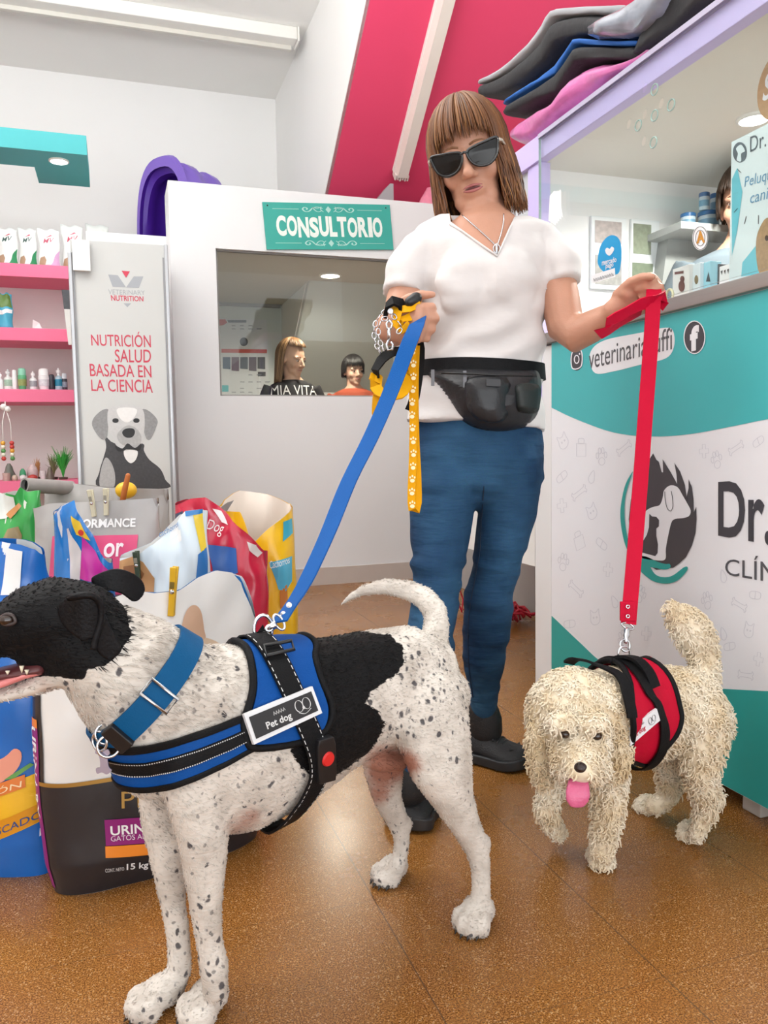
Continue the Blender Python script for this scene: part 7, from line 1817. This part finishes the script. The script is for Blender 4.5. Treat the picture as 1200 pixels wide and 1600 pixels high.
MB().tube(hk, .0022, 8).build('hook_eye', METAL, t, smooth=True)
MB().tube([P(608, 513, 1.488), P(608, 530, 1.488)], .0035, 10).build('hook_shaft', METAL, t, smooth=True)
MB().tube([P(*q) for q in ((608, 530, 1.488), (604, 538, 1.487), (606, 547, 1.487), (613, 546, 1.487), (614, 538, 1.487), (611, 534, 1.487))], .0024, 8).build('hook', METAL, t, smooth=True)
# chain collar looped over the wrist
t = root('chain_collar', P(590, 520, 1.52), 'silver chain collar looped over the hand holding the blue leash', 'chain')
def chain(pts, name):
    q = [Vector(k[:3]) for k in resample([tuple(P(*p)) for p in pts], .009)]; m = MB()
    for i in range(len(q)-1):
        d = (q[i+1]-q[i]); c = (q[i]+q[i+1])/2; d.normalize(); _, s, u = frame(d, UPV if abs(d.dot(UPV)) < .8 else RGT); s = s if i % 2 else u
        m.tube([c+d*.0066*math.cos(R(a))+s*.0042*math.sin(R(a)) for a in range(0, 360, 36)], .0013, 5, loop=True)
    o = m.build(name, METAL, t, smooth=True); o['kind'] = 'stuff'
chain([(606, 486, 1.515), (596, 490, 1.515), (588, 502, 1.518), (584, 520, 1.52), (588, 538, 1.52), (594, 550, 1.515)], 'chain_links')
chain([(606, 496, 1.51), (596, 500, 1.508), (591, 514, 1.51), (593, 532, 1.51), (600, 548, 1.505)], 'chain_links')
chain([(612, 490, 1.50), (620, 500, 1.495), (628, 512, 1.494), (620, 522, 1.495)], 'chain_links')

# ------------------------------------------------------------------ cushions stacked on the roof of the reception
def cushion(name, label, secs, u0, depth, layers, cat='pet cushion', amp=.006, seed=1, pw=.55):
    """secs: (x, top y, bottom y) read along the front; layers: (from, to, part name, material)"""
    q = []
    for x, yt, yb in secs:
        a, b = PU(x, yt, u0), PU(x, yb, u0); q.append(((a.y+b.y)/2, max(b.z, 1.644), max(a.z, 1.655)))
    v = resample(q, .03); t = root(name, Vector((u0+depth/2, (q[0][0]+q[-1][0])/2, 1.642)), label, cat, 'cushions stacked above the counter')
    for f0, f1_, nm, mt in layers:
        m = MB(); rg = []
        for i, (vv, z0, z1) in enumerate(v):
            za, zb = z0+(z1-z0)*f0, z0+(z1-z0)*f1_; e = min(1, min(i, len(v)-1-i)/2.0+.5)
            ring = []
            for k in range(36):
                th = 2*math.pi*k/36; c, s_ = math.cos(th), math.sin(th)
                uu = u0+depth/2+depth/2*math.copysign(abs(c)**pw, c)*(.93+.07*e); zz = (za+zb)/2+(zb-za)/2*math.copysign(abs(s_)**pw, s_)*(e**.5)
                n_ = noise.noise(Vector((vv*9, th*1.1, seed*5)))*amp+noise.noise(Vector((vv*26, th*3, seed)))*amp*.5
                ring.append(Vector((uu-n_*c*1.5, vv, max(zz+n_*s_, 1.6425))))
            rg.append(ring)
        m.rings(rg); m.build(nm, mt, t, smooth=True)
    return t
CBK = mat('cushion_black', '#2b2b2e', .75, var=.15, vscale=30, bump=.5, bscale=60); CGR = mat('cushion_grey', '#a3a5aa', .8, var=.08); CBL = mat('cushion_blue', '#1d5fb0', .7, var=.08)
CPK = mat('cushion_pink', '#d76fb0', .35, var=.22, vscale=35, bump=.6, bscale=40, coat=.7); PLS = mat('wrapped_grey', '#8d93a0', .2, var=.5, vscale=14, bump=.7, bscale=30, coat=.8)
uf = UC-.02
cushion('pet_cushion', 'pink bolster in shiny plastic wrap, lowest on the reception roof', [(796, 186, 232), (818, 172, 222), (840, 160, 210), (862, 147, 197), (878, 120, 186), (900, 100, 172), (925, 93, 154), (955, 95, 133), (985, 97, 112), (1003, 94, 98)], uf, .34, [(0, 1, 'bolster', CPK)], amp=.012, seed=2, pw=.75)
cushion('pet_cushion', 'black cushion with bright blue top, just above the pink bolster', [(784, 156, 184), (812, 138, 172), (838, 121, 158), (862, 100, 145), (880, 78, 122), (896, 58, 101), (930, 60, 94), (965, 62, 95), (990, 60, 94)], uf+.005, .36, [(0, .72, 'cover', CBK), (.66, 1, 'top_panel', CBL)], seed=5, pw=.42)
cushion('pet_cushion', 'black cushion with light grey top, uppermost at the far end', [(744, 124, 152), (770, 110, 150), (800, 88, 138), (825, 64, 122), (845, 34, 104), (862, 12, 78), (900, 8, 58), (940, 6, 60), (970, 4, 62)], uf+.01, .38, [(0, .74, 'cover', CBK), (.68, 1, 'top_panel', CGR)], seed=8, pw=.42)
cushion('pet_cushion', 'big plain black cushion at the near end above the glass', [(985, 58, 108), (1010, 22, 90), (1040, -15, 67), (1080, -60, 35), (1130, -115, -4), (1200, -190, -60), (1300, -300, -140)], uf-.004, .40, [(0, 1, 'cover', CBK)], amp=.012, seed=11, pw=.5)
cushion('pet_cushion', 'grey cushion in crinkled clear plastic lying on the big black one', [(912, 32, 62), (930, 22, 62), (960, 4, 58), (990, -18, 50), (1015, -45, 30), (1040, -75, -8)], uf-.03, .30, [(0, 1, 'wrapped_pad', PLS)], amp=.014, seed=14, pw=.6)

# ------------------------------------------------------------------ people seen further back
def bystander(head_c, face, pitch, height_top, label, skin, top_mat, hair, trouser, sc=1.0, yaw_body=None, slogan=None):
    """a whole standing figure; head_c is the head centre, face the way it looks"""
    f = Vector((face.x, face.y, 0)).normalized(); up = Vector((0, 0, 1))
    F_ = (f*math.cos(pitch)-up*math.sin(pitch)).normalized(); S_ = f.cross(up).normalized()*-1; U_ = F_.cross(S_)*-1 if F_.cross(S_).z < 0 else F_.cross(S_)
    Hh = lambda x, y, z: head_c+(S_*x+U_*y+F_*z)*sc
    HMh = Matrix((S_, U_, F_)).transposed()
    g = Vector((head_c.x, head_c.y, 0)); b = (yaw_body or f); b = Vector((b.x, b.y, 0)).normalized(); bs = b.cross(up).normalized()*-1
    t = root('person', g, label, 'person')
    zc = head_c.z-.115*sc; H0 = zc/1.295                       # scale from chin height
    m = MB(); hb_ = lambda x, y, z, a, bb, c: m.ball(Hh(x, y, z), a*sc, bb*sc, c*sc, M=HMh)
    hb_(0, .030, -.006, .072, .084, .090); hb_(0, -.018, .028, .060, .075, .058); hb_(0, -.064, .034, .048, .041, .046); hb_(0, -.094, .064, .022, .016, .016)
    for s in (1, -1): hb_(.036*s, -.028, .056, .024, .025, .021); hb_(.030*s, .016, .070, .026, .010, .014); hb_(.072*s, -.008, -.008, .010, .028, .017); hb_(.010*s, -.037, .094, .007, .006, .007)
    m.loft([(Hh(0, .010, .084), .007*sc, .0075*sc), (Hh(0, -.014, .097), .008*sc, .008*sc), (Hh(0, -.032, .107), .0095*sc, .0105*sc)], S_, 12)
    B_ = lambda x, y, z: g+bs*x*H0+b*y*H0+Vector((0, 0, z*H0))
    m.loft([(Hh(0, -.05, -.02), .047*sc, .048*sc), (B_(0, -.01, 1.30), .050*H0, .052*H0), (B_(0, -.01, 1.24), .06*H0, .115*H0), (B_(0, 0, 1.12), .09*H0, .14*H0), (B_(0, 0, .95), .085*H0, .12*H0), (B_(0, 0, .82), .10*H0, .145*H0)], bs, 18)
    for s in (1, -1):
        m.loft([(B_(.135*s, -.01, 1.20), .030*H0, .030*H0), (B_(.186*s, -.01, 1.08), .037*H0, .037*H0), (B_(.205*s, -.0, .93), .033*H0, .033*H0), (B_(.205*s, .04, .78), .026*H0, .026*H0), (B_(.20*s, .06, .70), .020*H0, .022*H0)], b, 12)
        hand(m, B_(.20*s, .06, .70), Vector((0, 0, -1))+b*.25, bs*-s, b, [(12, 18, 10)]*4, .9*H0, (.8, .5, .2), .15)
        m.loft([(B_(.07*s, 0, .80), .08*H0, .07*H0), (B_(.075*s, 0, .45), .05*H0, .05*H0), (B_(.08*s, -.02, .10), .035*H0, .035*H0)], bs, 12)
    fuse(m, 'body', .0058, 4, skin, t)
    # features
    WHT = mat('eye_white', '#c9c0ba', .3, var=0); IRIS = mat('iris_brown', '#2e1f18', .2, var=0); BRW = mat('dark_brow', '#3d2b20', .6)
    for s in (1, -1):
        e = MB().ball(Hh(.030*s, -.002, .0775), .0105*sc, .0048*sc, .009*sc, M=HMh).build('eye', WHT, t, smooth=True)
        MB().ball(Hh(.031*s, -.002, .0845), .0055*sc, .0055*sc, .003*sc, M=HMh).build('iris', IRIS, e, smooth=True)
        MB().tube([Hh(s*x, y, z) for x, y, z in ((.014, .019, .089), (.028, .023, .086), (.044, .019, .076))], [.0024*sc, .0028*sc, .0012*sc], 6).build('eyebrow', BRW, t, smooth=True)
        MB().tube([Hh(s*x, y, z) for x, y, z in ((.018, .004, .087), (.030, .0065, .0865), (.043, .003, .080))], .0014*sc, 6).build('upper_lid', BRW, t, smooth=True)
    MB().loft([(Hh(-.02, -.062, .079), .0015*sc, .002*sc), (Hh(-.006, -.060, .088), .0035*sc, .005*sc), (Hh(.006, -.060, .088), .0035*sc, .005*sc), (Hh(.02, -.062, .079), .0015*sc, .002*sc)], F_, 8).build('lips', LIP, t, smooth=True)
    # clothes
    m = MB()
    m.loft([(B_(0, -.012, 1.275), .062*H0, .085*H0), (B_(0, -.01, 1.245), .082*H0, .150*H0), (B_(0, .0, 1.13), .105*H0, .158*H0), (B_(0, 0, .97), .10*H0, .140*H0), (B_(0, 0, .80), .118*H0, .162*H0)], bs, 22, caps=False)
    for s in (1, -1): m.loft([(B_(.14*s, -.01, 1.225), .060*H0, .056*H0), (B_(.178*s, -.01, 1.15), .056*H0, .052*H0), (B_(.195*s, -.01, 1.05), .055*H0, .052*H0)], b, 14, caps=False)
    ts = fuse(m, 't_shirt', .008, 4, top_mat, t)
    if slogan:
        tree = bvh_of(ts); mm = MB()
        def fnl(x, y):
            z_ = slogan[1]+slogan[2]*y; o_ = g+Vector((0, 0, z_))+b*.5+bs*(slogan[3]*(x-.5)); h = tree.ray_cast(o_, -b)[0]
            return (h or (o_-b*.4))+b*.002
        letters(mm, slogan[0], fnl, bold=.0); mm.build('lettering', mat('shirt_print', '#e4e2e0', .6, var=0), ts)
    m = MB()
    m.loft([(B_(0, 0, .84), .10*H0, .145*H0), (B_(0, 0, .74), .11*H0, .155*H0)], bs, 20)
    for s in (1, -1): m.loft([(B_(.075*s, 0, .74), .10*H0, .082*H0), (B_(.08*s, .0, .42), .065*H0, .062*H0), (B_(.085*s, -.02, .07), .050*H0, .048*H0)], bs, 14)
    fuse(m, 'trousers', .009, 3, trouser, t)
    for s in (1, -1):
        m = MB(); c = B_(.085*s, -.06, 0); m.ball(c+b*.10*H0+Vector((0, 0, .035)), .05*H0, .13*H0, .034, M=Matrix((bs, b, up)).transposed()); m.ball(c+b*.04*H0+Vector((0, 0, .06)), .045*H0, .055*H0, .055, M=Matrix((bs, b, up)).transposed())
        sh_ = fuse(m, 'shoe', .007, 3, SHOE, t)
        for v in sh_.data.vertices: v.co.z = max(v.co.z, .001)
    dn_ = Vector((0, 0, -1))
    bob(lambda x, y, z: Hh(x, y, z), dn_, hair['mat'], t, hair['n'], hair['ends'], hair['fringe'], hair.get('rad', .0034), sc, hair.get('seed', 3), hair.get('flare', .01), 'hair', hair.get('lim', 40), hair.get('bare', 0), hair.get('cap', 100))
    return t
right = Vector((RGT.x, RGT.y, 0)).normalized(); toward = Vector((-FWD.x, -FWD.y, 0)).normalized()
HAIRB = hair_mat('honey_hair', '#4b3420', '#7d5a38', '#a98355'); HAIRK = hair_mat('black_hair', '#0e0d0e', '#1a1718', '#2c2726'); HAIRD = hair_mat('brown_hair', '#23170f', '#3a281c', '#5a4230')
bystander(P(456, 562, 5.15), right*.82+toward*.57, R(10), 0, 'long-haired woman in a black slogan t-shirt inside the consulting room', mat('skin_light', '#c99f86', .5, var=.05, vscale=30, sub=.1), mat('tee_black', '#1a191c', .85, var=.1, bump=.3, bscale=30), dict(mat=HAIRB, n=1100, ends=lambda az: -.150, fringe=.100, rad=.0030, lim=72, bare=80, flare=.006, seed=4), mat('trouser_dark', '#2b3140', .8), 1.0, toward*.95+right*.3, ('MIA VITA', PV(450, 613, 5.0).z-.012, .062, .30))
bystander(P(552, 581, 5.5), right*.45+toward*.89, R(2), 0, 'dark-haired boy in a rust t-shirt inside the consulting room', mat('skin_fair', '#cda48d', .5, var=.05, vscale=30, sub=.1), mat('tee_rust', '#a4492f', .85, var=.06, bump=.3, bscale=30), dict(mat=HAIRK, n=900, ends=lambda az: .012 if abs(az) < 110 else -.02, fringe=.050, rad=.0028, lim=66, bare=0, cap=76, flare=.0), mat('trouser_dark', '#2b3140', .8), .86, toward)
bystander(P(1166, 322, 2.30), right*-.55+toward*.83, R(4), 0, 'dark-haired person half hidden behind the grooming poster', mat('skin_tan', '#bf8d72', .5, var=.05, vscale=30, sub=.1), mat('tee_grey', '#59646b', .85, var=.06), dict(mat=HAIRD, n=800, ends=lambda az: .0 if abs(az) < 110 else -.03, fringe=.05, rad=.0034, lim=58, cap=84, flare=.0), mat('trouser_dark', '#2b3140', .8), .90, toward)
